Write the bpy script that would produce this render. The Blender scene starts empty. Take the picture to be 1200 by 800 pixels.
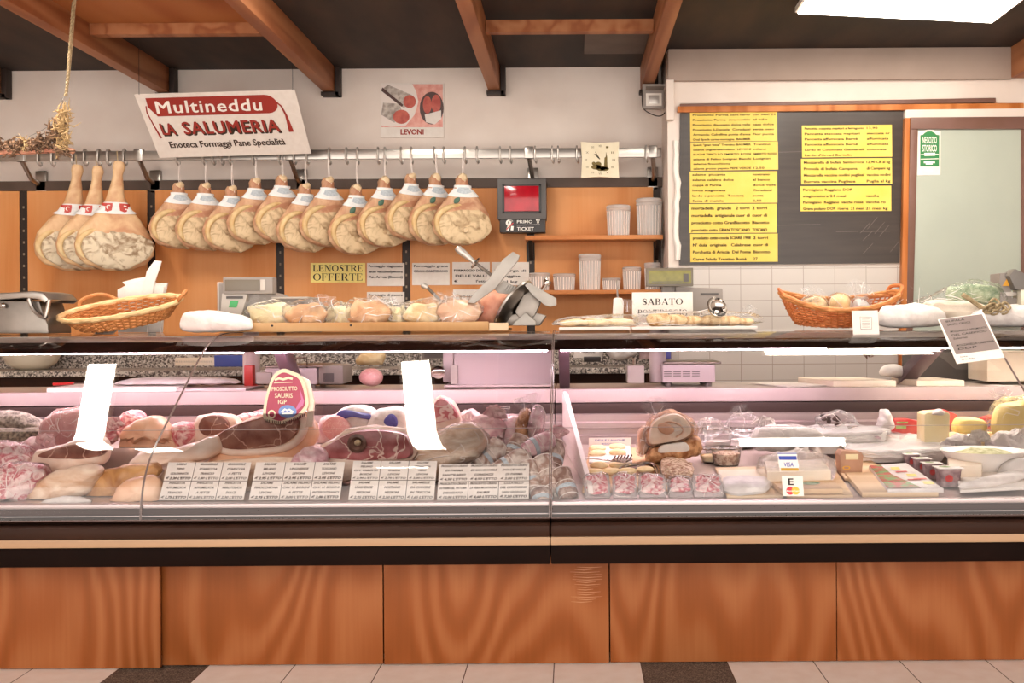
import bpy, bmesh, math, random
from mathutils import Vector, Matrix, noise
PI = math.pi
SC = bpy.context.scene
COL = SC.collection
CZ, RR, FP = 1.32, 0.0065, 1200.0          # eye height, camera roll, focal length in picture widths

def P(u, v, y):                            # where the sight line through a photo point meets depth y
    du, dv = u - 672, v - 378
    a = du - dv * RR; b = du * RR + dv
    return Vector((a * y / FP, y, CZ - b * y / FP))
def DK(u, v, h=0.0):                       # ... meets the sloping display deck (plus h)
    du, dv = u - 672, v - 378
    a = du - dv * RR; b = du * RR + dv
    y = max(3.872, (CZ - .643 - h + .105 * 3.85) / (b / FP + .105))
    return Vector((a * y / FP, y, .643 + h + .105 * (y - 3.85)))
def W(pts, y): return [P(u, v, y) for u, v in pts]
def L(pts, h=0.0): return [DK(u, v, h) for u, v in pts]
def ell(u0, v0, u1, v1, n=18, pw=2.0):
    r = []
    for i in range(n):
        t = 2 * PI * i / n; c, s = math.cos(t), math.sin(t)
        r.append(((u0+u1)/2 + (u1-u0)/2 * math.copysign(abs(c)**(2/pw), c), (v0+v1)/2 + (v1-v0)/2 * math.copysign(abs(s)**(2/pw), s)))
    return r
def lin(hx):
    hx = hx.lstrip('#'); c = [int(hx[i:i+2], 16) / 255 for i in (0, 2, 4)]
    return tuple((x/12.92 if x <= .04045 else ((x+.055)/1.055)**2.4) for x in c) + (1,)

# ------------------------------------------------------------------ materials
MATS = {}
def _new(name):
    m = bpy.data.materials.new(name); m.use_nodes = True
    nt = m.node_tree
    return m, nt, nt.nodes['Principled BSDF'], nt.nodes['Material Output']
def N(nt, t, **kw):
    n = nt.nodes.new(t)
    for k, v in kw.items(): setattr(n, k, v)
    return n
def mat(name, c1, c2=None, sc=8, rough=.5, metal=0, bump=0, bsc=None, st=(1, 1, 1), det=5, lo=.35, hi=.65, emit=0, coat=0, dist=0, spec=.5, sss=0, vein=None):
    m, nt, b, out = _new(name)
    b.inputs['Roughness'].default_value = rough; b.inputs['Metallic'].default_value = metal
    b.inputs['Coat Weight'].default_value = coat; b.inputs['Specular IOR Level'].default_value = spec
    if coat: b.inputs['Coat Roughness'].default_value = .12
    tc = N(nt, 'ShaderNodeTexCoord'); mp = N(nt, 'ShaderNodeMapping'); mp.inputs['Scale'].default_value = st
    nt.links.new(tc.outputs['Object'], mp.inputs['Vector'])
    if c2:
        nz = N(nt, 'ShaderNodeTexNoise'); nz.inputs['Scale'].default_value = sc; nz.inputs['Detail'].default_value = det; nz.inputs['Distortion'].default_value = dist
        nt.links.new(mp.outputs[0], nz.inputs['Vector'])
        rp = N(nt, 'ShaderNodeValToRGB'); rp.color_ramp.elements[0].position = lo; rp.color_ramp.elements[1].position = hi
        rp.color_ramp.elements[0].color = lin(c1); rp.color_ramp.elements[1].color = lin(c2)
        nt.links.new(nz.outputs[0], rp.inputs[0]); col = rp.outputs[0]
        if vein:                                     # (colour, scale, width): fat seams
            vo = N(nt, 'ShaderNodeTexVoronoi', feature='DISTANCE_TO_EDGE'); vo.inputs['Scale'].default_value = vein[1]
            ad = N(nt, 'ShaderNodeVectorMath', operation='ADD'); sc2 = N(nt, 'ShaderNodeVectorMath', operation='SCALE'); sc2.inputs['Scale'].default_value = .12
            n3 = N(nt, 'ShaderNodeTexNoise'); n3.inputs['Scale'].default_value = vein[1]*1.2; n3.inputs['Detail'].default_value = 3
            nt.links.new(mp.outputs[0], n3.inputs['Vector']); nt.links.new(n3.outputs['Color'], sc2.inputs[0])
            nt.links.new(mp.outputs[0], ad.inputs[0]); nt.links.new(sc2.outputs[0], ad.inputs[1]); nt.links.new(ad.outputs[0], vo.inputs['Vector'])
            mr = N(nt, 'ShaderNodeMapRange'); mr.inputs['From Min'].default_value = vein[2]*.4; mr.inputs['From Max'].default_value = vein[2]; mr.inputs['To Min'].default_value = 1; mr.inputs['To Max'].default_value = 0
            nt.links.new(vo.outputs['Distance'], mr.inputs['Value'])
            mx = N(nt, 'ShaderNodeMix', data_type='RGBA'); nt.links.new(mr.outputs[0], mx.inputs[0]); nt.links.new(col, mx.inputs[6]); mx.inputs[7].default_value = lin(vein[0])
            col = mx.outputs[2]
        nt.links.new(col, b.inputs['Base Color'])
    else:
        b.inputs['Base Color'].default_value = lin(c1)
    if emit:
        b.inputs['Emission Color'].default_value = lin(c1); b.inputs['Emission Strength'].default_value = emit
    if bump:
        nb = N(nt, 'ShaderNodeTexNoise'); nb.inputs['Scale'].default_value = bsc or sc*3; nb.inputs['Detail'].default_value = 4
        nt.links.new(mp.outputs[0], nb.inputs['Vector'])
        bp = N(nt, 'ShaderNodeBump'); bp.inputs['Strength'].default_value = bump; bp.inputs['Distance'].default_value = .01
        nt.links.new(nb.outputs[0], bp.inputs['Height']); nt.links.new(bp.outputs[0], b.inputs['Normal'])
    MATS[name] = m
    return m
def clear(name, tint, opacity, dcol='#ffffff', rough=.08, fres=1.5, bump=0, bsc=40, gl=1.0):
    """thin clear sheet: lets light through, mirrors by Fresnel, veils with a little diffuse"""
    m, nt, b, out = _new(name); nt.nodes.remove(b)
    tr = N(nt, 'ShaderNodeBsdfTransparent'); tr.inputs[0].default_value = lin(tint)
    gs = N(nt, 'ShaderNodeBsdfGlossy'); gs.inputs['Roughness'].default_value = rough; gs.inputs[0].default_value = (gl, gl, gl, 1)
    fr = N(nt, 'ShaderNodeFresnel'); fr.inputs[0].default_value = fres
    m1 = N(nt, 'ShaderNodeMixShader'); nt.links.new(fr.outputs[0], m1.inputs[0]); nt.links.new(tr.outputs[0], m1.inputs[1]); nt.links.new(gs.outputs[0], m1.inputs[2])
    last = m1.outputs[0]
    if opacity:
        df = N(nt, 'ShaderNodeBsdfDiffuse'); df.inputs[0].default_value = lin(dcol)
        m2 = N(nt, 'ShaderNodeMixShader'); m2.inputs[0].default_value = opacity
        nt.links.new(last, m2.inputs[1]); nt.links.new(df.outputs[0], m2.inputs[2]); last = m2.outputs[0]
    if bump:
        tc = N(nt, 'ShaderNodeTexCoord'); nz = N(nt, 'ShaderNodeTexNoise'); nz.inputs['Scale'].default_value = bsc; nz.inputs['Detail'].default_value = 3; nz.inputs['Distortion'].default_value = 1.5
        nt.links.new(tc.outputs['Object'], nz.inputs['Vector'])
        bp = N(nt, 'ShaderNodeBump'); bp.inputs['Strength'].default_value = bump; bp.inputs['Distance'].default_value = .02
        nt.links.new(nz.outputs[0], bp.inputs['Height']); nt.links.new(bp.outputs[0], gs.inputs['Normal']); nt.links.new(bp.outputs[0], fr.inputs['Normal'])
    nt.links.new(last, out.inputs[0]); MATS[name] = m
    return m
def plywood(name, c1, c2, c3, k=7.0, st=(1.6, 1.6, .45), rough=.35, fine=.25):
    m, nt, b, out = _new(name)
    b.inputs['Roughness'].default_value = rough; b.inputs['Specular IOR Level'].default_value = .18
    tc = N(nt, 'ShaderNodeTexCoord'); oi = N(nt, 'ShaderNodeObjectInfo'); mp = N(nt, 'ShaderNodeMapping'); mp.inputs['Scale'].default_value = st
    nt.links.new(tc.outputs['Object'], mp.inputs['Vector'])
    nz = N(nt, 'ShaderNodeTexNoise', noise_dimensions='4D'); nz.inputs['Scale'].default_value = 1.1; nz.inputs['Detail'].default_value = 2; nz.inputs['Roughness'].default_value = .4
    nt.links.new(mp.outputs[0], nz.inputs['Vector'])
    mw = N(nt, 'ShaderNodeMath', operation='MULTIPLY'); mw.inputs[1].default_value = 37.0
    nt.links.new(oi.outputs['Random'], mw.inputs[0]); nt.links.new(mw.outputs[0], nz.inputs['W'])
    mu = N(nt, 'ShaderNodeMath', operation='MULTIPLY'); mu.inputs[1].default_value = k * 6.28
    nt.links.new(nz.outputs[0], mu.inputs[0])
    si = N(nt, 'ShaderNodeMath', operation='SINE'); nt.links.new(mu.outputs[0], si.inputs[0])
    n2 = N(nt, 'ShaderNodeTexNoise'); n2.inputs['Scale'].default_value = 3; n2.inputs['Detail'].default_value = 6
    m2 = N(nt, 'ShaderNodeMapping'); m2.inputs['Scale'].default_value = (22, 22, .9)
    nt.links.new(tc.outputs['Object'], m2.inputs['Vector']); nt.links.new(m2.outputs[0], n2.inputs['Vector'])
    ma = N(nt, 'ShaderNodeMapRange'); ma.inputs['From Min'].default_value = -1
    nt.links.new(si.outputs[0], ma.inputs['Value'])
    mx = N(nt, 'ShaderNodeMix'); mx.inputs[0].default_value = fine
    nt.links.new(ma.outputs[0], mx.inputs[2]); nt.links.new(n2.outputs[0], mx.inputs[3])
    rp = N(nt, 'ShaderNodeValToRGB'); e = rp.color_ramp.elements
    e[0].position = .1; e[0].color = lin(c1); e[1].position = .9; e[1].color = lin(c3); x = e.new(.4); x.color = lin(c2)
    nt.links.new(mx.outputs[0], rp.inputs[0]); nt.links.new(rp.outputs[0], b.inputs['Base Color'])
    MATS[name] = m
    return m
def granite(name, cs, sc=130, rough=.35):
    m, nt, b, out = _new(name); b.inputs['Roughness'].default_value = rough
    tc = N(nt, 'ShaderNodeTexCoord'); vo = N(nt, 'ShaderNodeTexVoronoi'); vo.inputs['Scale'].default_value = sc
    nt.links.new(tc.outputs['Object'], vo.inputs['Vector'])
    sp = N(nt, 'ShaderNodeSeparateColor'); nt.links.new(vo.outputs['Color'], sp.inputs[0])
    rp = N(nt, 'ShaderNodeValToRGB'); e = rp.color_ramp.elements; rp.color_ramp.interpolation = 'CONSTANT'
    e[0].position = 0; e[0].color = lin(cs[0]); e[1].position = .72; e[1].color = lin(cs[2]); x = e.new(.35); x.color = lin(cs[1])
    nt.links.new(sp.outputs[0], rp.inputs[0]); nt.links.new(rp.outputs[0], b.inputs['Base Color']); MATS[name] = m
    return m
def tiles(name, c, grout, w, h, rough=.25):
    m, nt, b, out = _new(name); b.inputs['Roughness'].default_value = rough
    tc = N(nt, 'ShaderNodeTexCoord'); sx = N(nt, 'ShaderNodeSeparateXYZ'); cb = N(nt, 'ShaderNodeCombineXYZ')
    nt.links.new(tc.outputs['Object'], sx.inputs[0]); nt.links.new(sx.outputs[0], cb.inputs[0]); nt.links.new(sx.outputs[2], cb.inputs[1])
    br = N(nt, 'ShaderNodeTexBrick'); br.offset = 0; br.inputs['Scale'].default_value = 1
    br.inputs['Color1'].default_value = lin(c); br.inputs['Color2'].default_value = lin(c); br.inputs['Mortar'].default_value = lin(grout)
    br.inputs['Mortar Size'].default_value = .0022; br.inputs['Brick Width'].default_value = w; br.inputs['Row Height'].default_value = h
    nt.links.new(cb.outputs[0], br.inputs['Vector']); nt.links.new(br.outputs[0], b.inputs['Base Color']); MATS[name] = m
    return m

# ------------------------------------------------------------------ mesh helpers (all in world coordinates)
def BM(): return bmesh.new()
def bevel(bm, w, seg=2):
    bmesh.ops.bevel(bm, geom=bm.edges[:], offset=w, segments=seg, profile=.6, affect='EDGES', clamp_overlap=True)
def merge(bm, src):
    me = bpy.data.meshes.new('tmp'); src.to_mesh(me); bm.from_mesh(me); bpy.data.meshes.remove(me); src.free()
def hexa(bm, pts):                        # 8 corners: bottom 4 ccw, top 4 ccw
    v = [bm.verts.new(p) for p in pts]
    for f in ((3, 2, 1, 0), (4, 5, 6, 7), (0, 1, 5, 4), (1, 2, 6, 5), (2, 3, 7, 6), (3, 0, 4, 7)): bm.faces.new([v[i] for i in f])
def box(bm, lo, hi, bev=0, rot=None, about=None):
    t = BM(); x0, y0, z0 = lo; x1, y1, z1 = hi
    hexa(t, [(x0, y0, z0), (x1, y0, z0), (x1, y1, z0), (x0, y1, z0), (x0, y0, z1), (x1, y0, z1), (x1, y1, z1), (x0, y1, z1)])
    if bev: bevel(t, bev)
    if rot is not None:
        c = Vector(about) if about is not None else (Vector(lo)+Vector(hi))/2
        bmesh.ops.transform(t, matrix=Matrix.Translation(c) @ rot @ Matrix.Translation(-c), verts=t.verts)
    merge(bm, t)
def pbox(bm, u0, v0, u1, v1, y, d, bev=0, rot=None):
    a = P(u0, v1, y); b = P(u1, v0, y)
    box(bm, (a.x, y, a.z), (b.x, y + d, b.z), bev, rot)
def pex(bm, pts, y, d, bev=0):            # outline seen from the front, given its depth and thickness
    prism(bm, W(pts, y), Vector((0, d, 0)), bev)
def prism(bm, top, vec, bev=0):
    t = BM(); n = len(top)
    a = [t.verts.new(p) for p in top]; b = [t.verts.new(Vector(p) + vec) for p in top]
    t.faces.new(a); t.faces.new(b[::-1])
    for i in range(n): t.faces.new([a[i], b[i], b[(i+1) % n], a[(i+1) % n]])
    bmesh.ops.recalc_face_normals(t, faces=t.faces)
    if bev: bevel(t, bev)
    merge(bm, t)
def smooth_loop(pts, n):
    out = []; k = len(pts); per = max(2, n // k)
    for i in range(k):
        p0, p1, p2, p3 = (Vector(pts[(i+j-1) % k]) for j in range(4))
        for s in range(per):
            t = s / per
            out.append(.5*((2*p1) + (p2-p0)*t + (2*p0-5*p1+4*p2-p3)*t*t + (3*p1-p0-3*p2+p3)*t**3))
    return out
def smooth_path(pts, per=5):
    out = []; k = len(pts)
    for i in range(k-1):
        p0 = Vector(pts[max(0, i-1)]); p1 = Vector(pts[i]); p2 = Vector(pts[i+1]); p3 = Vector(pts[min(k-1, i+2)])
        for s in range(per):
            t = s/per; out.append(.5*((2*p1)+(p2-p0)*t+(2*p0-5*p1+4*p2-p3)*t*t+(3*p1-p0-3*p2+p3)*t**3))
    out.append(Vector(pts[-1])); return out
def puff(bm, pts, d, front, back, rings=4, jit=0, seed=0, n=40, pw=2.2, raw=False):
    """rounded solid on an outline: bulges `front` along d and `back` against it"""
    loop = [Vector(p) for p in pts] if raw else smooth_loop(pts, n)
    d = Vector(d).normalized(); c = sum(loop, Vector())/len(loop); m = len(loop); off = Vector((seed*3.7, seed*1.9, seed*.7))
    def ring(s, h): return [bm.verts.new(c + (p-c)*s + d*h) for p in loop]
    lay = []
    for k in range(rings, 0, -1):
        a = k/rings*PI/2; s = max(.06, math.cos(a)**(2/pw)); lay.append((s, front*math.sin(a)**(2/pw)))
    lay.append((1, 0))
    for k in range(1, rings+1):
        a = k/rings*PI/2; s = max(.06, math.cos(a)**(2/pw)); lay.append((s, -back*math.sin(a)**(2/pw)))
    R = [ring(s, h) for s, h in lay]; new = [v for r in R for v in r]; fs = []
    for a, b in zip(R, R[1:]):
        for i in range(m): fs.append(bm.faces.new([a[i], a[(i+1) % m], b[(i+1) % m], b[i]]))
    fs.append(bm.faces.new(R[0][::-1])); fs.append(bm.faces.new(R[-1]))
    bmesh.ops.recalc_face_normals(bm, faces=fs)
    if jit:
        for v in new:
            q = v.co*18+off; w = v.co*45+off
            v.co += Vector((noise.noise(q), noise.noise(q+Vector((9, 0, 0))), noise.noise(q+Vector((0, 9, 0)))))*jit + Vector((noise.noise(w), noise.noise(w+Vector((5, 0, 0))), noise.noise(w+Vector((0, 5, 0)))))*jit*.5
def tube(bm, pts, r, seg=8, closed=False, radii=None, flat=1.0):
    pts = [Vector(p) for p in pts]; n = len(pts); R = []; up = None
    for i, p in enumerate(pts):
        t = (pts[(i+1) % n] - pts[i-1]) if closed else (pts[min(n-1, i+1)] - pts[max(0, i-1)])
        t.normalize()
        if up is None: up = Vector((0, 0, 1)) if abs(t.z) < .9 else Vector((0, 1, 0))
        s = t.cross(up); s.normalize(); w = s.cross(t); up = w
        rr = radii[i] if radii else r
        R.append([bm.verts.new(p + s*math.cos(2*PI*k/seg)*rr + w*math.sin(2*PI*k/seg)*rr*flat) for k in range(seg)])
    for i in range(n if closed else n-1):
        a, b = R[i], R[(i+1) % n]
        for k in range(seg): bm.faces.new([a[k], a[(k+1) % seg], b[(k+1) % seg], b[k]])
    if not closed: bm.faces.new(R[0][::-1]); bm.faces.new(R[-1])
def lathe(bm, prof, c, seg=24, axis=None, caps=True):
    """profile (r, h) about an axis through c (default z)"""
    q = Vector((0, 0, 1)).rotation_difference(Vector(axis)) if axis is not None else None
    R = []
    for r, h in prof:
        row = []
        for k in range(seg):
            p = Vector((r*math.cos(2*PI*k/seg), r*math.sin(2*PI*k/seg), h))
            if q: p = q @ p
            row.append(bm.verts.new(Vector(c) + p))
        R.append(row)
    fs = []
    for a, b in zip(R, R[1:]):
        for k in range(seg): fs.append(bm.faces.new([a[k], a[(k+1) % seg], b[(k+1) % seg], b[k]]))
    if caps: fs.append(bm.faces.new(R[0][::-1])); fs.append(bm.faces.new(R[-1]))
    bmesh.ops.recalc_face_normals(bm, faces=fs)
def rag(bm, n, base, w, h, seed, spread=.5, curl=.4):      # crumpled sheet strip used for wrappers' tails
    rnd = random.Random(seed)
    for _ in range(n):
        a = rnd.uniform(-spread, spread); pts = []; p = Vector(base); hd = rnd.uniform(-.3, .3)
        for k in range(6):
            t = k/5; ww = w*(.25 + t*.9)
            q = p + Vector((math.sin(a)*h*t, -abs(rnd.gauss(0, .1))*h*t, math.cos(a)*h*t + rnd.uniform(-1, 1)*h*.05))
            s = Vector((math.cos(a), hd + curl*rnd.uniform(-1, 1), -math.sin(a)))*ww
            pts.append((q - s, q + Vector((0, -w*.5*rnd.uniform(0, 1), 0)), q + s))
        vs = [[bm.verts.new(x) for x in row] for row in pts]
        for r0, r1 in zip(vs, vs[1:]):
            for j in range(2): bm.faces.new([r0[j], r0[j+1], r1[j+1], r1[j]])

# ------------------------------------------------------------------ objects
def creases(bm, seed):
    """fine raised wrinkles over a film; second, white material paints in their highlights"""
    rnd = random.Random(seed); vs = [v for v in bm.verts if len(v.link_edges) > 2]
    if len(vs) < 60: return
    bm.normal_update(); t = BM(); my = sum(v.co.y for v in vs)/len(vs); fr = [v for v in vs if v.co.y < my+.01]
    for _ in range(min(16, 4+len(vs)//40)):
        v = rnd.choice(fr); d = Vector((rnd.gauss(0, 1), rnd.gauss(0, .3), rnd.gauss(0, 1))); pts = []
        for _k in range(rnd.randint(5, 10)):
            pts.append(v.co+v.normal*.0012)
            nx = max(((e.other_vert(v).co-v.co).normalized().dot(d), i, e.other_vert(v)) for i, e in enumerate(v.link_edges) if e.calc_length() > 1e-6) if v.link_edges else None
            if nx is None or nx[0] < .1: break
            v = nx[2]; d = d+Vector((rnd.gauss(0, .4), rnd.gauss(0, .2), rnd.gauss(0, .4)))
        if len(pts) > 3:
            r = rnd.uniform(.0008, .0021); n = len(pts); tube(t, pts, r, 5, radii=[r*max(.2, math.sin(PI*(i+.5)/n)) for i in range(n)])
    for f in t.faces: f.material_index = 1
    if len(t.verts): merge(bm, t)
    else: t.free()
WL = {}
def obj(name, bm, m, parent=None, smooth=True, loc=None):
    me = bpy.data.meshes.new(name)
    if m == 'film': creases(bm, len(bm.verts)); m = ['film', 'crease']
    if parent is not None: o0 = WL[parent]
    elif loc is not None: o0 = Vector(loc)
    else:
        xs = [v.co for v in bm.verts]
        o0 = Vector(((min(p.x for p in xs)+max(p.x for p in xs))/2, (min(p.y for p in xs)+max(p.y for p in xs))/2, min(p.z for p in xs)))
    for v in bm.verts: v.co -= o0
    bm.to_mesh(me); bm.free()
    for mm in (m if isinstance(m, (list, tuple)) else [m]): me.materials.append(MATS[mm] if isinstance(mm, str) else mm)
    if isinstance(m, list) and m[0] == 'film' or m == 'film_soft': smooth = False
    if smooth:
        for p in me.polygons: p.use_smooth = True
        me.set_sharp_from_angle(angle=math.radians(38))
    o = bpy.data.objects.new(name, me); COL.objects.link(o)
    if parent is not None: o.parent = parent; WL[o] = Vector(o0)
    else: o.location = o0; WL[o] = Vector(o0)
    return o
def tag(o, label, cat, group=None, kind=None):
    o['label'] = label; o['category'] = cat
    if group: o['group'] = group
    if kind: o['kind'] = kind
    return o
def thing(name, label, cat, loc, group=None):
    o = bpy.data.objects.new(name, None); COL.objects.link(o); o.location = loc; o.empty_display_size = .05
    WL[o] = Vector(loc); return tag(o, label, cat, group)
def struct(name, bm, m, smooth=False, parent=None):
    o = obj(name, bm, m, parent, smooth)
    if parent is None: o['kind'] = 'structure'
    return o
def copy_tree(o, parent=None):
    c = o.copy(); COL.objects.link(c)
    if parent is not None: c.parent = parent
    for ch in list(o.children): copy_tree(ch, c)
    return c
def lump(name, label, cat, m, pts, d, front, back, group=None, jit=.004, seed=1, parent=None, n=40, rings=4, pw=2.2):
    b = BM(); puff(b, pts, d, front, back, rings, jit, seed, n, pw)
    o = obj(name, b, m, parent)
    return tag(o, label, cat, group) if label and parent is None else o
FR = (0, -1, 0); UP = (0, 0, 1)

# ------------------------------------------------------------------ writing
_TX = {}
def glyphs(s, bold=0, shear=0, spc=1.0):
    k = (s, bold, shear, spc)
    if k not in _TX:
        cu = bpy.data.curves.new('t', 'FONT'); cu.body = s; cu.offset = bold; cu.shear = shear; cu.space_character = spc; cu.resolution_u = 2; cu.fill_mode = 'FRONT'
        o = bpy.data.objects.new('t', cu); COL.objects.link(o)
        dg = bpy.context.evaluated_depsgraph_get(); me = bpy.data.meshes.new_from_object(o.evaluated_get(dg))
        vs = [v.co.copy() for v in me.vertices]; fs = [tuple(p.vertices) for p in me.polygons]
        bpy.data.objects.remove(o); bpy.data.curves.remove(cu); bpy.data.meshes.remove(me)
        _TX[k] = (vs, fs)
    return _TX[k]
def put(bm, s, M, x, y, h, w=None, bold=0, shear=0, al='L', spc=1.0, rise=.0006, rot=0, fat=0):
    """text with cap height h at (x, y) of the sheet frame M; squeezed to width w if given"""
    if fat:
        for dx, dy in ((-1, 0), (1, 0), (0, -.6), (0, .6), (.7, .5), (-.7, -.5)): put(bm, s, M, x+dx*fat*h, y+dy*fat*h, h, w, bold, shear, al, spc, rise+.00005*(dx+2), rot)
        return
    vs, fs = glyphs(s, bold, shear, spc)
    if not vs: return
    x0 = min(v.x for v in vs); x1 = max(v.x for v in vs); k = h/.73
    kx = k if w is None else w/max(1e-6, x1-x0)
    ox = -x0*kx if al == 'L' else (-(x0+x1)/2*kx if al == 'C' else -x1*kx)
    c, sn = math.cos(rot), math.sin(rot)
    nv = []
    for v in vs:
        a, b = v.x*kx+ox, v.y*k
        nv.append(bm.verts.new(M @ Vector((x+a*c-b*sn, y+a*sn+b*c, rise))))
    for f in fs:
        try: bm.faces.new([nv[i] for i in f])
        except ValueError: pass
def poly(bm, M, pts, rise=.0006):
    return bm.faces.new([bm.verts.new(M @ Vector((x, y, rise))) for x, y in pts])
def stroke(bm, M, pts, ws, rise=.0006):
    n = len(pts); A = []
    for i in range(n):
        a = Vector(pts[max(0, i-1)]); b = Vector(pts[min(n-1, i+1)]); t = (b-a).normalized(); q = Vector((-t.y, t.x)); p = Vector(pts[i])
        w = (ws[i] if isinstance(ws, (list, tuple)) else ws)/2
        A.append([bm.verts.new(M @ Vector((*(p+q*w), rise))), bm.verts.new(M @ Vector((*(p-q*w), rise)))])
    for a, b in zip(A, A[1:]): bm.faces.new([a[0], a[1], b[1], b[0]])
def disc(bm, M, cx, cy, rx, ry=None, n=20, rise=.0006):
    ry = ry or rx; return poly(bm, M, [(cx+rx*math.cos(2*PI*i/n), cy+ry*math.sin(2*PI*i/n)) for i in range(n)], rise)
def ringf(bm, M, cx, cy, rx, ry, tx, ty, a0=0, a1=360, n=20, rise=.0006):
    A = []
    for i in range(n+1):
        a = math.radians(a0+(a1-a0)*i/n); c, s = math.cos(a), math.sin(a)
        A.append([bm.verts.new(M @ Vector((cx+rx*c, cy+ry*s, rise))), bm.verts.new(M @ Vector((cx+(rx-tx)*c, cy+(ry-ty)*s, rise)))])
    for a, b in zip(A, A[1:]): bm.faces.new([a[0], a[1], b[1], b[0]])
def serif(bm, s, M, x, y, h, w=None, al='L', rise=.0006):
    """tall roman capitals with thick stems, hairlines and flat feet"""
    ADV = dict(A=.84, B=.74, E=.70, F=.66, G=.86, I=.42, L=.68, M=1.02, N=.88, O=.88, P=.70, R=.80, S=.64, T=.76)
    tot = sum(ADV.get(c, .4) for c in s); k = h; kx = h if w is None else w/tot
    ox = x - (tot*kx/2 if al == 'C' else 0)
    T, H = .15, .045
    for c in s:
        def q(a, b, cc, d): poly(bm, M, [(ox+a*kx, y+b*k), (ox+cc*kx, y+b*k), (ox+cc*kx, y+d*k), (ox+a*kx, y+d*k)], rise)
        def dg(x0, y0, x1, y1, t): poly(bm, M, [(ox+(x0-t/2)*kx, y+y0*k), (ox+(x0+t/2)*kx, y+y0*k), (ox+(x1+t/2)*kx, y+y1*k), (ox+(x1-t/2)*kx, y+y1*k)], rise)
        def stem(a, t=T): q(a, 0, a+t, 1); q(a-.07, 0, a+t+.07, H); q(a-.07, 1-H, a+t+.07, 1)
        def arc(cx, cy, rx, ry, a0, a1): ringf(bm, M, ox+cx*kx, y+cy*k, rx*kx, ry*k, T*kx, H*k, a0, a1, 14, rise)
        if c == 'A': dg(.10, 0, .40, 1, .05); dg(.68, 0, .40, 1, .16); q(.2, .3, .58, .3+H); q(0, 0, .22, H); q(.54, 0, .82, H)
        elif c == 'B': stem(.09); arc(.30, .75, .30, .25, -90, 90); arc(.32, .26, .34, .26, -90, 90); q(.2, .49, .34, .49+H)
        elif c in 'EF':
            stem(.09); q(.2, 1-H, .6, 1); q(.55, .78, .6, 1); q(.2, .5, .45, .5+H); q(.42, .4, .46, .64)
            if c == 'E': q(.2, 0, .63, H); q(.58, 0, .63, .25)
        elif c == 'G': arc(.44, .5, .40, .5, 55, 320); q(.6, .06, .74, .42); q(.52, .42, .82, .42+H)
        elif c == 'I': stem(.13)
        elif c == 'L': stem(.09); q(.2, 0, .62, H); q(.57, 0, .62, .28)
        elif c == 'M': stem(.78, .14); q(.1, 0, .15, 1); q(.0, 0, .24, H); q(0, 1-H, .2, 1); dg(.52, 0, .17, 1, .15); dg(.52, 0, .82, 1, .05)
        elif c == 'N': q(.12, 0, .17, 1); q(.70, 0, .75, 1); dg(.70, 0, .17, 1, .16); q(.02, 0, .27, H); q(.6, 1-H, .86, 1); q(.02, 1-H, .15, 1)
        elif c == 'O': arc(.44, .5, .41, .5, 0, 360)
        elif c in 'PR':
            stem(.09); arc(.34, .74, .32, .26, -90, 90); q(.2, .48, .36, .48+H)
            if c == 'R': dg(.66, 0, .42, .5, .16); q(.6, 0, .8, H)
        elif c == 'S': stroke(bm, M, [(ox+a*kx, y+b*k) for a, b in ((.53, .72), (.52, .88), (.34, .97), (.16, .88), (.13, .72), (.30, .55), (.46, .40), (.50, .22), (.36, .05), (.16, .07), (.08, .28))], [.05*kx, .06*kx, .06*kx, .1*kx, .14*kx, .17*kx, .17*kx, .14*kx, .07*kx, .06*kx, .05*kx], rise)
        elif c == 'T': q(.30, 0, .45, 1); q(.22, 0, .53, H); q(.03, 1-H, .72, 1); q(.03, .76, .08, 1); q(.67, .76, .72, 1)
        ox += ADV.get(c, .4)*kx
def frame_of(tl, tr, bl):
    """sheet frame: origin bottom-left, x along the sheet, y up it, z out of it towards the shop"""
    ex = (tr-tl); Wd = ex.length; ex = ex.normalized(); ey = tl-bl; ey = ey - ex*ey.dot(ex); Hd = ey.length; ey.normalize(); n = ex.cross(ey)
    M = Matrix(((ex.x, ey.x, n.x, bl.x), (ex.y, ey.y, n.y, bl.y), (ex.z, ey.z, n.z, bl.z), (0, 0, 0, 1)))
    return M, Wd, Hd
def plate(bm, M, Wd, Hd, t=.0008, rad=0):
    c = [(0, 0), (Wd, 0), (Wd, Hd), (0, Hd)]
    prism(bm, [M @ Vector((x, y, 0)) for x, y in c], (M.to_3x3() @ Vector((0, 0, -t))))
def sheet(name, label, cat, m, tl, tr, bl, draw=None, ink='ink', group=None, t=.0012):
    """a flat card or paper with its writing as a child; draw(bm, M, W, H)"""
    M, Wd, Hd = frame_of(tl, tr, bl); b = BM(); plate(b, M, Wd, Hd, t)
    o = tag(obj(name, b, m, None, False), label, cat, group)
    if draw:
        b = BM(); draw(b, M, Wd, Hd)
        if len(b.verts): obj('lettering', b, ink, o, False)
        else: b.free()
    return o, M, Wd, Hd
def mark(o, name, m, fn):
    b = BM(); fn(b); return obj(name, b, m, o, False)
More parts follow.
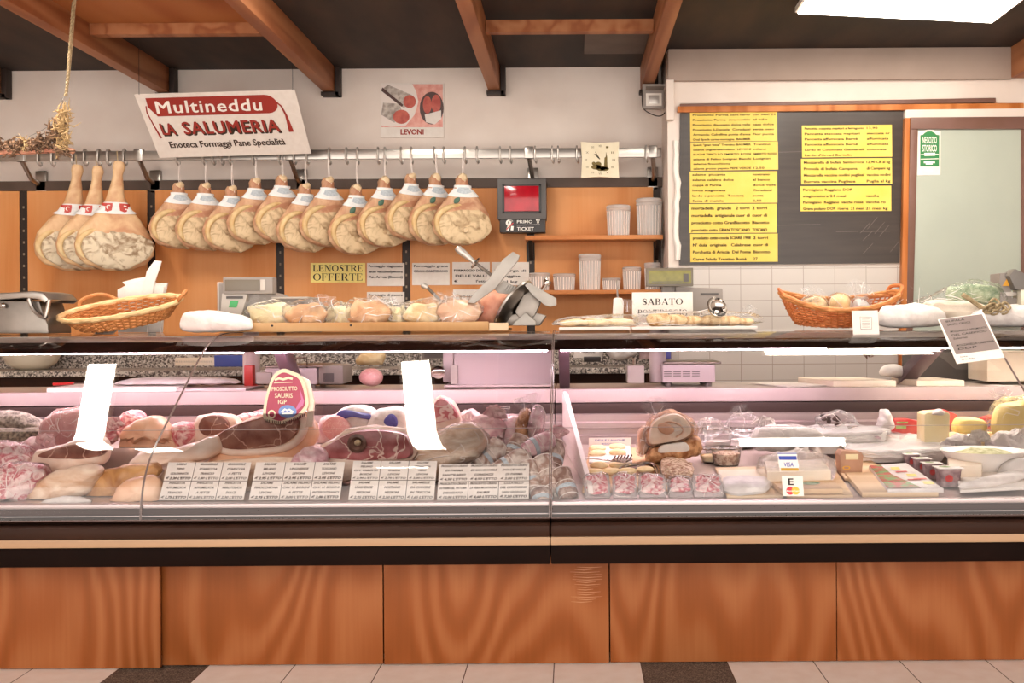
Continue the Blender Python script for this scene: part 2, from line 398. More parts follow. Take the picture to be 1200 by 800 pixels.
# ------------------------------------------------------------------ palette
mat('scratch', '#7d7068', rough=.7)
mat('scratch_wood', '#b07a54', rough=.6)
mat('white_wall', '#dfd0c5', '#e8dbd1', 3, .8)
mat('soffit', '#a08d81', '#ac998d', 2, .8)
mat('ceiling_dark', '#20130d', '#3a281c', 5, .75, st=(1, .3, 1))
plywood('ceiling_wood', '#8a4a25', '#9c5a32', '#a8683c', 3, (2, .5, 1), .6)
plywood('beam_wood', '#8a5132', '#9c6340', '#a8704c', 4, (6, .5, 6), .5)
plywood('beam_pale', '#a06a48', '#b07a58', '#bd8967', 4, (6, .5, 6), .5)
mat('dark_brown', '#2a1a12', rough=.6)
plywood('panel_wood', '#cc8248', '#d59057', '#dc9c66', 5, (1.5, 1, .5), .42, .5)
plywood('shelf_wood', '#b8703c', '#c47c48', '#cf8a55', 3, (.6, 2, 3), .4, .4)
plywood('plinth_wood', '#80441d', '#8a4b23', '#9c5f37', 27, (1.15, 1, .36), .45, .42)
plywood('orange_wood', '#a9622f', '#bd7440', '#c9824c', 4, (6, 6, .6), .4)
plywood('board_wood', '#a87848', '#bd8d5c', '#caa072', 4, (.6, 5, 5), .5)
plywood('beech', '#d9b48c', '#e3c29d', '#e9cdab', 4, (.7, 5, 5), .5)
mat('band_dark', '#4a382c', '#57453a', 6, .6)
mat('slot_rail', '#2c2019', rough=.5, metal=.3)
mat('slot', '#8a7a66', rough=.6)
tiles('wall_tile', '#c9c0b9', '#a5988e', .19, .0965)
granite('granite', ('#4d4540', '#9c938a', '#cfc6bb'), 120)
mat('floor_light', '#efdfd3', '#f5e8de', 14, .45)
granite('floor_dark', ('#3c342e', '#5a5048', '#857a6e'), 260, .5)
mat('grout', '#6b5547', rough=.9)
mat('ink', '#2a2422', rough=.8)
mat('ink_soft', '#6a5f58', rough=.8)
mat('ink_brown', '#3d2b1e', rough=.8)
mat('ink_red', '#9c2f24', rough=.7)
mat('ink_white', '#f4eee6', rough=.6)
mat('paper', '#e2d8cf', '#e8dfd7', 30, .8)
mat('paper_pink', '#e9dcd4', rough=.75)
mat('paper_grey', '#7f6f6a', '#8c7c76', 8, .5)
mat('yellow_paper', '#e0bf48', '#e6c95e', 6, .5)
mat('yellow_pale', '#f2dd80', rough=.5)
mat('slate', '#332923', '#3e332c', 3, .3, st=(.6, 1, 8))
mat('steel', '#9c958e', '#aea7a0', 6, .28, 1.0, st=(.3, 1, 6))
mat('steel_dull', '#7d756e', '#90877f', 8, .42, .9)
mat('steel_rib', '#b7a8a6', '#c4b5b3', 4, .38, .75, st=(.2, 1, 8))
mat('chrome', '#b9b2ab', rough=.14, metal=1)
mat('alu', '#bfb8b1', rough=.35, metal=.7)
mat('black_plastic', '#231d1b', rough=.4)
mat('grey_plastic', '#6f6964', rough=.45)
mat('dark_grey', '#524c49', rough=.45)
mat('machine_white', '#bdb3aa', rough=.4)
mat('machine_pink', '#d2c2c2', rough=.35)
mat('machine_grey', '#8f857e', rough=.45)
mat('lcd', '#706a2c', '#827a34', 30, .25)
mat('lcd_dim', '#6a5f50', rough=.3)
mat('lcd_green', '#3fa35c', rough=.4)
mat('screen_red', '#a60f1e', '#7d0b17', 9, .12, emit=.25)
mat('counter_frame', '#28160e', '#382014', 4, .45, st=(.3, 1, 1), spec=.12)
mat('counter_black', '#120805', '#180b07', 4, .6, spec=.05)
mat('strip_tan', '#a07c5c', '#ab8868', 3, .5, st=(.3, 1, 1))
mat('front_metal', '#4a342e', '#3d2a25', 3, .5, 0, st=(.4, 1, 1), spec=.1)
mat('counter_post', '#5a4450', '#66505b', 4, .35, .4)
mat('worktop', '#b6a3a2', '#bfadab', 4, .35)
mat('worktop_top', '#c2b3a8', '#cdbfb4', 6, .3, .4)
mat('deck', '#cbb8b0', '#d6c4bc', 6, .35, .5)
mat('strip_dark', '#3a2824', rough=.6)
mat('led', '#fff2f8', emit=9)
mat('lamp', '#fff6ea', emit=17)
mat('lamp_frame', '#e8e0d6', rough=.5)
mat('rope', '#94805f', '#b5a07e', 60, .9)
mat('straw', '#a98a5e', '#c2a578', 40, .9)
mat('dry_brown', '#4e382a', '#8a6a50', 50, .9)
mat('wicker_pale', '#e0b47c', '#ecc792', 30, .6)
mat('wicker', '#b56f38', '#cf8a4e', 30, .6)
mat('wicker_red', '#b5602e', '#cc7a44', 30, .55)
mat('leaf_green', '#66805a', '#b3bd9c', 30, .6)
mat('pole_white', '#e9e1d8', rough=.5)
clear('glass', '#fdfbfb', 0, fres=1.42, rough=.015)
mat('glass_edge', '#6e5c57', rough=.2, spec=.7)
mat('crease', '#f6ece6', rough=.25)
clear('film', '#ffffff', .045, '#ffffff', .18, 1.16, .35, 60)
clear('film_soft', '#ffffff', .35, '#fffaf6', .2, 1.3, .8, 30)
clear('tub_clear', '#ffffff', .36, '#fffaf6', .15, 1.22); clear('deli_clear', '#ffffff', .12, '#fffaf6', .12, 1.22); mat('steel_arm', '#9a938b', '#a8a199', 8, .45, .25); clear('tray_pale', '#ffffff', .5, '#f6e6e4', .15, 1.25)
mat('acrylic', '#e6d3cd', '#efe0da', 8, .35, st=(1, 1, 6))
# food
mat('ham_flesh', '#ad7656', '#d6ad88', 11, .5, bump=.35, bsc=26, lo=.36, hi=.62, dist=.8)
mat('ham_cut', '#957550', '#d9bf98', 17, .6, bump=.5, bsc=34, lo=.30, hi=.55, dist=1.4)
mat('ham_cut_big', '#957b5e', '#d8c8ac', 15, .6, bump=.6, bsc=30, lo=.36, hi=.55, dist=1.6)
mat('ham_fat', '#cda66e', '#e2c999', 14, .5, bump=.2)
mat('ham_big_skin', '#c08a62', '#e0bd90', 9, .5, bump=.35, bsc=22, dist=.6)
mat('bone', '#d9bb92', '#e8d3b0', 40, .6)
mat('shank', '#b88a62', '#d0a67c', 18, .6, bump=.3)
mat('label_white', '#eceae6', '#dfe0e0', 60, .5)
mat('label_grey', '#c3cbd0', '#a9b4bc', 90, .5)
mat('label_red', '#bb3a2e', rough=.45)
mat('stamp', '#4a6a58', rough=.6)
mat('muscle', '#7a473c', '#a57565', 14, .35, bump=.2, bsc=40, vein=('#d0aa98', 8, .018), coat=.15)
mat('muscle_red', '#9a4b48', '#c07474', 14, .33, bump=.2, bsc=40, vein=('#eac7b8', 8, .02), coat=.2)
mat('muscle_pink', '#c8646a', '#da8f90', 12, .3, bump=.12, bsc=40, vein=('#f1d5cd', 8, .035), coat=.3)
mat('fat', '#eccdb8', '#f3ddcc', 14, .35, bump=.15, bsc=30, coat=.2)
mat('rind_peach', '#e6b08c', '#f0c7a6', 8, .4, bump=.15, bsc=20, coat=.2)
mat('rind_beige', '#cda180', '#f0dcc6', 9, .5, bump=.45, bsc=22, st=(1, 1, 2.2), dist=.8)
mat('rind_brown', '#96602f', '#cf9f68', 8, .42, bump=.4, bsc=20, dist=.8)
mat('slices', '#c8666f', '#f1d2cd', 20, .33, lo=.4, hi=.56, dist=2.5, bump=.5, bsc=45)
mat('cooked_pink', '#cf8a88', '#e3b0aa', 9, .35, bump=.4, bsc=26, dist=1, lo=.3, hi=.7, coat=.2)
mat('meat_dark', '#5e4036', '#8a6354', 30, .4)
mat('label_blue', '#6b88c2', '#7b96cb', 20, .4)
mat('mortadella', '#df9a98', '#e9b3ae', 10, .35, vein=('#f6e2da', 26, .02))
mat('salame_cut', '#cf7f82', '#f0d3cc', 55, .4, lo=.42, hi=.6)
mat('salame_skin', '#a58578', '#dccdc2', 26, .75, bump=.5, bsc=50, lo=.36, hi=.58, dist=.8)
mat('salame_dark', '#8a6a5f', '#c9b2a5', 26, .75, bump=.5, bsc=50, lo=.38, hi=.62, dist=.8)
mat('pepper', '#5b5049', '#a89c90', 60, .8, bump=.4, bsc=60)
mat('pepper_dark', '#463a31', '#8b7c6a', 70, .7, bump=.4, bsc=60)
mat('pink_wrap', '#cf969e', '#efd6d4', 16, .28, bump=.7, bsc=26, dist=1.5)
mat('blue_print', '#5654a0', rough=.4)
mat('white_wrap', '#d9cec9', '#ebe4de', 10, .4, bump=.6, bsc=22, dist=1)
mat('roast', '#e6c6ac', '#f8e4d2', 12, .45, bump=.2, bsc=30)
mat('roast_meat', '#c99578', '#dcb196', 12, .45, bump=.2, bsc=30)
mat('crust', '#8f5528', '#d8a474', 34, .5, bump=.6, bsc=50, lo=.4, hi=.6)
mat('bread', '#e6c28c', '#f2dcb4', 14, .65, bump=.25, bsc=40)
mat('bread_toast', '#c08a52', '#e6c696', 34, .7, bump=.35, bsc=50, lo=.38, hi=.55)
mat('cheese_rind', '#c98f60', '#e2b88c', 12, .5, bump=.2)
mat('cheese_cream', '#f0dca6', '#f6e8c2', 6, .4, bump=.08)
mat('cheese_yellow', '#ecd183', '#f3de9c', 6, .4)
mat('cheese_white', '#ecd9c2', '#f3e5d2', 8, .5)
mat('cured_pink', '#c07860', '#dda183', 14, .5, bump=.3, bsc=30)
mat('nuts', '#9a6e55', '#d9bda4', 70, .6, bump=.6, bsc=80, lo=.4, hi=.55)
mat('tub_white', '#f2ece6', rough=.35)
mat('olive_mix', '#9a9a5c', '#d5d2a2', 40, .5, bump=.3, bsc=60)
mat('carton_brown', '#b88a6c', '#c2967a', 20, .6)
mat('kraft', '#d2a87e', '#dcb890', 12, .6, bump=.15)
mat('gold', '#c79a3c', rough=.35, metal=.3)
mat('visa_blue', '#35479c', rough=.4)
mat('card_red', '#c9262c', rough=.4)
mat('card_yellow', '#eab030', rough=.4)
mat('pack_red', '#c23a3c', '#d86860', 14, .35)
mat('pack_print', '#b8443a', '#6f9a58', 26, .35, lo=.42, hi=.58)
mat('pack_purple', '#84686c', '#b59a98', 30, .35)
mat('pack_green', '#87a85c', '#c0cf96', 18, .35)
mat('shield_red', '#9c2442', '#b23a58', 6, .35)
mat('shield_pink', '#c86a9a', rough=.35)
mat('shield_rim', '#e6d7b8', rough=.5)
mat('plate_cream', '#f0e6cf', rough=.3)
mat('red_handle', '#c8322e', rough=.35)
mat('blue_box', '#3a52a0', rough=.4)
mat('sticker_green', '#2f7d45', rough=.4)
mat('clock_face', '#dfd2b4', '#e6dbc0', 10, .5)
mat('clock_print', '#6e5a24', rough=.6)
mat('door_glass', '#a9b0a4', '#b0b7aa', 2, .22)
mat('door_frame', '#6b4a3c', '#76544a', 4, .45)
mat('photo_grey', '#8f8178', '#c9bdb2', 40, .4)
mat('photo_pink', '#d88a7c', '#e6aa9c', 30, .4)
mat('photo_red', '#a83c30', '#c9604c', 20, .4)
mat('photo_dark', '#4a2c26', rough=.4)
mat('tan_shade', '#c09a7c', '#cda88a', 8, .4)
mat('orange_sign', '#e0a030', rough=.4)

# ------------------------------------------------------------------ camera, world fill light, render look
cd = bpy.data.cameras.new('camera'); cam = bpy.data.objects.new('camera', cd); COL.objects.link(cam)
cd.sensor_width = 36; cd.lens = 36*FP/1200; cd.shift_x = -72/1200; cd.shift_y = -22/1200; cd.clip_start = .05
cam.matrix_world = Matrix.Translation((0, 0, CZ)) @ Matrix.Rotation(PI/2, 4, 'X') @ Matrix.Rotation(-RR, 4, 'Z')
SC.camera = cam
SC.view_settings.view_transform = 'Standard'; SC.view_settings.look = 'None'; SC.view_settings.gamma = 1
SC.view_settings.use_curve_mapping = False; SC.view_settings.exposure = .84
SC.cycles.transparent_max_bounces = 32; SC.cycles.max_bounces = 8; SC.cycles.use_denoising = True; SC.cycles.caustics_reflective = False; SC.cycles.caustics_refractive = False
wd = bpy.data.worlds.new('front_fill'); SC.world = wd; wd.use_nodes = True  # even fill added to brighten from the open front
wd.node_tree.nodes['Background'].inputs[0].default_value = (1, .93, .86, 1); wd.node_tree.nodes['Background'].inputs[1].default_value = 2.0

# ------------------------------------------------------------------ room shell
XL, XR, YB, YR, ZC = -4.3, 3.35, 6.6, 6.2, 2.965
b = BM()
X0, T = -.083, .335
for i in range(-12, 10):
    for j in range(-10, 10):
        x = X0 + T*i; y = 4.0 + T*j; g = .002
        dark = (i % 6 == 1)
        t = BM(); v = [t.verts.new(p) for p in ((x+g, y+g, 0), (x+T-g, y+g, 0), (x+T-g, y+T-g, 0), (x+g, y+T-g, 0))]; f = t.faces.new(v); f.material_index = 1 if dark and j < 2 else 0; merge(b, t)
t = BM(); hexa(t, [(XL, .5, -.06), (XR, .5, -.06), (XR, 7.4, -.06), (XL, 7.4, -.06), (XL, .5, -.0008), (XR, .5, -.0008), (XR, 7.4, -.0008), (XL, 7.4, -.0008)])
for f in t.faces: f.material_index = 2
merge(b, t)
struct('floor', b, ['floor_light', 'floor_dark', 'grout'])
b = BM(); box(b, (XL, .5, ZC), (XR, 7.4, ZC+.08)); struct('ceiling', b, 'ceiling_dark')
b = BM(); box(b, (XL, YB, 0), (.62, YB+.12, ZC)); struct('wall_back', b, 'white_wall')
b = BM(); box(b, (XL-.1, .5, 0), (XL, YB+.12, ZC)); struct('wall_left', b, 'white_wall')
b = BM(); box(b, (XR, .5, 0), (XR+.1, YB+.12, ZC)); struct('wall_right', b, 'white_wall')
# tiled wall and the white wall above it, standing forward of the back wall
zt = P(900, 312, YR).z; xc = P(783, 250, YR).x
b = BM(); box(b, (xc, YR, 0), (XR, YR+.5, zt)); struct('wall_tiled', b, 'wall_tile')
b = BM(); box(b, (xc, YR, zt), (XR, YR+.5, ZC)); struct('wall_right_back', b, 'white_wall')
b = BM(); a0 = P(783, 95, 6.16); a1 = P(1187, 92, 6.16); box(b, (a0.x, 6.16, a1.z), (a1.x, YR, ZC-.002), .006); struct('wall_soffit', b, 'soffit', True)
b = BM(); a0 = P(781, 97, 6.14); a1 = P(790, 140, 6.14); box(b, (a0.x, 6.14, a1.z), (a0.x+.045, YR, a0.z+.02), .004); struct('trim_1', b, 'white_wall')
# wood panelling of the back wall with its dark top band
ZB, ZTOP = 1.2, P(400, 210.5, YB).z
b = BM(); box(b, (XL, YB-.03, ZTOP-.062), (P(776, 210, YB).x, YB, ZTOP), .002); struct('trim_2', b, 'band_dark')
ups = [-200, -90, 31, 180, 330, 477, 622, 770]
for i in range(len(ups)-1):
    xa = P(ups[i], 300, YB).x; xb = P(ups[i+1], 300, YB).x
    b = BM(); box(b, (xa+.026, YB-.035, ZB), (xb-.026, YB, ZTOP-.064), .002); struct('wall_panelling', b, 'panel_wood')
lab = ['slotted dark metal shelf upright at the left end of the wood panelling', 'slotted dark upright behind the three large hams', 'slotted dark upright left of the yellow offers notice', 'slotted dark upright between the two rows of white price notices', 'slotted dark upright at left end of the wooden wall shelves', 'slotted dark upright at right end of the wooden wall shelves']
for u, l in zip(ups[2:], lab):
    xm = P(u, 300, YB).x; o = thing('shelf_upright', l, 'upright', (xm, YB-.02, ZB), 'slotted shelf uprights on the panelling')
    b = BM(); box(b, (xm-.024, YB-.03, ZB), (xm+.024, YB-.001, ZTOP-.066)); obj('rail', b, 'slot_rail', o, False)
    b = BM()
    for k in range(int((ZTOP-ZB-.1)/.075)): box(b, (xm-.005, YB-.032, ZB+.05+k*.075), (xm+.005, YB-.029, ZB+.065+k*.075))
    obj('upright_slots', b, 'slot', o, False)  # slots of the upright, built as small blocks
# granite splashback and back counter
xg = P(700, 430, 6.1).x
b = BM(); box(b, (XL, YB-.03, 1.04), (xc, YB, 1.2), .002); struct('trim_3', b, 'granite')
o = thing('back_counter', 'low dark back counter with speckled granite top under the panelled wall', 'counter', (-1.8, 6.3, 0))
b = BM(); box(b, (XL+.02, 6.12, 1.015), (xc-.01, YB-.032, 1.05), .004); obj('granite_top', b, 'granite', o)
b = BM(); box(b, (XL+.02, 6.17, 0), (xc-.01, YB-.002, 1.012)); obj('base_cabinet', b, 'counter_frame', o, False)

# ceiling beams, cross beams, panels
zb = 2.805
bl = ['left end beam with only its wall end in view', 'long brown ceiling beam at left, beside the hanging rope', 'long brown ceiling beam above the white shop sign', 'brown ceiling beam right of the salami poster', 'brown ceiling beam ending above the small floodlight']
bx = [-3.68, -2.61, -1.555, -.5, .475]
for x, l in zip(bx, bl):
    b = BM(); box(b, (x-.035, 1.0, zb), (x+.04, YB-.005, ZC-.001), .003)
    o = tag(obj('ceiling_beam', b, 'beam_wood'), l, 'beam', 'ceiling beams'); o['kind'] = 'structure'
    b = BM(); box(b, (x-.045, YB-.08, zb-.026), (x+.07, YB-.006, zb-.003), .002); box(b, (x+.044, YB-.08, zb-.026), (x+.075, YB-.006, ZC-.003), .002)  # dark blocks under and beside the wall end of the beam
    obj('beam_end_block', b, 'dark_brown', o)
b = BM(); box(b, (P(1190, 60, 6.1).x, 5.2, P(1190, 88, 6.1).z), (P(1190, 60, 6.1).x+.09, 6.18, ZC-.002), .003); struct('ceiling_beam', b, 'beam_wood')
def xbeam(x0, x1, y, z0, z1, m='beam_wood'):
    b = BM(); box(b, (x0, y, z0), (x1, y+.06, z1), .003); struct('ceiling_cross_beam', b, m)
xbeam(bx[1]+.042, bx[2]-.037, 5.45, 2.87, 2.93); xbeam(bx[3]+.042, bx[4]-.037, 5.45, 2.87, 2.935)
b = BM(); box(b, (bx[1]+.042, 2.0, 2.93), (bx[2]-.037, 5.52, ZC-.001)); struct('ceiling_panel', b, 'ceiling_wood')
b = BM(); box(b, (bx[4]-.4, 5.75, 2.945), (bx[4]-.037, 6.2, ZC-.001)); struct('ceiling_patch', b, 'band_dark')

# ------------------------------------------------------------------ lamps of the ceiling
def ceiling_light(label, x, y, w, l, rot=0, es=None, z=ZC):
    o = thing('ceiling_light', label, 'light', (x, y, z), 'white ceiling light panels')
    b = BM(); box(b, (x-w/2-.018, y-l/2-.018, z-.032), (x+w/2+.018, y+l/2+.018, z-.002), .004); obj('frame', b, 'lamp_frame', o)
    b = BM(); box(b, (x-w/2, y-l/2, z-.036), (x+w/2, y+l/2, z-.031)); obj('diffuser', b, es or 'lamp', o, False)
    o.rotation_euler.z = rot; return o
mat('lamp_soft', '#fff3e4', emit=11); mat('lamp_panel', '#fff3e4', emit=15)
mat('lamp_strip', '#fff6ea', emit=32)
o = thing('ceiling_light', 'lit square ceiling panel above the price board', 'light', (1.7, 5.3, 2.93), 'white ceiling light panels')
q = [Vector((1.18, 5.13, 0)), Vector((2.265, 5.13, 0)), Vector((2.275, 5.545, 0)), Vector((1.185, 5.355, 0))]; qc = sum(q, Vector())/4
b = BM(); prism(b, [qc+(p-qc)*1.03+Vector((0, 0, 2.933)) for p in q], Vector((0, 0, .029)), .003); obj('frame', b, 'lamp_frame', o)
b = BM(); prism(b, [p+Vector((0, 0, 2.928)) for p in q], Vector((0, 0, .004))); obj('diffuser', b, 'lamp_panel', o, False)
ceiling_light('narrow ceiling light above the left hams', -2.875, 4.72, .17, .60, 0, 'lamp_strip')
ceiling_light('unseen ceiling light piece beside the first beam, added to bend the glass reflection', -2.80, 4.25, .16, .30, math.radians(25), 'lamp_strip')  # short angled pieces added to bend the left strip's mirror image in the glass
ceiling_light('unseen ceiling light piece right of the first beam, added for the glass reflection', -2.43, 4.08, .22, .26, math.radians(20), 'lamp_strip')
ceiling_light('narrow ceiling light above the middle of the counter', -.90, 4.52, .17, 1.05, math.radians(8), 'lamp_strip')
ceiling_light('short ceiling light above the cheese counter', 1.28, 4.22, .62, .30, 0, 'lamp_strip')
ceiling_light('ceiling light over the customers side', -1.05, 2.77, .32, .10, 0, 'lamp_strip')
# ------------------------------------------------------------------ hanging rail and hooks
YR0 = 6.37
zr1, zr0 = P(400, 175.5, YR0).z, P(400, 186.5, YR0).z
zr = (zr0+zr1)/2
rail = thing('hanging_rail', 'long flat steel rail across the wall carrying the hooks and hams', 'rail', (P(300, 181, YR0).x, YR0, zr))
b = BM(); box(b, (XL+.4, YR0-.012, zr0), (P(775, 178, YR0).x, YR0+.012, zr1), .003); obj('bar', b, 'steel', rail)
for u in (25, 163, 340, 620, 765):
    x = P(u, 181, YR0).x
    b = BM(); box(b, (x-.028, YR0-.02, zr0-.004), (x+.028, YR0+.02, zr1+.012), .006)
    tube(b, [(x, YR0+.01, zr0), (x+.015, YR0+.09, zr0-.10), (x+.015, YB-.06, zr0-.115)], .014, 8)
    box(b, (x-.02, YB-.03, zr0-.18), (x+.05, YB-.002, zr0-.03), .006); obj('rail_bracket', b, 'steel', rail)
hk = thing('meat_hook', 'x', 'hook', (0, 0, 0), 'steel rings on the hanging rail')
b = BM(); hh = (zr1-zr0)/2
pts = [(0, .02, hh*.4), (0, .016, hh+.006), (0, -.004, hh+.012), (0, -.02, hh+.004), (0, -.025, 0), (0, -.022, -hh-.012), (.006, -.006, -hh-.03), (.008, .012, -hh-.022), (.008, .016, -hh-.006)]
tube(b, smooth_path(pts, 4), .0058, 7); obj('ring', b, 'alu', hk)
hooks = [46, 62, 86, 100, 116, 127, 146, 208, 239, 250, 260, 270, 297, 328, 345, 360, 386, 406, 419, 443, 451, 470, 482, 509, 520, 545, 559, 586, 598, 627, 647, 654, 676, 757]
ordn = ['first', 'second', 'third', 'fourth', 'fifth', 'sixth', 'seventh', 'eighth', 'ninth', 'tenth', 'eleventh', 'twelfth', 'thirteenth', 'fourteenth', 'fifteenth', 'sixteenth', 'seventeenth', 'eighteenth', 'nineteenth', 'twentieth', 'twenty-first', 'twenty-second', 'twenty-third', 'twenty-fourth', 'twenty-fifth', 'twenty-sixth', 'twenty-seventh', 'twenty-eighth', 'twenty-ninth', 'thirtieth', 'thirty-first', 'thirty-second', 'thirty-third', 'thirty-fourth']
for i, u in enumerate(hooks):
    h = hk if i == 0 else copy_tree(hk)
    h.location = (P(u, 181, YR0).x, YR0, zr); h['label'] = 'steel hook ring on the hanging rail, %s from the left end' % ordn[i]; WL[h] = Vector(h.location)

# ------------------------------------------------------------------ hams
def ham_rings(bm, prof, seg=28, seed=0, jit=.004):
    R = []
    for z, hw, hf, hb, xo in prof:
        row = []
        for k in range(seg):
            a = 2*PI*k/seg; c, s = math.cos(a), math.sin(a)
            x = xo + hw*math.copysign(abs(c)**.92, c); y = -(hf if s > 0 else hb)*math.copysign(abs(s)**.85, s)
            p = Vector((x, y, z)); q = p*14 + Vector((seed, 0, 0))
            p += Vector((noise.noise(q), noise.noise(q+Vector((7, 0, 0))), noise.noise(q+Vector((0, 7, 0)))))*jit
            row.append(bm.verts.new(p))
        R.append(row)
    fs = []
    for a, b in zip(R, R[1:]):
        for k in range(seg): fs.append(bm.faces.new([a[k], a[(k+1) % seg], b[(k+1) % seg], b[k]]))
    fs.append(bm.faces.new(R[0])); fs.append(bm.faces.new(R[-1])); bmesh.ops.recalc_face_normals(bm, faces=fs)
def prof_s(prof, per=4): return [tuple(p) for p in smooth_path(prof, per)] if len(prof[0]) == 3 else None
def interp_prof(keys, n):
    out = []
    for i in range(n):
        t = keys[0][0] + (keys[-1][0]-keys[0][0])*i/(n-1)
        for a, b_ in zip(keys, keys[1:]):
            if (a[0]-t)*(b_[0]-t) <= 0 and a[0] != b_[0]:
                f = (t-a[0])/(b_[0]-a[0]); f = f*f*(3-2*f)
                out.append(tuple(x+(y-x)*f for x, y in zip(a, b_))); break
    return out
def body_at(prof, z):
    return min(prof, key=lambda p: abs(p[0]-z))
def band(bm, prof, z1, z0, a0, a1, grow, n=12, m=4):
    """cuff of paper wrapped on the front of a tapering body"""
    G = []
    for j in range(m+1):
        z = z1+(z0-z1)*j/m; q = body_at(prof, z); row = []
        for i in range(n+1):
            a = math.radians(a0+(a1-a0)*i/n); c, s = math.cos(a), math.sin(a)
            row.append(bm.verts.new((q[4]+(q[1]+grow)*math.copysign(abs(c)**.92, c), -((q[2] if s > 0 else q[3])+grow)*math.copysign(abs(s)**.85, s), z - .012*math.cos((i/n-.5)*PI)*(j/m))))
        G.append(row)
    for r0, r1 in zip(G, G[1:]):
        for i in range(n): bm.faces.new([r0[i], r0[i+1], r1[i+1], r1[i]])
def small_ham(seed, knob, stamp):
    """a boned-out look ham hung by a string: origin at the hook, knuckle .12 below, 0.55 long in all"""
    o = thing('cured_ham', 'x', 'ham', (0, 0, 0), 'small cured hams in a row on the rail')
    keys = [(-.150, .022, .02, .02, 0), (-.175, .038, .03, .026, 0), (-.20, .036, .03, .026, 0), (-.245, .066, .034, .03, .004), (-.30, .108, .042, .032, .004), (-.37, .158, .047, .034, 0), (-.43, .176, .048, .035, -.004), (-.49, .162, .045, .033, -.004), (-.535, .118, .038, .028, -.004), (-.558, .05, .02, .018, 0)]
    pr = interp_prof(keys, 30)
    b = BM(); ham_rings(b, pr, 30, seed); obj('body', b, 'ham_flesh', o)
    # cut face, seen in front of the lower half
    b = BM(); q = [(.160*math.cos(t)+.006, -.032, -.445+.106*math.sin(t)+.008*math.cos(2*t)+.006*math.sin(3*t+seed)) for t in [2*PI*i/18 for i in range(18)]]
    puff(b, q, FR, .026, .03, 7, .007, seed+3, 72, 2.6); obj('cut_face', b, 'ham_cut', o)
    # pale rim of fat along the left side and over the top of the face
    b = BM(); pts = []; rad = []
    for i in range(22):
        t = math.radians(228 - i*7.6); k = i/21
        pts.append((.004+.161*math.cos(t), -.026-.012*math.sin(PI*k), -.436+.112*math.sin(t)+.004*math.sin(t*3+seed))); rad.append(.004+.014*math.sin(PI*min(1, k*1.1))**.7)
    tube(b, smooth_path(pts, 2), .01, 10, radii=[rad[min(21, i//2)] for i in range(43)]); obj('fat_rim', b, 'ham_fat', o)
    b = BM(); puff(b, [(.03*math.cos(t)+.002, -.01, -.168+.026*math.sin(t)) for t in [2*PI*i/8 for i in range(8)]], FR, .028, .02, 3, .008, seed+9, 24); obj('knuckle', b, 'bone', o)
    b = BM(); band(b, pr, -.212, -.272, 12, 168, .004); lb = obj('neck_label', b, 'label_white', o)
    b = BM(); band(b, pr, -.226, -.252, 58, 122, .006, 10, 2); obj('printing', b, 'label_grey', lb)
    b = BM(); tube(b, smooth_path([(.008, 0, -.02), (.002, -.004, -.08), (0, -.022, -.15), (.012, -.03, -.19)], 3), .0028, 6); tube(b, smooth_path([(.008, 0, -.02), (.012, .002, -.10), (.016, -.01, -.17)], 3), .0022, 6); obj('string', b, 'paper_pink', o)
    if knob:
        b = BM(); lathe(b, [(.017, 0), (.0175, .012), (.014, .02), (.006, .024)], (.005, -.058, -.475), 12, (0, -1, 0)); obj('bone_end', b, 'bone', o)
    if stamp:
        b = BM(); puff(b, [(-.055, -.046, -.295), (-.025, -.05, -.285), (-.03, -.05, -.315), (-.058, -.046, -.32)], FR, .006, .004, 2, 0, 1, 16); obj('stamp', b, 'stamp', o)
    return o
kinds = {}
def ham_of(k, s):
    key = (k, s)
    if key not in kinds: kinds[key] = small_ham(len(kinds)*2.3+1, k, s); return kinds[key]
    return copy_tree(kinds[key])
#        label u, label v, bottom v, knob, stamp
hams = [(208, 232, 291, 0, 0), (239, 233, 293, 0, 0), (270, 236, 295, 0, 0), (298, 227, 286, 0, 0), (329, 224, 284, 1, 0), (357, 234, 295, 0, 0), (384, 227, 289, 0, 0), (417, 236, 298, 1, 1), (450, 227, 289, 1, 1), (481, 222, 281, 0, 0), (510, 224, 287, 1, 1), (543, 226, 288, 1, 1)]
hl = ['at the left end of the long row', 'second from the left in the long row', 'third from left in the long row', 'fourth from left in the long row', 'fifth from the left, bone stub showing', 'sixth from left, right of shop sign', 'seventh from left, above the yellow notice', 'hanging lowest, with dark stamp and bone stub', 'ninth from left, dark stamp and bone', 'third from the right, no stamp', 'second from the right, dark stamp', 'rightmost, beside the ticket display']
yh = 6.33
for i, ((u, vl, vb, k, s), l) in enumerate(zip(hams, hl)):
    h = ham_of(k, s); last = i == len(hams)-1
    sc = ((vb-vl)*yh/FP) / (.556-.245)
    lp = P(u, vl, yh); h.location = (lp.x, yh - (.075 if last else (-.014 if i <= 4 else 0)), lp.z + .245*sc)
    h.rotation_euler.z = math.radians(38 if not last else 20)
    h.scale = (sc*1.0, sc*.92, sc); h['label'] = 'small cured ham with white neck label, ' + l
    # let the string reach its hook
    for c in h.children:
        if c.name.startswith('string'):
            top = (zr0 - .02 - h.location.z)/sc; c.scale.z = max(1.0, (top + .19)/(.19-.02)); c.location.z = -.19 + .19*c.scale.z
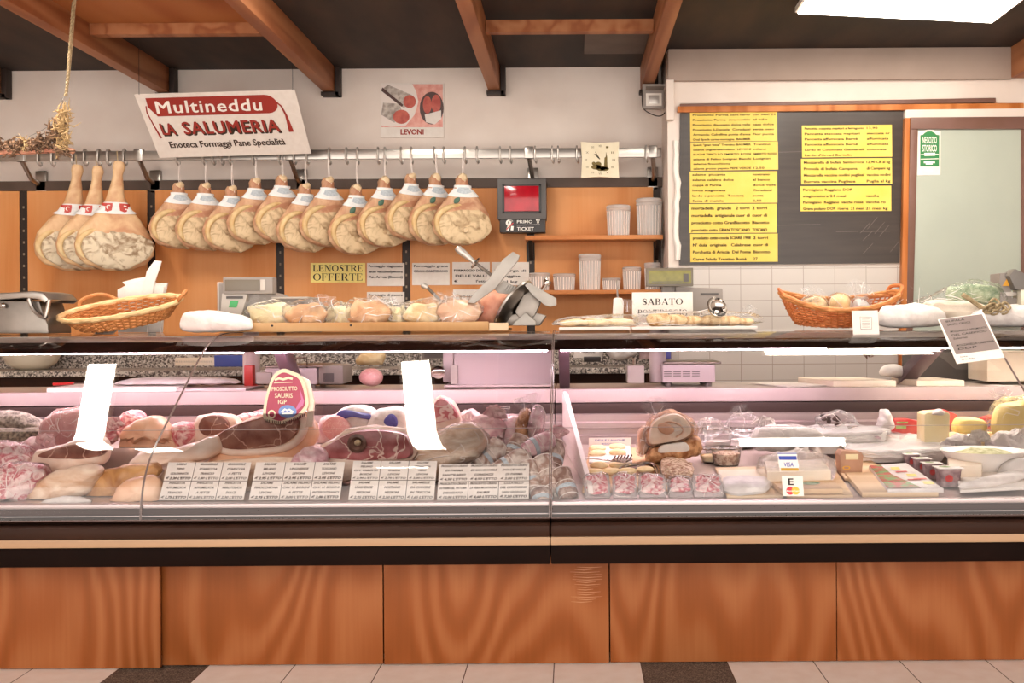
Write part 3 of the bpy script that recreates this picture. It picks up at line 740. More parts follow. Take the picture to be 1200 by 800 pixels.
def big_ham(seed):
    o = thing('large_ham', 'x', 'ham', (0, 0, 0), 'three large hams with red and white bands')
    keys = [(.0, .024, .024, .02, .02), (-.025, .032, .03, .024, .018), (-.075, .026, .028, .024, .012), (-.15, .037, .034, .028, .008), (-.21, .050, .042, .034, .002), (-.265, .075, .048, .038, 0), (-.33, .135, .056, .044, -.004), (-.40, .185, .062, .048, -.006), (-.47, .21, .066, .05, -.004), (-.53, .20, .062, .046, 0), (-.585, .15, .05, .038, 0), (-.615, .07, .03, .022, 0)]
    pr = interp_prof(keys, 36)
    b = BM(); ham_rings(b, pr, 32, seed, .006); obj('body', b, 'ham_big_skin', o)
    b = BM(); q = [(.188*math.cos(t)+.008, -.044, -.49+.108*math.sin(t)+.012*math.cos(2*t+.3)) for t in [2*PI*i/18 for i in range(18)]]
    puff(b, q, FR, .036, .04, 8, .011, seed+4, 84, 2.5); obj('cut_face', b, 'ham_cut_big', o)
    b = BM(); pts = [(.0+.192*math.cos(math.radians(215-i*8)), -.034-.016*math.sin(PI*i/14), -.484+.114*math.sin(math.radians(215-i*8))) for i in range(15)]
    tube(b, smooth_path(pts, 2), .012, 10, radii=[.005+.012*math.sin(PI*i/28) for i in range(29)]); obj('fat_rim', b, 'ham_fat', o)
    b = BM(); band(b, pr, -.232, -.288, 5, 175, .005); lb = obj('neck_band', b, 'label_white', o)
    b = BM(); band(b, pr, -.239, -.280, 15, 78, .007, 10, 3); obj('red_print', b, 'label_red', lb)
    b = BM(); band(b, pr, -.239, -.280, 102, 165, .007, 10, 3); obj('red_print', b, 'label_red', lb)
    b = BM(); qq = body_at(pr, -.262); Mz = Matrix.Translation((0, 0, 0))
    for cx in (-.035, .045):
        yy = -(qq[2]+.012)*(1-abs(cx)/.2); M = Matrix(((1, 0, 0, cx), (0, 0, -1, yy), (0, 1, 0, -.262), (0, 0, 0, 1)))
        ringf(b, M, 0, 0, .015, .013, .005, .005, 40, 320, 14)
    obj('band_letter', b, 'ink_white', lb, False)
    b = BM(); tube(b, smooth_path([(.01, 0, .06), (.012, -.004, .02), (.014, -.01, -.02)], 3), .003, 6); obj('string', b, 'rope', o)
    return o
bh = big_ham(5)
for i, (u, v0, v1, rz, l) in enumerate([(87, 193, 317, 34, 'large ham with long shank and red band, leftmost of the three'), (115, 196, 316, 34, 'large ham with long shank and red band, middle of the three'), (143, 192, 318, 28, 'large ham with long shank and red band, right of the three, face fully shown')]):
    h = bh if i == 0 else copy_tree(bh); a = P(u, v0, yh); z2 = P(u, v1, yh).z; sc = (a.z-z2)/.615
    h.location = a + Vector((0, -.005-.045*i, 0)); h.rotation_euler.z = math.radians(rz); h.scale = (sc, sc*.68, sc); h['label'] = l

# ------------------------------------------------------------------ hanging shop sign
yt, yb2 = 5.9, 6.24
tl, tr, bl_ = P(159, 110.5, yt), P(347, 105, yt), P(187, 185, yb2)
o, M, w, h = sheet('hanging_sign', 'white tilted shop sign hung above the rail with red lettering', 'sign', 'paper', tl, tr, bl_, None, t=.004)
def f(bm):
    k = w; yb = h*.66; y1 = h*.94
    pts = [(.075*k+.5*(y1-yb)*0, yb)]; n = 10; r = (y1-yb)/2; x0, x1 = .085*k, .80*k
    pts = [(x0+.01*k, yb), (x1, yb)] + [(x1+r*math.sin(PI*i/n), yb+r-r*math.cos(PI*i/n)) for i in range(1, n)] + [(x1, y1), (x0-.025*k, y1), (x0-.03*k, yb+r)]
    poly(bm, M, pts, .0012)
    stroke(bm, M, [(x1+r*.9, yb+r*1.15), (.86*k, h*.84), (.89*k, h*.76), (.905*k, h*.62), (.91*k, h*.36)], [.006*k, .010*k, .012*k, .014*k, .032*k], .0012)
    stroke(bm, M, [(x0-.02*k, yb+r), (.045*k, h*.82), (.035*k, h*.72), (.045*k, h*.55), (.062*k, h*.32)], [.006*k, .008*k, .008*k, .008*k, .014*k], .0012)
    put(bm, 'LA', M, .085*k, h*.375, h*.185, .085*k, 0, 0, 'L', 1, .0018, 0, .035)
    put(bm, 'SALUMERIA', M, .225*k, h*.375, h*.20, .615*k, 0, 0, 'L', 1.08, .0018, 0, .032)
mark(o, 'red_lettering', 'ink_red', f)
mark(o, 'white_lettering', 'ink_white', lambda bm: put(bm, 'Multineddu', M, .10*w, h*.71, h*.19, .67*w, 0, .12, 'L', 1.1, .0024, 0, .03))
def f(bm):
    put(bm, 'Enoteca Formaggi Pane Specialità', M, .10*w, h*.16, h*.105, .75*w, .004, 0, 'L', 1, .0012, 0, .035)
    put(bm, 'LA', M, .092*w, h*.352, h*.185, .085*w, .004, 0, 'L', 1, .0012, 0, .05); put(bm, 'SALUMERIA', M, .232*w, h*.352, h*.20, .615*w, .004, 0, 'L', 1.08, .0012, 0, .05)
mark(o, 'dark_lettering', 'ink_brown', f)
b = BM(); a = P(163, 111, yt); tube(b, [a, a+Vector((0, .0, .32))], .0015, 5); a2 = P(343, 106, yt); tube(b, [a2, a2+Vector((0, 0, .33))], .0015, 5); obj('wire', b, 'dark_brown', o)

# ------------------------------------------------------------------ wall poster
yp = YB-.012
o, M, w, h = sheet('wall_poster', 'small photo poster of sliced salami on the white wall above the rail', 'poster', 'paper', P(446, 97.5, yp), P(520, 97.5, yp), P(446, 161, yp), None, t=.008)
mark(o, 'photo', 'photo_pink', lambda bm: poly(bm, M, [(0.006, h*.19), (w-.006, h*.19), (w-.006, h-.006), (.006, h-.006)], .001))
mark(o, 'white_plate', 'paper_pink', lambda bm: poly(bm, M, [(.006, h*.22), (w*.16, h*.195), (w*.40, h*.22), (w*.54, h*.42), (w*.60, h*.66), (w*.56, h*.86), (w*.50, h-.006), (.006, h-.006)], .0016))
def f(bm):
    poly(bm, M, [(w*.01, h*.88), (w*.12, h*.97), (w*.50, h*.78), (w*.46, h*.58), (w*.36, h*.55)], .0022)
    poly(bm, M, [(w*.01, h*.42), (w*.04, h*.64), (w*.30, h*.62), (w*.36, h*.42), (w*.22, h*.27)], .0022)
mark(o, 'salami_picture', 'photo_grey', f)
def f(bm):
    disc(bm, M, w*.46, h*.66, w*.10, h*.12, 20, .0028); disc(bm, M, w*.33, h*.38, w*.13, h*.13, 20, .0028)
    disc(bm, M, w*.74, h*.60, w*.07, h*.16, 20, .0028); disc(bm, M, w*.88, h*.62, w*.075, h*.17, 20, .0028)
mark(o, 'cut_picture', 'photo_red', f)
def f(bm):
    disc(bm, M, w*.81, h*.54, w*.19, h*.30, 24, .0022); poly(bm, M, [(w*.01, h*.86), (w*.03, h*.92), (w*.36, h*.60), (w*.34, h*.56)], .0026)
mark(o, 'pan_picture', 'photo_dark', f)
mark(o, 'cloth_picture', 'paper', lambda bm: poly(bm, M, [(w*.72, h*.28), (w*.70, h*.42), (w*.80, h*.45), (w*.96, h*.50), (w*.96, h*.34), (w*.86, h*.24)], .0034))
mark(o, 'lettering', 'ink_red', lambda bm: put(bm, 'LEVONI', M, w*.32, h*.055, h*.10, w*.36, .006, 0, 'L', 1, .0012, 0, .05))

# ------------------------------------------------------------------ clock on the rail
yc = 6.31
o = thing('wall_clock', 'square cream wall clock with curved edges hanging over the rail', 'clock', P(703.5, 208, yc))
b = BM(); tl, tr, bl_ = P(680.5, 166, yc), P(725.5, 166, yc), P(680.5, 208.5, yc)
q = [(680.5, 166), (703, 167.5), (725.5, 166), (724.5, 187), (725.5, 208.5), (703, 207), (681, 208.5), (682, 187)]
pex(b, q, yc, .02, .002); obj('face', b, 'clock_face', o)
M, w, h = frame_of(tl, tr, bl_)
b = BM()
for i in range(12):
    a = PI/2 - i*PI/6; rr = .36*w if i % 3 == 0 else .38*w
    put(b, ['XII', 'I', 'II', 'III', 'IIII', 'V', 'VI', 'VII', 'VIII', 'IX', 'X', 'XI'][i], M, w/2+rr*math.cos(a), h/2+rr*math.sin(a)-.006, .013, .016, .0, 0, 'C', 1, .0014)
obj('numerals', b, 'clock_print', o, False)
b = BM(); stroke(b, M, [(w*.5, h*.52), (w*.36, h*.66)], .005, .003); stroke(b, M, [(w*.5, h*.52), (w*.38, h*.72)], .003, .003); obj('hands', b, 'ink', o, False)
b = BM()
poly(b, M, [(w*.60, h*.24), (w*.70, h*.24), (w*.69, h*.58), (w*.66, h*.72), (w*.65, h*.58), (w*.62, h*.56)], .0014)
for cx, cy, rx, ry in ((.40, .30, .13, .07), (.52, .27, .12, .08), (.46, .38, .08, .07), (.62, .25, .12, .06), (.34, .40, .05, .05)): disc(b, M, w*cx, h*cy, w*rx, h*ry, 12, .0014)
obj('printed_picture', b, 'clock_print', o, False)

# ------------------------------------------------------------------ ticket number display
yd = 6.40
o = thing('ticket_display', 'black queue number display with dark red screen on the panelling', 'display', P(611, 272, yd))
b = BM(); pbox(b, 583, 209, 640, 257, yd, .15, .006); obj('housing', b, 'dark_grey', o)
b = BM(); pbox(b, 590.5, 217.5, 632, 247.5, yd-.004, .03, .003); obj('screen', b, 'screen_red', o)
b = BM()
for (u0, v0, u1, v1) in ((588.5, 215.5, 634, 217.8), (588.5, 247.3, 634, 249.6), (588.5, 215.5, 591, 249.6), (631.6, 215.5, 634, 249.6)): pbox(b, u0, v0, u1, v1, yd-.008, .02, .0015)
obj('screen_bezel', b, 'black_plastic', o)
b = BM(); pbox(b, 585.5, 254, 639, 272.5, yd+.01, .10, .004); sg = obj('lower_sign', b, 'black_plastic', o)
M, w, h = frame_of(P(585.5, 254, yd+.008), P(639, 254, yd+.008), P(585.5, 272.5, yd+.008))
def f(bm):
    put(bm, 'PRIMO', M, w*.38, h*.60, h*.20, w*.34, .008); put(bm, 'TICKET', M, w*.38, h*.14, h*.22, w*.37, .015)
    poly(bm, M, [(w*.38, h*.46), (w*.88, h*.49), (w*.88, h*.52), (w*.38, h*.49)])
    stroke(bm, M, [(w*.84, h*.6), (w*.84, h*.8)], .012); disc(bm, M, w*.84, h*.82, .013, .012, 10)
    ringf(bm, M, w*.22, h*.62, w*.085, h*.22, w*.045, h*.09, 30, 250, 12); stroke(bm, M, [(w*.25, h*.8), (w*.21, h*.5), (w*.17, h*.14)], .016); stroke(bm, M, [(w*.28, h*.42), (w*.27, h*.15)], .016)
mark(sg, 'lettering', 'ink_white', f)
mark(sg, 'red_mark', 'card_red', lambda bm: stroke(bm, M, [(w*.3, h*.62), (w*.15, h*.2)], .006, .0016))

# ------------------------------------------------------------------ wooden wall shelves and plastic cups
def wall_shelf(u0, u1, v, label, yf=6.34, br=()):
    o = thing('wall_shelf', label, 'shelf', P((u0+u1)/2, v+4, 6.45), 'wooden shelves on the panelling'); zt_ = P((u0+u1)/2, v, yf).z
    b = BM(); box(b, (P(u0, v, yf).x, yf, zt_-.026), (P(u1, v, yf).x, YB-.037, zt_), .003); obj('board', b, 'shelf_wood', o)
    for u in br:
        x = P(u, v, 6.5).x; b = BM(); prism(b, [Vector((x-.012, YB-.037, zt_-.027)), Vector((x-.012, yf+.05, zt_-.027)), Vector((x-.012, YB-.037, zt_-.14))], Vector((.024, 0, 0))); obj('bracket', b, 'slot_rail', o, False)
    return zt_
z1 = wall_shelf(615, 777, 275.5, 'upper wooden wall shelf with two stacks of clear cups', br=(622, 770))
z2 = wall_shelf(618, 777, 339.5, 'lower wooden wall shelf with six stacks of clear cups', br=(622, 770))
def cups(u0, v0, u1, zt_, label, y=6.44):
    a = P(u0, 300, y); c = P(u1, 300, y); r = (c.x-a.x)/2; top = P((u0+u1)/2, v0, y).z; H = top-zt_
    o = thing('plastic_cup', label, 'cups', ((a.x+c.x)/2, y, zt_+.0005), 'stacks of clear plastic cups on the wall shelves')
    cx = (a.x+c.x)/2; n = 0; pr = [(r*.86, 0), (r*.9, H*.3), (r*.95, H*.8), (r*1.02, H*.83), (r*1.02, H*.87), (r*.97, H*.88), (r*1.03, H*.92), (r*1.03, H*.97)]
    for k in range(n):
        h0 = H*(k)/n; d = H/n; w_ = .9+.06*k/n
        pr += [(r*w_*.95, h0+d*.15), (r*(w_+.06), h0+d*.75), (r*(w_+.06), h0+d*.9), (r*w_*.96, h0+d*.95)]
    pr += [(r*.93, H), (r*.6, H)]
    b = BM(); lathe(b, pr, (cx, y, zt_+.001), 28); obj('wall', b, 'tub_clear', o)
    b = BM()
    for k in range(22):
        t = 2*PI*(k+.3)/22; tube(b, [(cx+r*.88*math.cos(t), y+r*.88*math.sin(t), zt_+.004), (cx+r*.97*math.cos(t), y+r*.97*math.sin(t), zt_+H*.80)], .0022, 4)
    obj('ribs', b, 'crease', o)
for u0, v0, u1, z_, l in [(711, 241, 739, z1, 'shorter stack of clear cups on the upper shelf'), (746, 233, 776, z1, 'taller stack of clear cups at the upper shelf end'),
        (620, 320, 644, z2, 'low stack of clear cups at left end of the lower shelf'), (648, 321, 674, z2, 'low stack of clear cups left of the tall one'), (678, 298, 704, z2, 'tallest stack of clear cups on the lower shelf'),
        (705.5, 326, 727, z2, 'shortest stack of clear cups, right of the tall one'), (729.5, 313, 751, z2, 'medium stack of clear cups left of the green display'), (755, 308, 774, z2, 'stack of clear cups behind the green display')]:
    cups(u0, v0, u1, z_, l)

# ------------------------------------------------------------------ notices on the panelling
yn = YB-.037
def note(u0, v0, u1, v1, label, lines, m='paper', ink='ink', name='price_notice', cat='notice', big=None, grp='white price notices on the panelling', y=yn):
    def d(bm, M, w, h):
        if big:
            for s, yy, hh in big: serif(bm, s, M, w*.5, h*yy, h*hh, w*.92, 'C', .0012)
        n = len(lines)
        for i, s in enumerate(lines):
            if s: put(bm, s, M, w/2, h*(1-(i+.8)/n*.94), h/n*.42, min(w*.9, w*.075*len(s)), .004, 0, 'C', 1, .0012, 0, .05)
    return sheet(name, label, cat, m, P(u0, v0, y-.002), P(u1, v0, y-.002), P(u0, v1, y-.002), d, ink, grp)
note(364, 308, 428, 331, 'yellow special offers notice in big black capitals on the panelling', [], 'yellow_pale', 'ink', 'offers_notice', big=[('LENOSTRE', .56, .34), ('OFFERTE', .10, .36)], grp=None)
FO = ['Formaggio stagionato', 'latte vaccino/pecora', "Az. Arrua (Busoni)", '']
note(430, 308, 474, 335, 'white cheese notice right beside the yellow notice, upper one', FO)
note(430, 342, 474, 367, 'white cheese notice under another, half hidden by wrapped cheese', ['Formaggio di pecora', 'GOCCIA', 'Az. Arrua (Busoni)', 'al kg'])
note(483, 308, 527, 334, 'white cheese notice between two uprights, for grana', ['Formaggio grana', 'GRAN CAMPIDANO', '', ''])
note(530, 307, 574, 333.5, 'white cheese notice behind the sharpening steel handle', ['', 'FORMAGGIO DOLCE', 'DELLE VALLI', '€           l\'etto'])
note(576, 307, 620, 334, 'white notice right of the slicer arm', ['', 'Bottarga di', 'muggine', 'al kg'])
note(531, 339, 574, 356, 'white notice low behind the slicer arm', ['', 'VINO MOSCATO', ''])
note(588, 337, 616, 352, 'small white notice low behind the slicer', ['', 'di pecora', ''])
# white knife holder on the shelf wall
# ------------------------------------------------------------------ price board, yellow sheets
yb_ = YR-.012
o = thing('price_board', 'large dark slate price board with yellow price sheets on the tiled wall', 'board', P(925, 312, yb_))
b = BM(); pex(b, [(797, 129), (1059, 125), (1054, 308), (796, 310.5)], yb_, .011); obj('panel', b, 'slate', o, False)
b = BM(); pex(b, [(794, 124.5), (1200, 120.5), (1200, 127.5), (794, 131.5)], yb_-.018, .028, .003); obj('top_rail', b, 'orange_wood', o)
b = BM(); pex(b, [(797, 121.5), (1167, 114.5), (1167, 120), (797, 125)], yb_-.012, .022, .002); obj('light_strip', b, 'door_frame', o)
ys = yb_-.003
b = BM(); M, w, h = frame_of(P(797, 129, yb_-.0006), P(1059, 125, yb_-.0006), P(796, 310, yb_-.0006)); rnd = random.Random(12)
for k in range(7): x = w*(.80+.16*rnd.random()); z = h*(.05+.2*rnd.random()); stroke(b, M, [(x, z), (x+.06, z+.055+.02*rnd.random())], .0016, .0004)
for k in range(12): x = w*(.42+.42*rnd.random()); z = h*(.1+.85*rnd.random()); stroke(b, M, [(x, z), (x+.08+.22*rnd.random(), z+.004*rnd.random())], .0012, .0004)
obj('scratches', b, 'scratch', o, False)
def ysheet(q, label, lines, cols=(.03, .72)):
    tl, tr, bl_ = (P(*q[0], ys), P(*q[1], ys), P(*q[2], ys))
    def d(bm, M, w, h):
        n = len(lines)
        for i, ln in enumerate(lines):
            a, c = ln if isinstance(ln, tuple) else (ln, '')
            yy = h*(1-(i+.78)/n)
            put(bm, a, M, w*cols[0], yy, h/n*.42, min(w*.66, w*.0235*len(a)), .004, 0, 'L', 1, .001, 0, .045)
            if c: put(bm, c, M, w*cols[1], yy, h/n*.42, min(w*.26, w*.024*len(c)), .004, 0, 'L', 1, .001, 0, .045)
    return sheet('price_sheet', label, 'sheet', 'yellow_paper', tl, tr, bl_, d, 'ink_brown', 'yellow price sheets on the slate board')
ysheet([(810, 131.5), (912, 130.5), (809, 166)], 'topmost yellow price sheet of the left column', [('Prosciutto Parma Sant\'Ilario', 'con osso 24'), ('Prosciutto Parma  stravecchio', 'al kilo'), ('Prosciutto disossato dolce valle', 'casa dolce'), ('Prosciutto S.Daniele  Coradazzi', 'senza osso'), ('Armando Cabellina punta d\'anca', 'Fior punta'), ('Oval Speck carne montagna  BAUMER', '')])
ysheet([(809.5, 166.8), (912, 165.5), (809.5, 200)], 'second yellow price sheet down the left column', [('Speck "gran fetta" Trentino BAUMER', 'Trentino'), ('salame ungherese/milano  LEVONI', 'milano'), ('SUGHI TIPICI LO SMERTO ROSSI', 'SMERTO ROSSI'), ('salame di Felino Lusignan Bianchi', 'Lusignan'), ('salame finocchiona', ''), ('salame grosso pepato PEPE VERDE', '12,50')])
ysheet([(809, 201), (911.5, 200.5), (808.5, 238)], 'third yellow price sheet down the left column', [('salame  piccante', 'nostrano'), ('salame calabro dolce', 'al banco'), ('coppa di Parma', 'dolce valle'), ('lonza stagionata', 'Coradazzi'), ('lardo e pancetta  Toscana', 'punta'), ('fetta di maiale', '2,50')])
ysheet([(808, 239), (911, 238.5), (807.5, 273)], 'fourth yellow price sheet down the left column', [('mortadella  grande   2 torri', '2 torri'), ('mortadella  artigianale cuor di', 'cuor di'), ('prosciutto cotto GranBiscotto', 'Biscotto'), ('prosciutto cotto GRAN TOSCANO', 'TOSCANO')])
ysheet([(808.5, 274), (911, 273.5), (809, 307)], 'lowest yellow price sheet of the left column', [('prosciutto cotto coscia SCIARÈ 1988', '2 torri'), ('N\' duia  originale   Calabrese', 'cuor di'), ('Porchetta di Ariccia  Del Ponte', 'Biscotto'), ('Carne Salada Trentino Bomè', '27')])
ysheet([(941.5, 147), (1047, 146), (940, 184.5)], 'top yellow price sheet of the right column', [('Pancetta coppata nepitari a ferragosto', '13,90'), ('Pancetta steccata nepitari', 'steccata nr'), ('Pancetta affumicata Bernè', 'affumicata'), ('Pancetta affumicata Bernè', 'affumicata'), ('Lardo di Colonnata Giannarelli', 'colonnata'), ('Lardo d\'Arnad Bertolin', '')])
ysheet([(940, 186), (1046.5, 185), (939, 216)], 'middle yellow price sheet of the right column', [('Mozzarella di bufala Santacroce', '12,90 CB al kg'), ('Provola di bufala Campana', 'di Campani kg'), ('Mozzarella vaccina nodini pugliesi', 'vaccina nodini'), ('Burrata vaccina Pugliese', 'Puglia al kg')])
ysheet([(939, 218), (1045.5, 217.5), (938, 247.5)], 'bottom yellow price sheet of the right column', [('Parmigiano Reggiano DOP', ''), ('stagionatura 24 mesi', 'vacche'), ('Parmigiano  Reggiano  vacche rosse', 'vacche ro'), ('Grana padano DOP  riserva  21 mesi', '21 mesi kg')])
# door with pale panel
o = thing('door_1', 'pale frosted door panel in a dark frame at the right end', 'door', P(1130, 400, YR-.03)); o['kind'] = 'structure'
zb_ = .9
def vbar(name, u0, u1, v0, m, y, d, u0b=None, u1b=None):
    b = BM(); vb = 520
    pex(b, [(u0, v0), (u1, v0), (u1b if u1b else u1, vb), (u0b if u0b else u0, vb)], y, d, .002); obj(name, b, m, o)
vbar('orange_stile', 1060.5, 1066.5, 138, 'orange_wood', YR-.05, .045, 1053, 1060)
vbar('dark_stile', 1067, 1076, 146, 'door_frame', YR-.04, .035, 1058, 1066)
b = BM(); pex(b, [(1067, 137.5), (1202, 136.5), (1202, 151), (1067, 151)], YR-.045, .04, .002); obj('dark_head', b, 'door_frame', o)
b = BM(); pex(b, [(1061, 128.5), (1202, 127), (1202, 137), (1067, 138.5), (1061, 138)], YR-.03, .02); obj('white_head', b, 'white_wall', o, False)
b = BM(); pex(b, [(1075.5, 150), (1197, 150), (1196, 520), (1065, 520)], YR-.03, .025); obj('pale_panel', b, 'door_glass', o, False)
vbar('dark_stile', 1197, 1212, 140, 'door_frame', YR-.04, .035)
# green and white round-topped sticker
yk = YR-.034
o = thing('door_sticker', 'green and white arched historic shop sticker on the pale door panel', 'sticker', P(1089, 205, yk))
b = BM(); pex(b, [(1075.5, 154), (1082, 153.5), (1086, 152), (1089, 151.5), (1093, 152), (1096, 153.5), (1102.5, 154), (1102, 205), (1075, 205.5)], yk, .002); obj('backing', b, 'paper', o, False)
M, w, h = frame_of(P(1075.5, 152, yk-.0005), P(1102.5, 152, yk-.0005), P(1075.5, 205, yk-.0005))
b = BM(); poly(b, M, [(w*.10, h*.19), (w*.92, h*.19), (w*.93, h*.88), (w*.80, h*.89), (w*.72, h*.93), (w*.60, h*.965), (w*.42, h*.965), (w*.30, h*.93), (w*.22, h*.89), (w*.11, h*.88)], .001); obj('green_field', b, 'sticker_green', o, False)
b = BM(); put(b, 'NEGOZIO', M, w*.2, h*.70, h*.15, w*.62, .012, 0, 'L', 1, .002); put(b, 'STORICO', M, w*.2, h*.52, h*.15, w*.62, .012, 0, 'L', 1, .002)
stroke(b, M, [(w*.12, h*.45), (w*.9, h*.46)], .004, .002); stroke(b, M, [(w*.28, h*.455), (w*.75, h*.46)], .018, .0022); stroke(b, M, [(w*.12, h*.35), (w*.9, h*.36)], .004, .002); stroke(b, M, [(w*.26, h*.28), (w*.74, h*.28)], .010, .002); stroke(b, M, [(w*.34, h*.245), (w*.64, h*.245)], .008, .002)
obj('lettering', b, 'ink_white', o, False)
# floodlight in the corner
o = thing('floodlight', 'small square floodlight below the beam end in the wall corner', 'lamp', P(766, 128, 6.35))
b = BM(); pbox(b, 753.5, 105.5, 778.5, 127, 6.34, .05, .006); obj('housing', b, 'machine_grey', o)
b = BM(); pbox(b, 757, 109, 775.5, 124, 6.337, .01, .002); obj('lens', b, 'lamp_frame', o)
b = BM(); pbox(b, 760, 111.5, 772.5, 121.5, 6.335, .005, .001); obj('lamp_plate', b, 'alu', o)
b = BM(); pbox(b, 757, 98, 780, 101, 6.36, .2, .003); pbox(b, 753, 98, 757, 110, 6.36, .03, .003); obj('bracket', b, 'machine_grey', o)
b = BM(); tube(b, smooth_path(W([(757, 102), (753, 107), (752.5, 118), (754, 127), (762, 133), (772, 136), (779, 132), (782, 120), (784, 100)], 6.37), 4), .0035, 6); obj('cable', b, 'dark_brown', o)
b = BM(); r = random.Random(4); tube(b, [P(793 + r.uniform(-1.8, 1.8), 165 + k*8.2, YR-.012) for k in range(18)], .012, 6, flat=.6, radii=[.014+.006*r.random() for _ in range(18)]); tag(obj('pipe_lagging', b, 'pole_white'), 'white taped cable strip down the wall corner left of the slate board', 'cable')

# ------------------------------------------------------------------ rope, straw and herbs at upper left
yg = 5.05
o = thing('herb_garland', 'straw and dried herb garland hung from a cord at upper left', 'garland', P(60, 182, yg))
b = BM(); tube(b, smooth_path(W([(88.5, -8), (86, 20), (83, 60), (79, 100), (76, 113)], yg), 4), .007, 7, flat=.8)
pp = [(86-k*.115, 2+k*1.5) for k in range(0, 74)]
pp = [(u, v) for u, v in pp if v > -8]
for s in (0, 1):
    tube(b, [P(u+1.0*math.sin(i*1.1+s*PI), v, yg-.006+.006*math.cos(i*1.1+s*PI)) for i, (u, v) in enumerate(pp)], .0045, 5)
obj('cord', b, 'rope', o)
b = BM(); tube(b, smooth_path(W([(76, 113), (73, 117), (75, 121), (78, 118), (75, 124), (74, 130)], yg), 4), .0032, 6); tube(b, smooth_path(W([(66, 142), (50, 152), (34, 160)], yg), 4), .0016, 5); obj('hook', b, 'steel', o)
def tuft(bm, pts, n, ln, seed, r0=.0035, spread=1.0):
    rnd = random.Random(seed)
    for _ in range(n):
        i = rnd.random()*(len(pts)-1); k = int(i); c = Vector(pts[k]).lerp(Vector(pts[k+1]), i-k) + Vector((rnd.gauss(0, .02), rnd.gauss(0, .02), rnd.gauss(0, .018)))*spread
        d = Vector((rnd.gauss(0, 1), rnd.gauss(0, .8), rnd.gauss(0, 1))).normalized()*ln*rnd.uniform(.5, 1.2)
        tube(bm, [c-d*.5, c+Vector((rnd.gauss(0, .004), 0, rnd.gauss(0, .006))), c+d*.5], r0, 5, radii=[r0*.5, r0, r0*.3])
b = BM(); tuft(b, W([(75, 128), (74, 140), (72, 150), (74, 162), (76, 174)], yg), 150, .07, 3, .004, .8); tuft(b, W([(28, 165), (30, 172)], yg), 26, .06, 5, .004, .5); obj('straw', b, 'straw', o)
b = BM(); tuft(b, W([(66, 148), (62, 160), (52, 168), (40, 170), (24, 170), (10, 171), (-8, 173)], yg), 240, .05, 4, .006, .95); tuft(b, W([(66, 172), (76, 178)], yg), 60, .04, 8, .006, .6); obj('dried_herbs', b, 'dry_brown', o)
b = BM(); tube(b, smooth_path(W([(-20, 178), (20, 178), (60, 176), (80, 176), (86, 178)], yg+.02), 4), .014, 8); obj('ring_core', b, 'cured_pink', o)
# ------------------------------------------------------------------ refrigerated display counters
GP = [(3.784, .586), (3.80, .691), (3.831, .762), (3.879, .820), (3.943, .870), (4.03, .929), (4.40, 1.181), (4.46, 1.216), (4.53, 1.244), (4.612, 1.270), (4.748, 1.283), (5.0, 1.2845)]
def glass_profile(n=150, k=17):
    t = [0]
    for a, b in zip(GP, GP[1:]): t.append(t[-1]+math.hypot(b[0]-a[0], b[1]-a[1]))
    def at(s):
        s = min(max(s, 0), t[-1])
        for i in range(len(t)-1):
            if s <= t[i+1]+1e-9:
                f = (s-t[i])/(t[i+1]-t[i]); return Vector((GP[i][0]+f*(GP[i+1][0]-GP[i][0]), GP[i][1]+f*(GP[i+1][1]-GP[i][1])))
    h = .05
    return [sum((at(t[-1]*i/n + h*(j/k-.5)*2) for j in range(k+1)), Vector((0, 0)))/(k+1) for i in range(n+1)]
GPROF = glass_profile()
ZS = 1.2855
mat('glass_line', '#b9a7a6', rough=.3)
def pane(parent, x0, x1):
    b = BM(); rows = [[b.verts.new((x, p.x, p.y)) for x in (x0, x1)] for p in GPROF]
    for r0, r1 in zip(rows, rows[1:]): b.faces.new([r0[0], r0[1], r1[1], r1[0]])
    t = BM()
    for x in (x0, x1): tube(t, [(x, p.x, p.y) for p in GPROF[::3]], .0022, 6)
    tube(t, [(x0, *GPROF[0]), (x1, *GPROF[0])], .003, 6)
    for f in t.faces: f.material_index = 1
    q = min(GPROF, key=lambda p: abs(p.y-.913)); s_ = BM(); tube(s_, [(x0, q.x, q.y-.001), (x1, q.x, q.y-.001)], .0012, 5)
    for f in s_.faces: f.material_index = 2
    merge(t, s_); merge(b, t); o = obj('glass_pane', b, ['glass', 'glass_edge', 'glass_line'], parent); return o
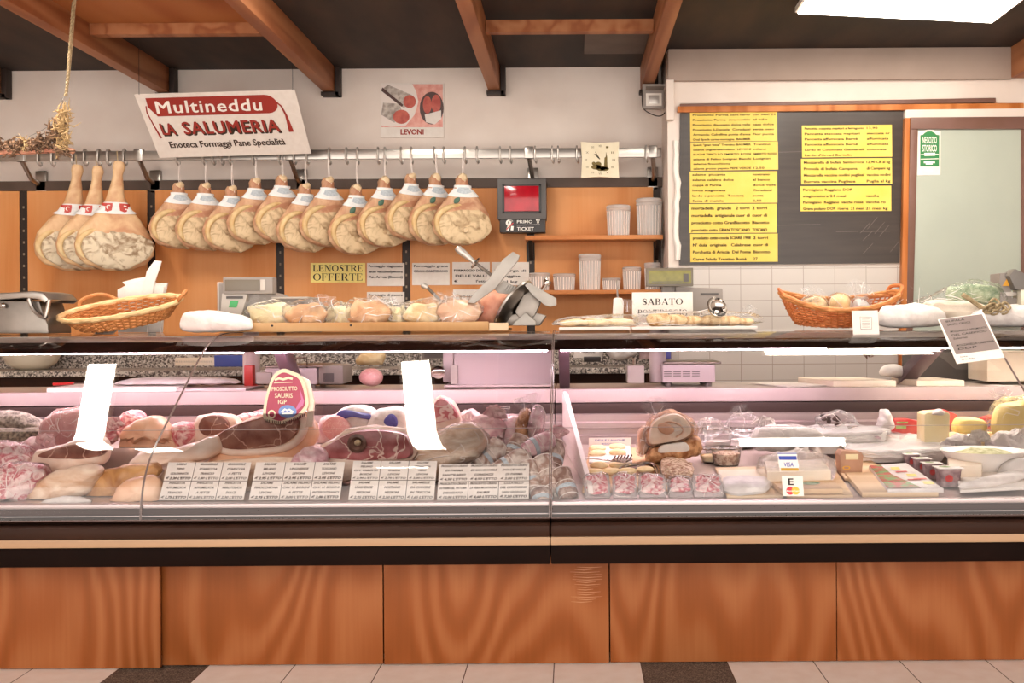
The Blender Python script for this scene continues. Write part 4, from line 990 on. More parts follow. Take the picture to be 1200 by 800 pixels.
def counter(name, label, x0, x1, seams, struts, leds):
    o = thing(name, label, 'counter', ((x0+x1)/2, 4.5, 0), 'glass fronted display counters')
    def B(nm, lo, hi, m, bev=.003): b = BM(); box(b, lo, hi, bev); return obj(nm, b, m, o)
    g = .0015; x0 += g; x1 -= g
    B('base_body', (x0, 4.0, .09), (x1, 5.34, .43), 'counter_black'); B('base_foot', (x0+.05, 4.1, 0), (x1-.05, 5.2, .09), 'counter_black', 0)
    B('black_band', (x0, 3.765, .432), (x1, 4.0, .507), 'counter_black', .006)
    B('tan_strip', (x0, 3.745, .507), (x1, 3.9, .538), 'strip_tan', .004)
    B('bumper', (x0, 3.735, .538), (x1, 3.9, .582), 'counter_frame', .012)
    B('front_trim', (x0, 3.812, .608), (x1, 3.86, .6115), 'steel_rib', .001); B('lower_band', (x0, 3.825, .582), (x1, 3.86, .606), 'counter_frame', .003)
    B('front_band', (x0, 3.818, .612), (x1, 3.86, .641), 'front_metal', .004)
    B('front_sill', (x0, 3.80, .640), (x1, 3.856, .656), 'steel_rib', .004)
    b = BM(); prism(b, [Vector((x0, 3.866, .6442)), Vector((x0, 4.86, .7486)), Vector((x0, 4.86, .60)), Vector((x0, 3.86, .60))], Vector((x1-x0, 0, 0))); obj('deck', b, 'deck', o, False)
    prof = [(4.83, .74), (4.83, .785), (4.845, .79), (4.845, .815), (4.835, .82), (4.835, .845), (4.855, .852), (4.855, .885), (4.875, .89), (4.875, .93), (4.9, .93), (4.9, .70)]
    b = BM(); prism(b, [Vector((x0, y, z)) for y, z in prof], Vector((x1-x0, 0, 0))); obj('back_wall', b, 'steel_rib', o, False)
    B('back_strip', (x0, 4.868, .885), (x1, 4.90, .936), 'strip_dark', .004)  # dark strip under the worktop edge
    B('rear_body', (x0, 4.902, .432), (x1, 5.33, .94), 'machine_grey'); B('worktop_edge', (x0, 4.872, .94), (x1, 4.90, 1.003), 'worktop', .004); B('worktop', (x0, 4.90, .942), (x1, 5.36, 1.0025), 'worktop_top')
    B('canopy', (x0, 4.63, 1.196), (x1, 5.0, 1.268), 'counter_frame', .008)
    B('canopy_edge', (x0, 4.622, 1.245), (x1, 4.634, 1.270), 'alu', .002)
    for xs, w, yb in struts:
        b = BM(); prism(b, [Vector((xs-w/2, 4.66, 1.197)), Vector((xs-w/2, 4.80, 1.197)), Vector((xs-w/2, yb+.15, 1.003)), Vector((xs-w/2, yb, 1.003))], Vector((w, 0, 0)), .003); obj('canopy_strut', b, 'counter_post', o)
    for a, c, m in leds: B('led_strip', (a, 4.64, 1.191), (c, 4.67, 1.1955), m, 0)
    xs = [x0]+seams+[x1]
    for a, c in zip(xs, xs[1:]): pane(o, a+.002, c-.002)
    return o
mat('led_pink', '#ffe4ef', emit=36); mat('led_warm', '#fff0e2', emit=36)
XS = -.0897
def xu(u, y): return P(u, 400, y).x
cl = counter('meat_counter', 'left glass fronted counter full of hams, cut meats and salami', -3.1, XS, [-1.6065], [(-1.345, .05, 4.905)], [(-2.95, xu(284, 4.65), 'led_pink'), (xu(300, 4.65), XS-.03, 'led_pink')])
cr = counter('cheese_counter', 'right glass fronted counter with cheeses, packs and white tubs', XS, 2.75, [1.838], [(1.66, .075, 5.12), (XS+.045, .05, 5.0)], [(XS+.03, xu(968, 4.65), 'led_pink'), (xu(1046, 4.65), 2.6, 'led_warm')])
# step on which the back row of meats stands
b = BM(); box(b, (-3.05, 4.36, .70), (XS-.03, 4.82, .80), .004); obj('display_step', b, 'deck', cl)
# plinth panels
for u0, u1, y, l in [(-330, 187, 3.935, 'wooden plinth panel at the left end, standing slightly proud of the next'), (189.5, 448.5, 3.965, 'second wooden plinth panel from the left, under the meat counter'), (450, 713.5, 3.962, 'middle wooden plinth panel with scratches at its top right corner'), (715, 980, 3.967, 'fourth wooden plinth panel from the left, beside the dark floor tile on the right'), (981, 1350, 3.967, 'right end wooden plinth panel with pointed arch grain')]:
    b = BM(); x0 = P(u0, 720, y).x; x1 = P(u1, 720, y).x; box(b, (x0, y, .004), (x1, y+.018, .4315), .0015)
    pn = tag(obj('plinth_panel', b, 'plinth_wood'), l, 'panel', 'wooden plinth panels of the counter')
    if 'scratches' in l:
        b = BM(); M = Matrix(((1, 0, 0, 0), (0, 0, -1, y-.0002), (0, 1, 0, 0), (0, 0, 0, 1))); rnd = random.Random(6)
        for k in range(15): q0 = P(668+10*rnd.random(), 664+k*2.9, y); q1 = P(690+20*rnd.random(), 664+k*2.9, y); stroke(b, M, [(q0.x, q0.z), (q0.x*.5+q1.x*.5, q0.z-.003), (q1.x, q0.z)], [.0008, .0030, .0008], .0006)
        obj('scratches', b, 'scratch_wood', pn, False)
# white divider between the two counters
b = BM(); prism(b, [Vector((.052-(y-3.88)*.118, y, z)) for y, z in ((3.88, .672), (4.78, .75), (4.78, 1.0), (4.70, .99), (4.30, .845), (3.90, .70))], Vector((.020, 0, 0)), .002)
tag(obj('divider_board', b, 'acrylic'), 'white upright divider board between the meats and the cheeses', 'divider')

# ------------------------------------------------------------------ behind the glass: the work surface and the back counter
ZW = 1.003
def bowl_(name, label, u, y, z, r, h, m, group=None):
    b = BM(); x = xu(u, y); pr = [(r*.5, 0), (r*.82, h*.35), (r, h*.9), (r*1.03, h), (r*.97, h), (r*.78, h*.4), (r*.4, h*.12)]
    lathe(b, pr, (x, y, z), 32); return tag(obj(name, b, m), label, 'bowl', group)
bowl_('mixing_bowl', 'large cream bowl seen under the counter shelf at far left', 37, 6.36, 1.051, .17, .11, 'plate_cream')
def board(u0, u1, y0, y1, z, t, label, m, name='cutting_board', sk=0):
    b = BM(); prism(b, [Vector((xu(u0, y0), y0, z+t)), Vector((xu(u1, y0), y0, z+t)), Vector((xu(u1, y0)+sk, y1, z+t)), Vector((xu(u0, y0)+sk, y1, z+t))], Vector((0, 0, -t)), .003)
    return tag(obj(name, b, m), label, 'board', 'cutting boards on the work surface')
board(54, 206, 4.90, 5.22, ZW, .022, 'white cutting board with a red handled knife, under the left shelf', 'tub_white')
board(206, 288, 4.91, 5.2, ZW, .012, 'thin white cutting board right of the knife board', 'machine_pink')
o = thing('kitchen_knife', 'knife with red handle lying on the white cutting board', 'knife', (xu(75, 5.0), 5.0, ZW+.023))
b = BM(); tube(b, [(xu(62, 5.0), 5.0, ZW+.034), (xu(84, 5.0), 5.02, ZW+.036)], .011, 8, flat=.7); obj('handle', b, 'red_handle', o)
b = BM(); prism(b, [Vector((xu(84, 5.0), 5.005, ZW+.033)), Vector((xu(118, 5.0), 5.05, ZW+.03)), Vector((xu(108, 5.0), 5.07, ZW+.03)), Vector((xu(84, 5.0), 5.035, ZW+.033))], Vector((0, 0, .003))); obj('blade', b, 'steel', o, False)
lump('paper_parcel', 'long flat white paper parcel on the boards below the left shelf', 'parcel', 'white_wrap', [(xu(u, 5.1), y, ZW+.032) for u, y in ((140, 5.02), (180, 4.99), (250, 5.0), (283, 5.05), (270, 5.15), (200, 5.2), (150, 5.16))], UP, .03, .008, jit=.006)
# scales
def scale_unit(label, u0, u1, vt, y, head, pole_u):
    o = thing('shop_scale', label, 'scale', (xu((u0+u1)/2, y), y, ZW), 'counter scales on the work surface')
    b = BM(); a = xu(u0, y); c = xu(u1, y); box(b, (a, y, ZW+.02), (c, y+.28, P(u0, vt, y).z), .008); obj('body', b, 'machine_pink', o)
    b = BM(); box(b, (a+.01, y-.01, P(u0, vt, y).z+.001), (c+.03, y+.3, P(u0, vt, y).z+.012), .004); obj('weighing_plate', b, 'steel_dull', o)
    for k in range(4):
        b = BM(); lathe(b, [(.016, 0), (.018, .021)], (a+.03 if k % 2 else c-.03, y+.03 if k < 2 else y+.25, ZW), 10); obj('foot', b, 'grey_plastic', o)
    b = BM(); px = xu(pole_u, y+.1); lathe(b, [(.042, 0), (.042, .18), (.036, .34)], (px, y+.12, ZW+.02), 16); obj('column', b, 'machine_pink', o)
    return o
s1 = scale_unit('pink white counter scale behind the shield shaped ham label', 310, 371, 431, 5.07, None, 293)
b = BM(); pbox(b, 373, 428, 402, 450, 5.08, .22, .008); obj('control_box', b, 'machine_grey', s1); b = BM(); pbox(b, 379, 437, 391, 447, 5.075, .01); obj('button_plate', b, 'dark_grey', s1)
b = BM(); tube(b, W([(328, 431), (328, 420), (360, 419), (360, 431)], 5.06), .004, 6); obj('wire_rack', b, 'chrome', s1)
b = BM(); pbox(b, 300, 436, 318, 450, 5.06, .1, .006); obj('side_box', b, 'machine_white', s1)
s2 = scale_unit('pale pink counter scale with vent slots right of the middle post', 776, 838, 427, 5.02, None, 771)
b = BM()
for k in range(3):
    for j in range(4): pbox(b, 778+j*11, 435+k*2.3, 787+j*11, 436.1+k*2.3, 5.018, .004)
obj('vent_slots', b, 'grey_plastic', s2, False)
b = BM(); pbox(b, 735.5, 428, 755, 449, 5.0, .16, .006); o = tag(obj('label_printer', b, 'machine_white'), 'small cream box beside the right scale column', 'box')
b = BM(); a = P(743, 428, 5.06); tube(b, [a, a+Vector((0, 0, .035))], .008, 8); obj('knob', b, 'chrome', o)
# slicer with big pale housing seen under the shelf
o = thing('meat_slicer', 'large pale pink slicer housing under the shelf left of the middle post', 'slicer', P(590, 452, 5.0))
b = BM(); pbox(b, 532, 402, 648, 451, 5.02, .3, .01); obj('housing', b, 'machine_pink', o)
b = BM(); pbox(b, 519, 404, 531.5, 448, 5.04, .2, .008); obj('side_cover', b, 'machine_pink', o)
b = BM(); pbox(b, 528, 428, 536, 450, 5.0, .03, .003); obj('latch', b, 'machine_white', o)
b = BM(); pbox(b, 520, 450.5, 648, 454, 4.96, .38, .004); obj('base', b, 'worktop', o)
b = BM(); lathe(b, [(.012, 0), (.022, .01), (.022, .04), (.01, .05)], P(516, 436, 5.0), 14, (-1, 0, 0)); lathe(b, [(.03, 0), (.032, .012), (.02, .02)], P(514, 436, 4.985), 16, (0, -1, 0)); obj('dial', b, 'chrome', o)
o = thing('receipt_printer', 'small printer with blue strip on the back counter under the shelf', 'printer', P(508, 418, 6.3))
b = BM(); pbox(b, 494, 402, 522, 421, 6.2, .2, .004); obj('body', b, 'machine_grey', o); b = BM(); pbox(b, 496, 404, 521, 410, 6.195, .01, .001); obj('blue_strip', b, 'blue_print', o)
b = BM()
for k in range(4): pbox(b, 497, 411.5+k*2, 520, 412.5+k*2, 6.196, .006)
obj('slots', b, 'dark_grey', o, False)
o = thing('cling_film_box', 'blue and white long box on the back counter under the left shelf', 'box', P(245, 430, 6.2))
b = BM(); pbox(b, 251, 416, 286, 429.5, 6.16, .08, .003); obj('blue_end', b, 'blue_box', o); b = BM(); pbox(b, 205, 419, 251, 428.5, 6.165, .06, .002); obj('ruler_edge', b, 'cheese_white', o)
b = BM(); M, w, h = frame_of(P(205, 419, 6.163), P(251, 419, 6.163), P(205, 428.5, 6.163))
for k in range(22): stroke(b, M, [(w*(.03+k*.043), h*.4), (w*(.03+k*.043), h*.62)], .002, .001)
obj('ticks', b, 'ink_soft', o, False)
b = BM(); pbox(b, 286, 428, 296, 456, 5.12, .08, .004); pbox(b, 286, 452, 300, 456, 5.1, .1, .003); tag(obj('red_holder', b, 'red_handle'), 'red plastic holder beside the scale column', 'holder')
lump('mortadella', 'small whole round mortadella on the work surface under the shelf', 'mortadella', 'mortadella', W(ell(421, 431, 449, 452.5), 5.08), FR, .06, .06, jit=.002)
lump('bread_loaf', 'pale bread pieces on the back counter behind the mortadella', 'bread', 'bread', W([(420, 426), (421, 416), (432, 412.5), (449, 414), (450, 421), (446, 427)], 6.3), FR, .05, .05, jit=.012)
o = thing('bread_bag', 'white paper bag with lettering standing on the right end of the back counter', 'bag', P(700, 424, 6.2))
b = BM(); pex(b, [(673, 404), (708, 404), (706, 419.5), (672, 419.5)], 6.3, .1, .004); obj('bag', b, 'paper', o)
b = BM(); M, w, h = frame_of(P(673, 404, 6.297), P(708, 404, 6.297), P(673, 419.5, 6.297)); put(b, 'PANE', M, w*.5, h*.35, h*.2, w*.4, .01, 0, 'C', 1, .001); obj('lettering', b, 'ink_soft', o, False)
b = BM(); pbox(b, 684, 418, 704, 424, 6.22, .1, .004); tag(obj('card_reader', b, 'black_plastic'), 'small black device in front of the white bread bag on the back counter', 'reader')
lump('flour_bag', 'white crumpled bag leaning beside the bread bag on the back counter', 'bag', 'white_wrap', W([(708, 404), (728, 402), (748, 408), (742, 419), (724, 421), (712, 414)], 6.26), FR, .05, .05, jit=.01)
o = thing('shop_phone', 'dark red and grey small boxes at the tiled corner behind the right scale', 'box', P(757, 415, 6.1))
b = BM(); pbox(b, 750, 405, 765, 421, 6.1, .08, .004); obj('red_box', b, 'pack_purple', o); b = BM(); pbox(b, 776, 406, 787, 421, 6.12, .07, .003); obj('grey_box', b, 'machine_grey', o); b = BM(); pbox(b, 777, 411, 786, 420, 6.115, .01, .001); obj('violet_face', b, 'blue_print', o)
# papers and boards on the right work surface
b = BM(); prism(b, [Vector((xu(885, 5.05), 5.2, ZW+.006)), Vector((xu(940, 5.1), 5.22, ZW+.006)), Vector((xu(976, 4.92), 4.99, ZW+.006)), Vector((xu(922, 4.88), 4.885, ZW+.006))], Vector((0, 0, -.004))); tag(obj('paper_sheets', b, 'paper'), 'white paper sheets lying askew on the right work surface', 'paper')
board(976, 1050, 4.93, 5.25, ZW, .03, 'thick cream cutting board left of the slanted strut', 'cheese_white', sk=-.1)
board(1074, 1130, 4.93, 5.2, ZW, .028, 'cream cutting board right of the slanted strut', 'cheese_white', sk=-.04)
lump('white_bowl', 'small white upturned bowl beside the slanted strut', 'bowl', 'tub_white', W([(1033, 440), (1034, 431), (1042, 427), (1052, 427), (1060, 432), (1060, 441)], 5.1), FR, .06, .08, jit=0)
o = thing('backdrop_panel', 'dark grey board standing behind the right cutting board', 'board', P(1120, 445, 5.4)); b = BM(); pbox(b, 1058, 404, 1172, 449, 5.33, .015, .002); obj('panel', b, 'dark_grey', o)
o = thing('white_crate', 'plain white box standing on the work surface at the right edge', 'box', P(1180, 448, 5.1)); b = BM(); pbox(b, 1157, 412, 1245, 447, 5.02, .25, .006); obj('box', b, 'cheese_white', o)
lump('white_packet', 'white packets on the work surface edge at far right', 'packet', 'white_wrap', W([(1150, 463), (1152, 452), (1200, 452), (1210, 463)], 4.93), FR, .03, .05, jit=.004)
b = BM(); tuft(b, W([(1008, 404), (1016, 409), (1019, 418)], 4.95), 46, .03, 6, .003, .5); tuft(b, W([(1019, 405), (1030, 396)], 4.9), 20, .05, 7, .003, .4)
tag(obj('herb_sprig', b, 'dry_brown'), 'dried herb sprig hanging below the shelf under the right basket', 'herbs')
# ------------------------------------------------------------------ things standing on the counter shelf
def rest(o, z=ZS):
    lo = 1e9
    def walk(x):
        nonlocal lo
        if x.type == 'MESH':
            for v in x.data.vertices: lo = min(lo, v.co.z + WL[x].z)
        for c in x.children: walk(c)
    walk(o); d = z-lo; o.location.z += d
    def up(x): WL[x] = WL[x] + Vector((0, 0, d)); [up(c) for c in x.children]
    up(o); return o
# stainless hood at the left
o = thing('steel_mincer', 'stainless steel machine with curved lid at the left end of the shelf', 'machine', P(25, 388, 4.8))
b = BM(); pex(b, [(-30, 352), (0, 351), (46, 352), (50, 366), (56, 380), (57, 390), (-30, 390)], 4.72, .22, .008); obj('body', b, 'steel_dull', o)
b = BM(); pex(b, [(-30, 343), (10, 342), (38, 340), (50, 342), (57, 350), (52, 354), (46, 350), (30, 348), (0, 350), (-30, 351)], 4.68, .28, .006); obj('lid', b, 'steel', o)
b = BM(); tube(b, smooth_path(W([(34, 349), (37, 358), (43, 366), (52, 371), (55, 364), (58, 350)], 4.69), 4), .010, 8); obj('chute_rim', b, 'steel', o)
b = BM(); lathe(b, [(.012, 0), (.012, .01), (.006, .014)], P(4, 357, 4.705), 14, (0, -1, 0)); obj('bolt', b, 'chrome', o)
rest(o)
# baskets
def basket(label, u0, u1, y, a, bdep, hgt, rot, mw, mr, rise, seed, vbase):
    cx = xu((u0+u1)/2, y); o = thing('wicker_basket', label, 'basket', (cx, y, ZS), 'wicker baskets on the counter shelf')
    def pt(t, k, off=0):
        f = .72+.28*k; x = math.cos(t)*(a*f+off); yy = math.sin(t)*(bdep*f+off); z = hgt*k*(1+rise*math.cos(t)**2*k)
        return rot @ Vector((x, yy, z)) + Vector((cx, y, ZS+.004))
    b = BM(); K = 9; n = 96
    for k in range(K):
        q = (k+.5)/K; tube(b, [pt(2*PI*i/n, q, .005*math.sin(24*2*PI*i/n + (k % 2)*PI)) for i in range(n)], hgt/K*.46, 5, True)
    for i in range(48):
        t = 2*PI*i/48; tube(b, [pt(t, k/5) for k in range(6)], .0045, 5)
    obj('weave', b, mw, o)
    b = BM(); r = [b.verts.new(pt(2*PI*i/40, .02)) for i in range(40)]; r2 = [b.verts.new(pt(2*PI*i/40, .06)) for i in range(40)]
    b.faces.new(r); b.faces.new(r2)
    for i in range(40): b.faces.new([r[i], r[(i+1) % 40], r2[(i+1) % 40], r2[i]])
    obj('bottom', b, mw, o)
    b = BM()
    for j, q in enumerate((1.0, 1.07)): tube(b, [pt(2*PI*i/64, q, .004*math.sin(16*2*PI*i/64+j*2)) for i in range(64)], .010, 7, True)
    obj('rim', b, mr, o)
    return o, pt
rotL = Matrix.Rotation(math.radians(-8), 3, 'Y') @ Matrix.Rotation(math.radians(24), 3, 'X')
bk, ptL = basket('oval wicker basket tilted to show its woven inside, left of the white parcel', 74, 220, 4.84, .285, .11, .075, rotL, 'wicker', 'wicker_pale', 0, 1, 388)
b = BM(); tube(b, smooth_path([ptL(PI*.78, 1.05), ptL(PI*.72, 1.5), ptL(PI*.62, 1.6), ptL(PI*.55, 1.08)], 5), .009, 7); obj('handle', b, 'wicker', bk)
b = BM(); tube(b, smooth_path([ptL(-.25, 1.05), ptL(-.2, 1.4), ptL(.12, 1.45), ptL(.2, 1.05)], 5), .009, 7); obj('handle', b, 'wicker', bk)
rest(bk)
o = sheet('paper_label', 'small white crumpled label lying inside the tilted basket', 'label', 'paper', ptL(PI*1.0, .32)+Vector((.10, 0, .012)), ptL(PI*1.0, .32)+Vector((.20, 0, .02)), ptL(PI*1.0, .32)+Vector((.10, -.05, -.005)), None)[0]
# paper bags behind the basket
o = thing('paper_bag', 'bundle of white paper bags with one pulled up high, behind the tilted basket', 'bags', P(167, 386, 5.0))
for i, q in enumerate([[(138, 388), (137.5, 338), (147, 333), (143, 329), (158, 325), (172, 323), (183, 330), (196, 330), (193, 345), (190, 388)], [(146, 388), (145, 334), (168, 327), (192, 334), (188, 388)]]):
    b = BM(); pex(b, q, 5.02-.02*i, .012, .002); obj('bag', b, 'paper', o)
b = BM(); pex(b, [(152, 388), (166, 340), (172, 316), (181, 303.5), (189, 304.5), (187, 312), (180, 332), (172, 388)], 4.985, .01, .002); obj('pulled_bag', b, 'paper', o)
rest(o)
# white parcel draped over the edge
o = lump('white_parcel', 'soft white paper parcel right of the tilted basket, hanging over the shelf edge', 'parcel', 'white_wrap', W([(214, 392), (213, 375), (222, 369), (245, 367.5), (270, 371), (292, 377), (296, 388), (285, 392), (250, 393)], 4.66), FR, .05, .12, jit=.004)
rest(o)
# cash scale
o = thing('till_scale', 'grey till scale with tilted display and green key, behind the white parcel', 'scale', P(310, 386, 4.9))
y = 4.885
b = BM(); pex(b, [(256, 333), (263, 333), (320, 345), (330, 350), (360, 350), (372, 362), (366, 390), (257, 390)], y, .2, .006); obj('body', b, 'machine_grey', o)
b = BM(); pex(b, [(260, 345), (290, 346), (282, 374), (258, 369)], y-.035, .04, .004); obj('keypad_panel', b, 'machine_white', o)
b = BM(); pex(b, [(270, 353.5), (279.5, 354), (277, 362), (268, 361.5)], y-.038, .006, .001); obj('green_key', b, 'lcd_green', o)
b = BM(); pbox(b, 265, 348.5, 284.5, 351.5, y-.04, .01, .001); pbox(b, 335, 355.5, 356, 357.5, y-.003, .01, .001); obj('paper_slot', b, 'dark_grey', o)
hd = BM(); pbox(hd, 261, 326, 319.5, 346, y-.05, .07, .006); hd = obj('display_head', hd, 'machine_grey', o)
b = BM(); pbox(b, 263.5, 329, 304, 342.5, y-.054, .01, .001); obj('screen', b, 'lcd_dim', hd)
b = BM(); pbox(b, 305, 329, 310.5, 341.5, y-.053, .01, .001); obj('key_strip', b, 'machine_white', hd)
b = BM(); pbox(b, 254.5, 332, 260.5, 368, y+.01, .05, .004); obj('side_post', b, 'machine_white', o)
b = BM(); pbox(b, 318, 349, 361, 351.5, y-.01, .2, .002); obj('plate_edge', b, 'machine_white', o)
rest(o)
# wooden board with wrapped cheeses and meats
yb0 = 4.70
o = thing('serving_board', 'long wooden board on the shelf carrying wrapped cured meats', 'board', P(430, 388, 4.8))
b = BM(); x0, x1 = xu(265, yb0), xu(596, yb0); zt_ = P(430, 377.5, yb0).z
box(b, (x0, yb0, ZS+.001), (x1, yb0+.26, ZS+.012), .003); obj('base', b, 'board_wood', o)
b = BM(); box(b, (x0-.004, yb0-.012, ZS+.001), (xu(573, yb0), yb0+.006, zt_), .004); obj('front_lip', b, 'board_wood', o)
b = BM(); box(b, (xu(573, yb0)+.001, yb0-.008, ZS+.001), (x1, yb0+.01, zt_-.006), .004); obj('end_block', b, 'beech', o)
b = BM()
for u, v in ((293, 380.5), (320, 381.5), (412, 381), (274, 385)): disc(b, Matrix(((1, 0, 0, xu(u, yb0)), (0, 0, -1, yb0-.0125), (0, 1, 0, P(u, v, yb0).z), (0, 0, 0, 1))), 0, 0, .006, .005, 10, .001)
obj('knots', b, 'dark_brown', o, False)
ZB_ = ZS+.0125
WR = [((291, 357, 344, 390), 'cheese_cream', 'flat cream cheese piece in cling film at the left end of the serving board', 4.80), ((334, 356, 386, 390), 'cheese_rind', 'wrapped cheese with pink heart and twisted film, second on the serving board', 4.76), ((381, 360, 414, 390), 'cheese_cream', 'small cream wrapped piece behind the big brown one on the serving board', 4.84), ((409, 353, 458, 390), 'cheese_rind', 'large rounded brown pink wrapped piece in the middle of the serving board', 4.77), ((450, 361, 482, 390), 'cheese_cream', 'cream wrapped piece right of the big rounded one', 4.82), ((474, 355, 522, 390), 'bread', 'pale wrapped piece with glassy creased film, centre right of the serving board', 4.77), ((513, 352, 562, 390), 'rind_peach', 'brown crusted wrapped piece with cut red edge, next to the slicer', 4.75)]
for i, ((u0, v0, u1, v1), m, l, y) in enumerate(WR):
    b = BM(); rz = random.Random(i+50); puff(b, [p+Vector((rz.uniform(-.012, .012), 0, rz.uniform(-.012, .008))) for p in W(ell(u0, v0+4, u1, v1-1, 12, 2.3), y)], FR, .05, .055, 5, .014, i+3, 48, 2.4); o = tag(obj('wrapped_piece', b, m), l, 'food', 'wrapped pieces on the serving board')
    b = BM(); puff(b, W(ell(u0-4, v0+1, u1+4, v1-2, 12, 2.4), y), FR, .062, .065, 6, .022, i+13, 60, 2.6); rag(b, 7, P((u0+u1)/2+(u1-u0)*(.35 if i % 2 else -.3), v0+9, y-.05), .022, .06, i, 1.7); obj('cling_film', b, 'film', o)
    rest(o, ZB_)
# slicing machine with ham on top
o = thing('ham_slicer', 'tilted steel slicing machine with levers and a piece of ham on the shelf', 'slicer', P(600, 386, 4.85))
y = 4.80
b = BM(); pex(b, [(586, 384), (600, 375), (622, 371), (640, 376), (632, 388), (590, 388)], y, .16, .006); obj('base', b, 'steel_dull', o)
b = BM(); c0, c1 = P(603, 362, y), P(620, 342, y); ax = Vector((.68, -.35, -.35)).normalized()
lathe(b, [(.004, 0), (.135, .0), (.14, .004), (.135, .012), (.1, .018), (.004, .02)], P(601, 364, y-.01), 36, (.78, -.28, -.56)); obj('blade', b, 'steel', o)
b = BM(); pex(b, [(603, 372), (613, 352), (625, 345), (634, 360), (626, 378), (612, 384)], y-.03, .08, .01); obj('motor_cover', b, 'steel_dull', o)
b = BM(); pex(b, [(548, 361), (556, 362), (580, 345), (607, 312), (609, 306), (601, 301.5), (590, 310), (572, 334), (556, 350)], y-.10, .022, .002); obj('clamp_arm', b, 'steel_arm', o)
b = BM(); pex(b, [(579, 345), (590, 335), (608, 345), (604, 352), (584, 350)], y-.05, .012, .002)
for k in range(5): pex(b, [(590+k*3.2, 347), (592+k*3.2, 347), (595.5+k*3.2, 341), (593.5+k*3.2, 340.5)], y-.062, .014)
obj('toothed_plate', b, 'steel_arm', o)
b = BM(); pex(b, [(615, 341), (619, 337), (652, 356), (652, 364), (645, 366), (638, 364), (624, 352)], y-.08, .05, .002); obj('handle_bar', b, 'steel_arm', o)
b = BM(); a = P(636, 345, y-.04); tube(b, [a+Vector((-.02, 0, -.03)), a+Vector((.02, 0, .03))], .010, 8); lathe(b, [(.016, -.012), (.02, 0), (.016, .012)], a+Vector((.02, 0, .03)), 12, (.5, 0, .8)); obj('thumb_screw', b, 'chrome', o)
b = BM(); pex(b, [(603, 384), (616, 373), (628, 383), (628, 388), (600, 388)], y-.09, .05, .004); obj('slide_plate', b, 'steel_arm', o)
rest(o)
o = lump('ham_piece', 'reddish brown ham end held in the slicing machine', 'ham', 'cured_pink', W([(553, 388), (552, 372), (560, 356), (574, 347), (590, 347), (600, 354), (598, 368), (590, 380), (578, 388)], 4.83), FR, .05, .06, jit=.005)
rest(o, ZB_)
def steel_rod(label, q, y, handle):
    o = thing('sharpening_steel', label, 'knife steel', P(*q[0], y), 'sharpening steels on the shelf')
    b = BM(); tube(b, W([q[1], q[2]], y), .0075, 8); obj('rod', b, 'steel_dull', o)
    A = P(*q[0], y); B_ = P(*q[1], y); d = (B_-A); Ln = d.length; d.normalize()
    b = BM()
    if handle: lathe(b, [(.012, 0), (.0175, .01), (.018, .04), (.014, Ln*.6), (.011, Ln*.85), (.013, Ln)], A, 16, d)
    else: lathe(b, [(.008, 0), (.013, .004), (.014, Ln*.7), (.01, Ln)], A, 14, d)
    obj('handle', b, 'alu', o)
    if handle: b = BM(); lathe(b, [(.006, -.006), (.03, -.003), (.032, .004), (.01, .01)], B_, 18, d); obj('guard', b, 'chrome', o)
    return o
steel_rod('sharpening steel with thick silver handle sticking up behind the slicer arm', [(535, 290), (557, 308), (586, 330)], 4.86, True)
steel_rod('thin steel rod with white tip leaning behind the wrapped pieces', [(494, 333), (501, 337), (524, 360)], 4.92, False)
# bread trays
def bread_tray(label, u0, u1, items, seed):
    o = thing('bread_tray', label, 'tray', P((u0+u1)/2, 388, 4.75), 'bread trays on the shelf')
    b = BM(); y0 = 4.67; box(b, (xu(u0, y0), y0, ZS), (xu(u1, y0), y0+.25, ZS+.014), .004); obj('paper_tray', b, 'paper_pink', o)
    return o
bread_tray('pink paper tray holding flat pale breads left of the sabato card', 655, 739, 0, 1); bread_tray('pink paper tray holding toasted bread slices under the ladle', 741, 888, 0, 2)
rnd = random.Random(7)
for i, (u0, v0, u1, v1, m, l) in enumerate([(655, 376, 690, 386, 'bread', 'flat pale flatbread at the left end of the bread trays'), (683, 374, 716, 385, 'bread', 'flat pale flatbread second from left on the bread trays'), (708, 373, 744, 385, 'bread', 'flat pale flatbread just left of the sabato card'),
        (757, 366, 786, 383, 'bread_toast', 'pale striped toast slice below the sabato card'), (781, 367, 805, 383, 'bread_toast', 'toast slice second from left below the ladle handle'), (800, 368, 826, 383, 'bread_toast', 'brown toast slice below the ladle handle'), (821, 368, 846, 383, 'bread_toast', 'brown toast slice below the ladle bowl'), (842, 368, 868, 382, 'bread_toast', 'yellowish toast slice right of the ladle bowl'), (862, 370, 884, 382, 'bread_toast', 'yellowish toast slice at the right end of the tray')]):
    b = BM(); y = 4.74+.03*(i % 3); puff(b, W(ell(u0, v0+4, u1, v1+2, 14, 2.6), y), FR, .035, .05, 3, .006, i, 30); o = tag(obj('bread_slice', b, m), l, 'bread', 'breads on the trays'); rest(o, ZS+.015)
b = BM(); puff(b, W([(652, 387), (660, 378), (700, 375), (742, 374), (748, 384), (740, 388)], 4.75), FR, .085, .085, 3, .006, 3, 40); rag(b, 4, P(735, 372, 4.7), .03, .06, 2, 1.2); o = tag(obj('cling_film', b, 'film'), 'clear film stretched over the pale flatbreads', 'film'); rest(o, ZS+.0145)
b = BM(); puff(b, W([(752, 386), (757, 372), (810, 370), (880, 372), (886, 386)], 4.76), FR, .09, .08, 3, .006, 5, 40); rag(b, 6, P(878, 374, 4.7), .02, .04, 9, 1.4); o = tag(obj('cling_film', b, 'film'), 'clear film stretched over the toasted bread slices', 'film'); rest(o, ZS+.0145)
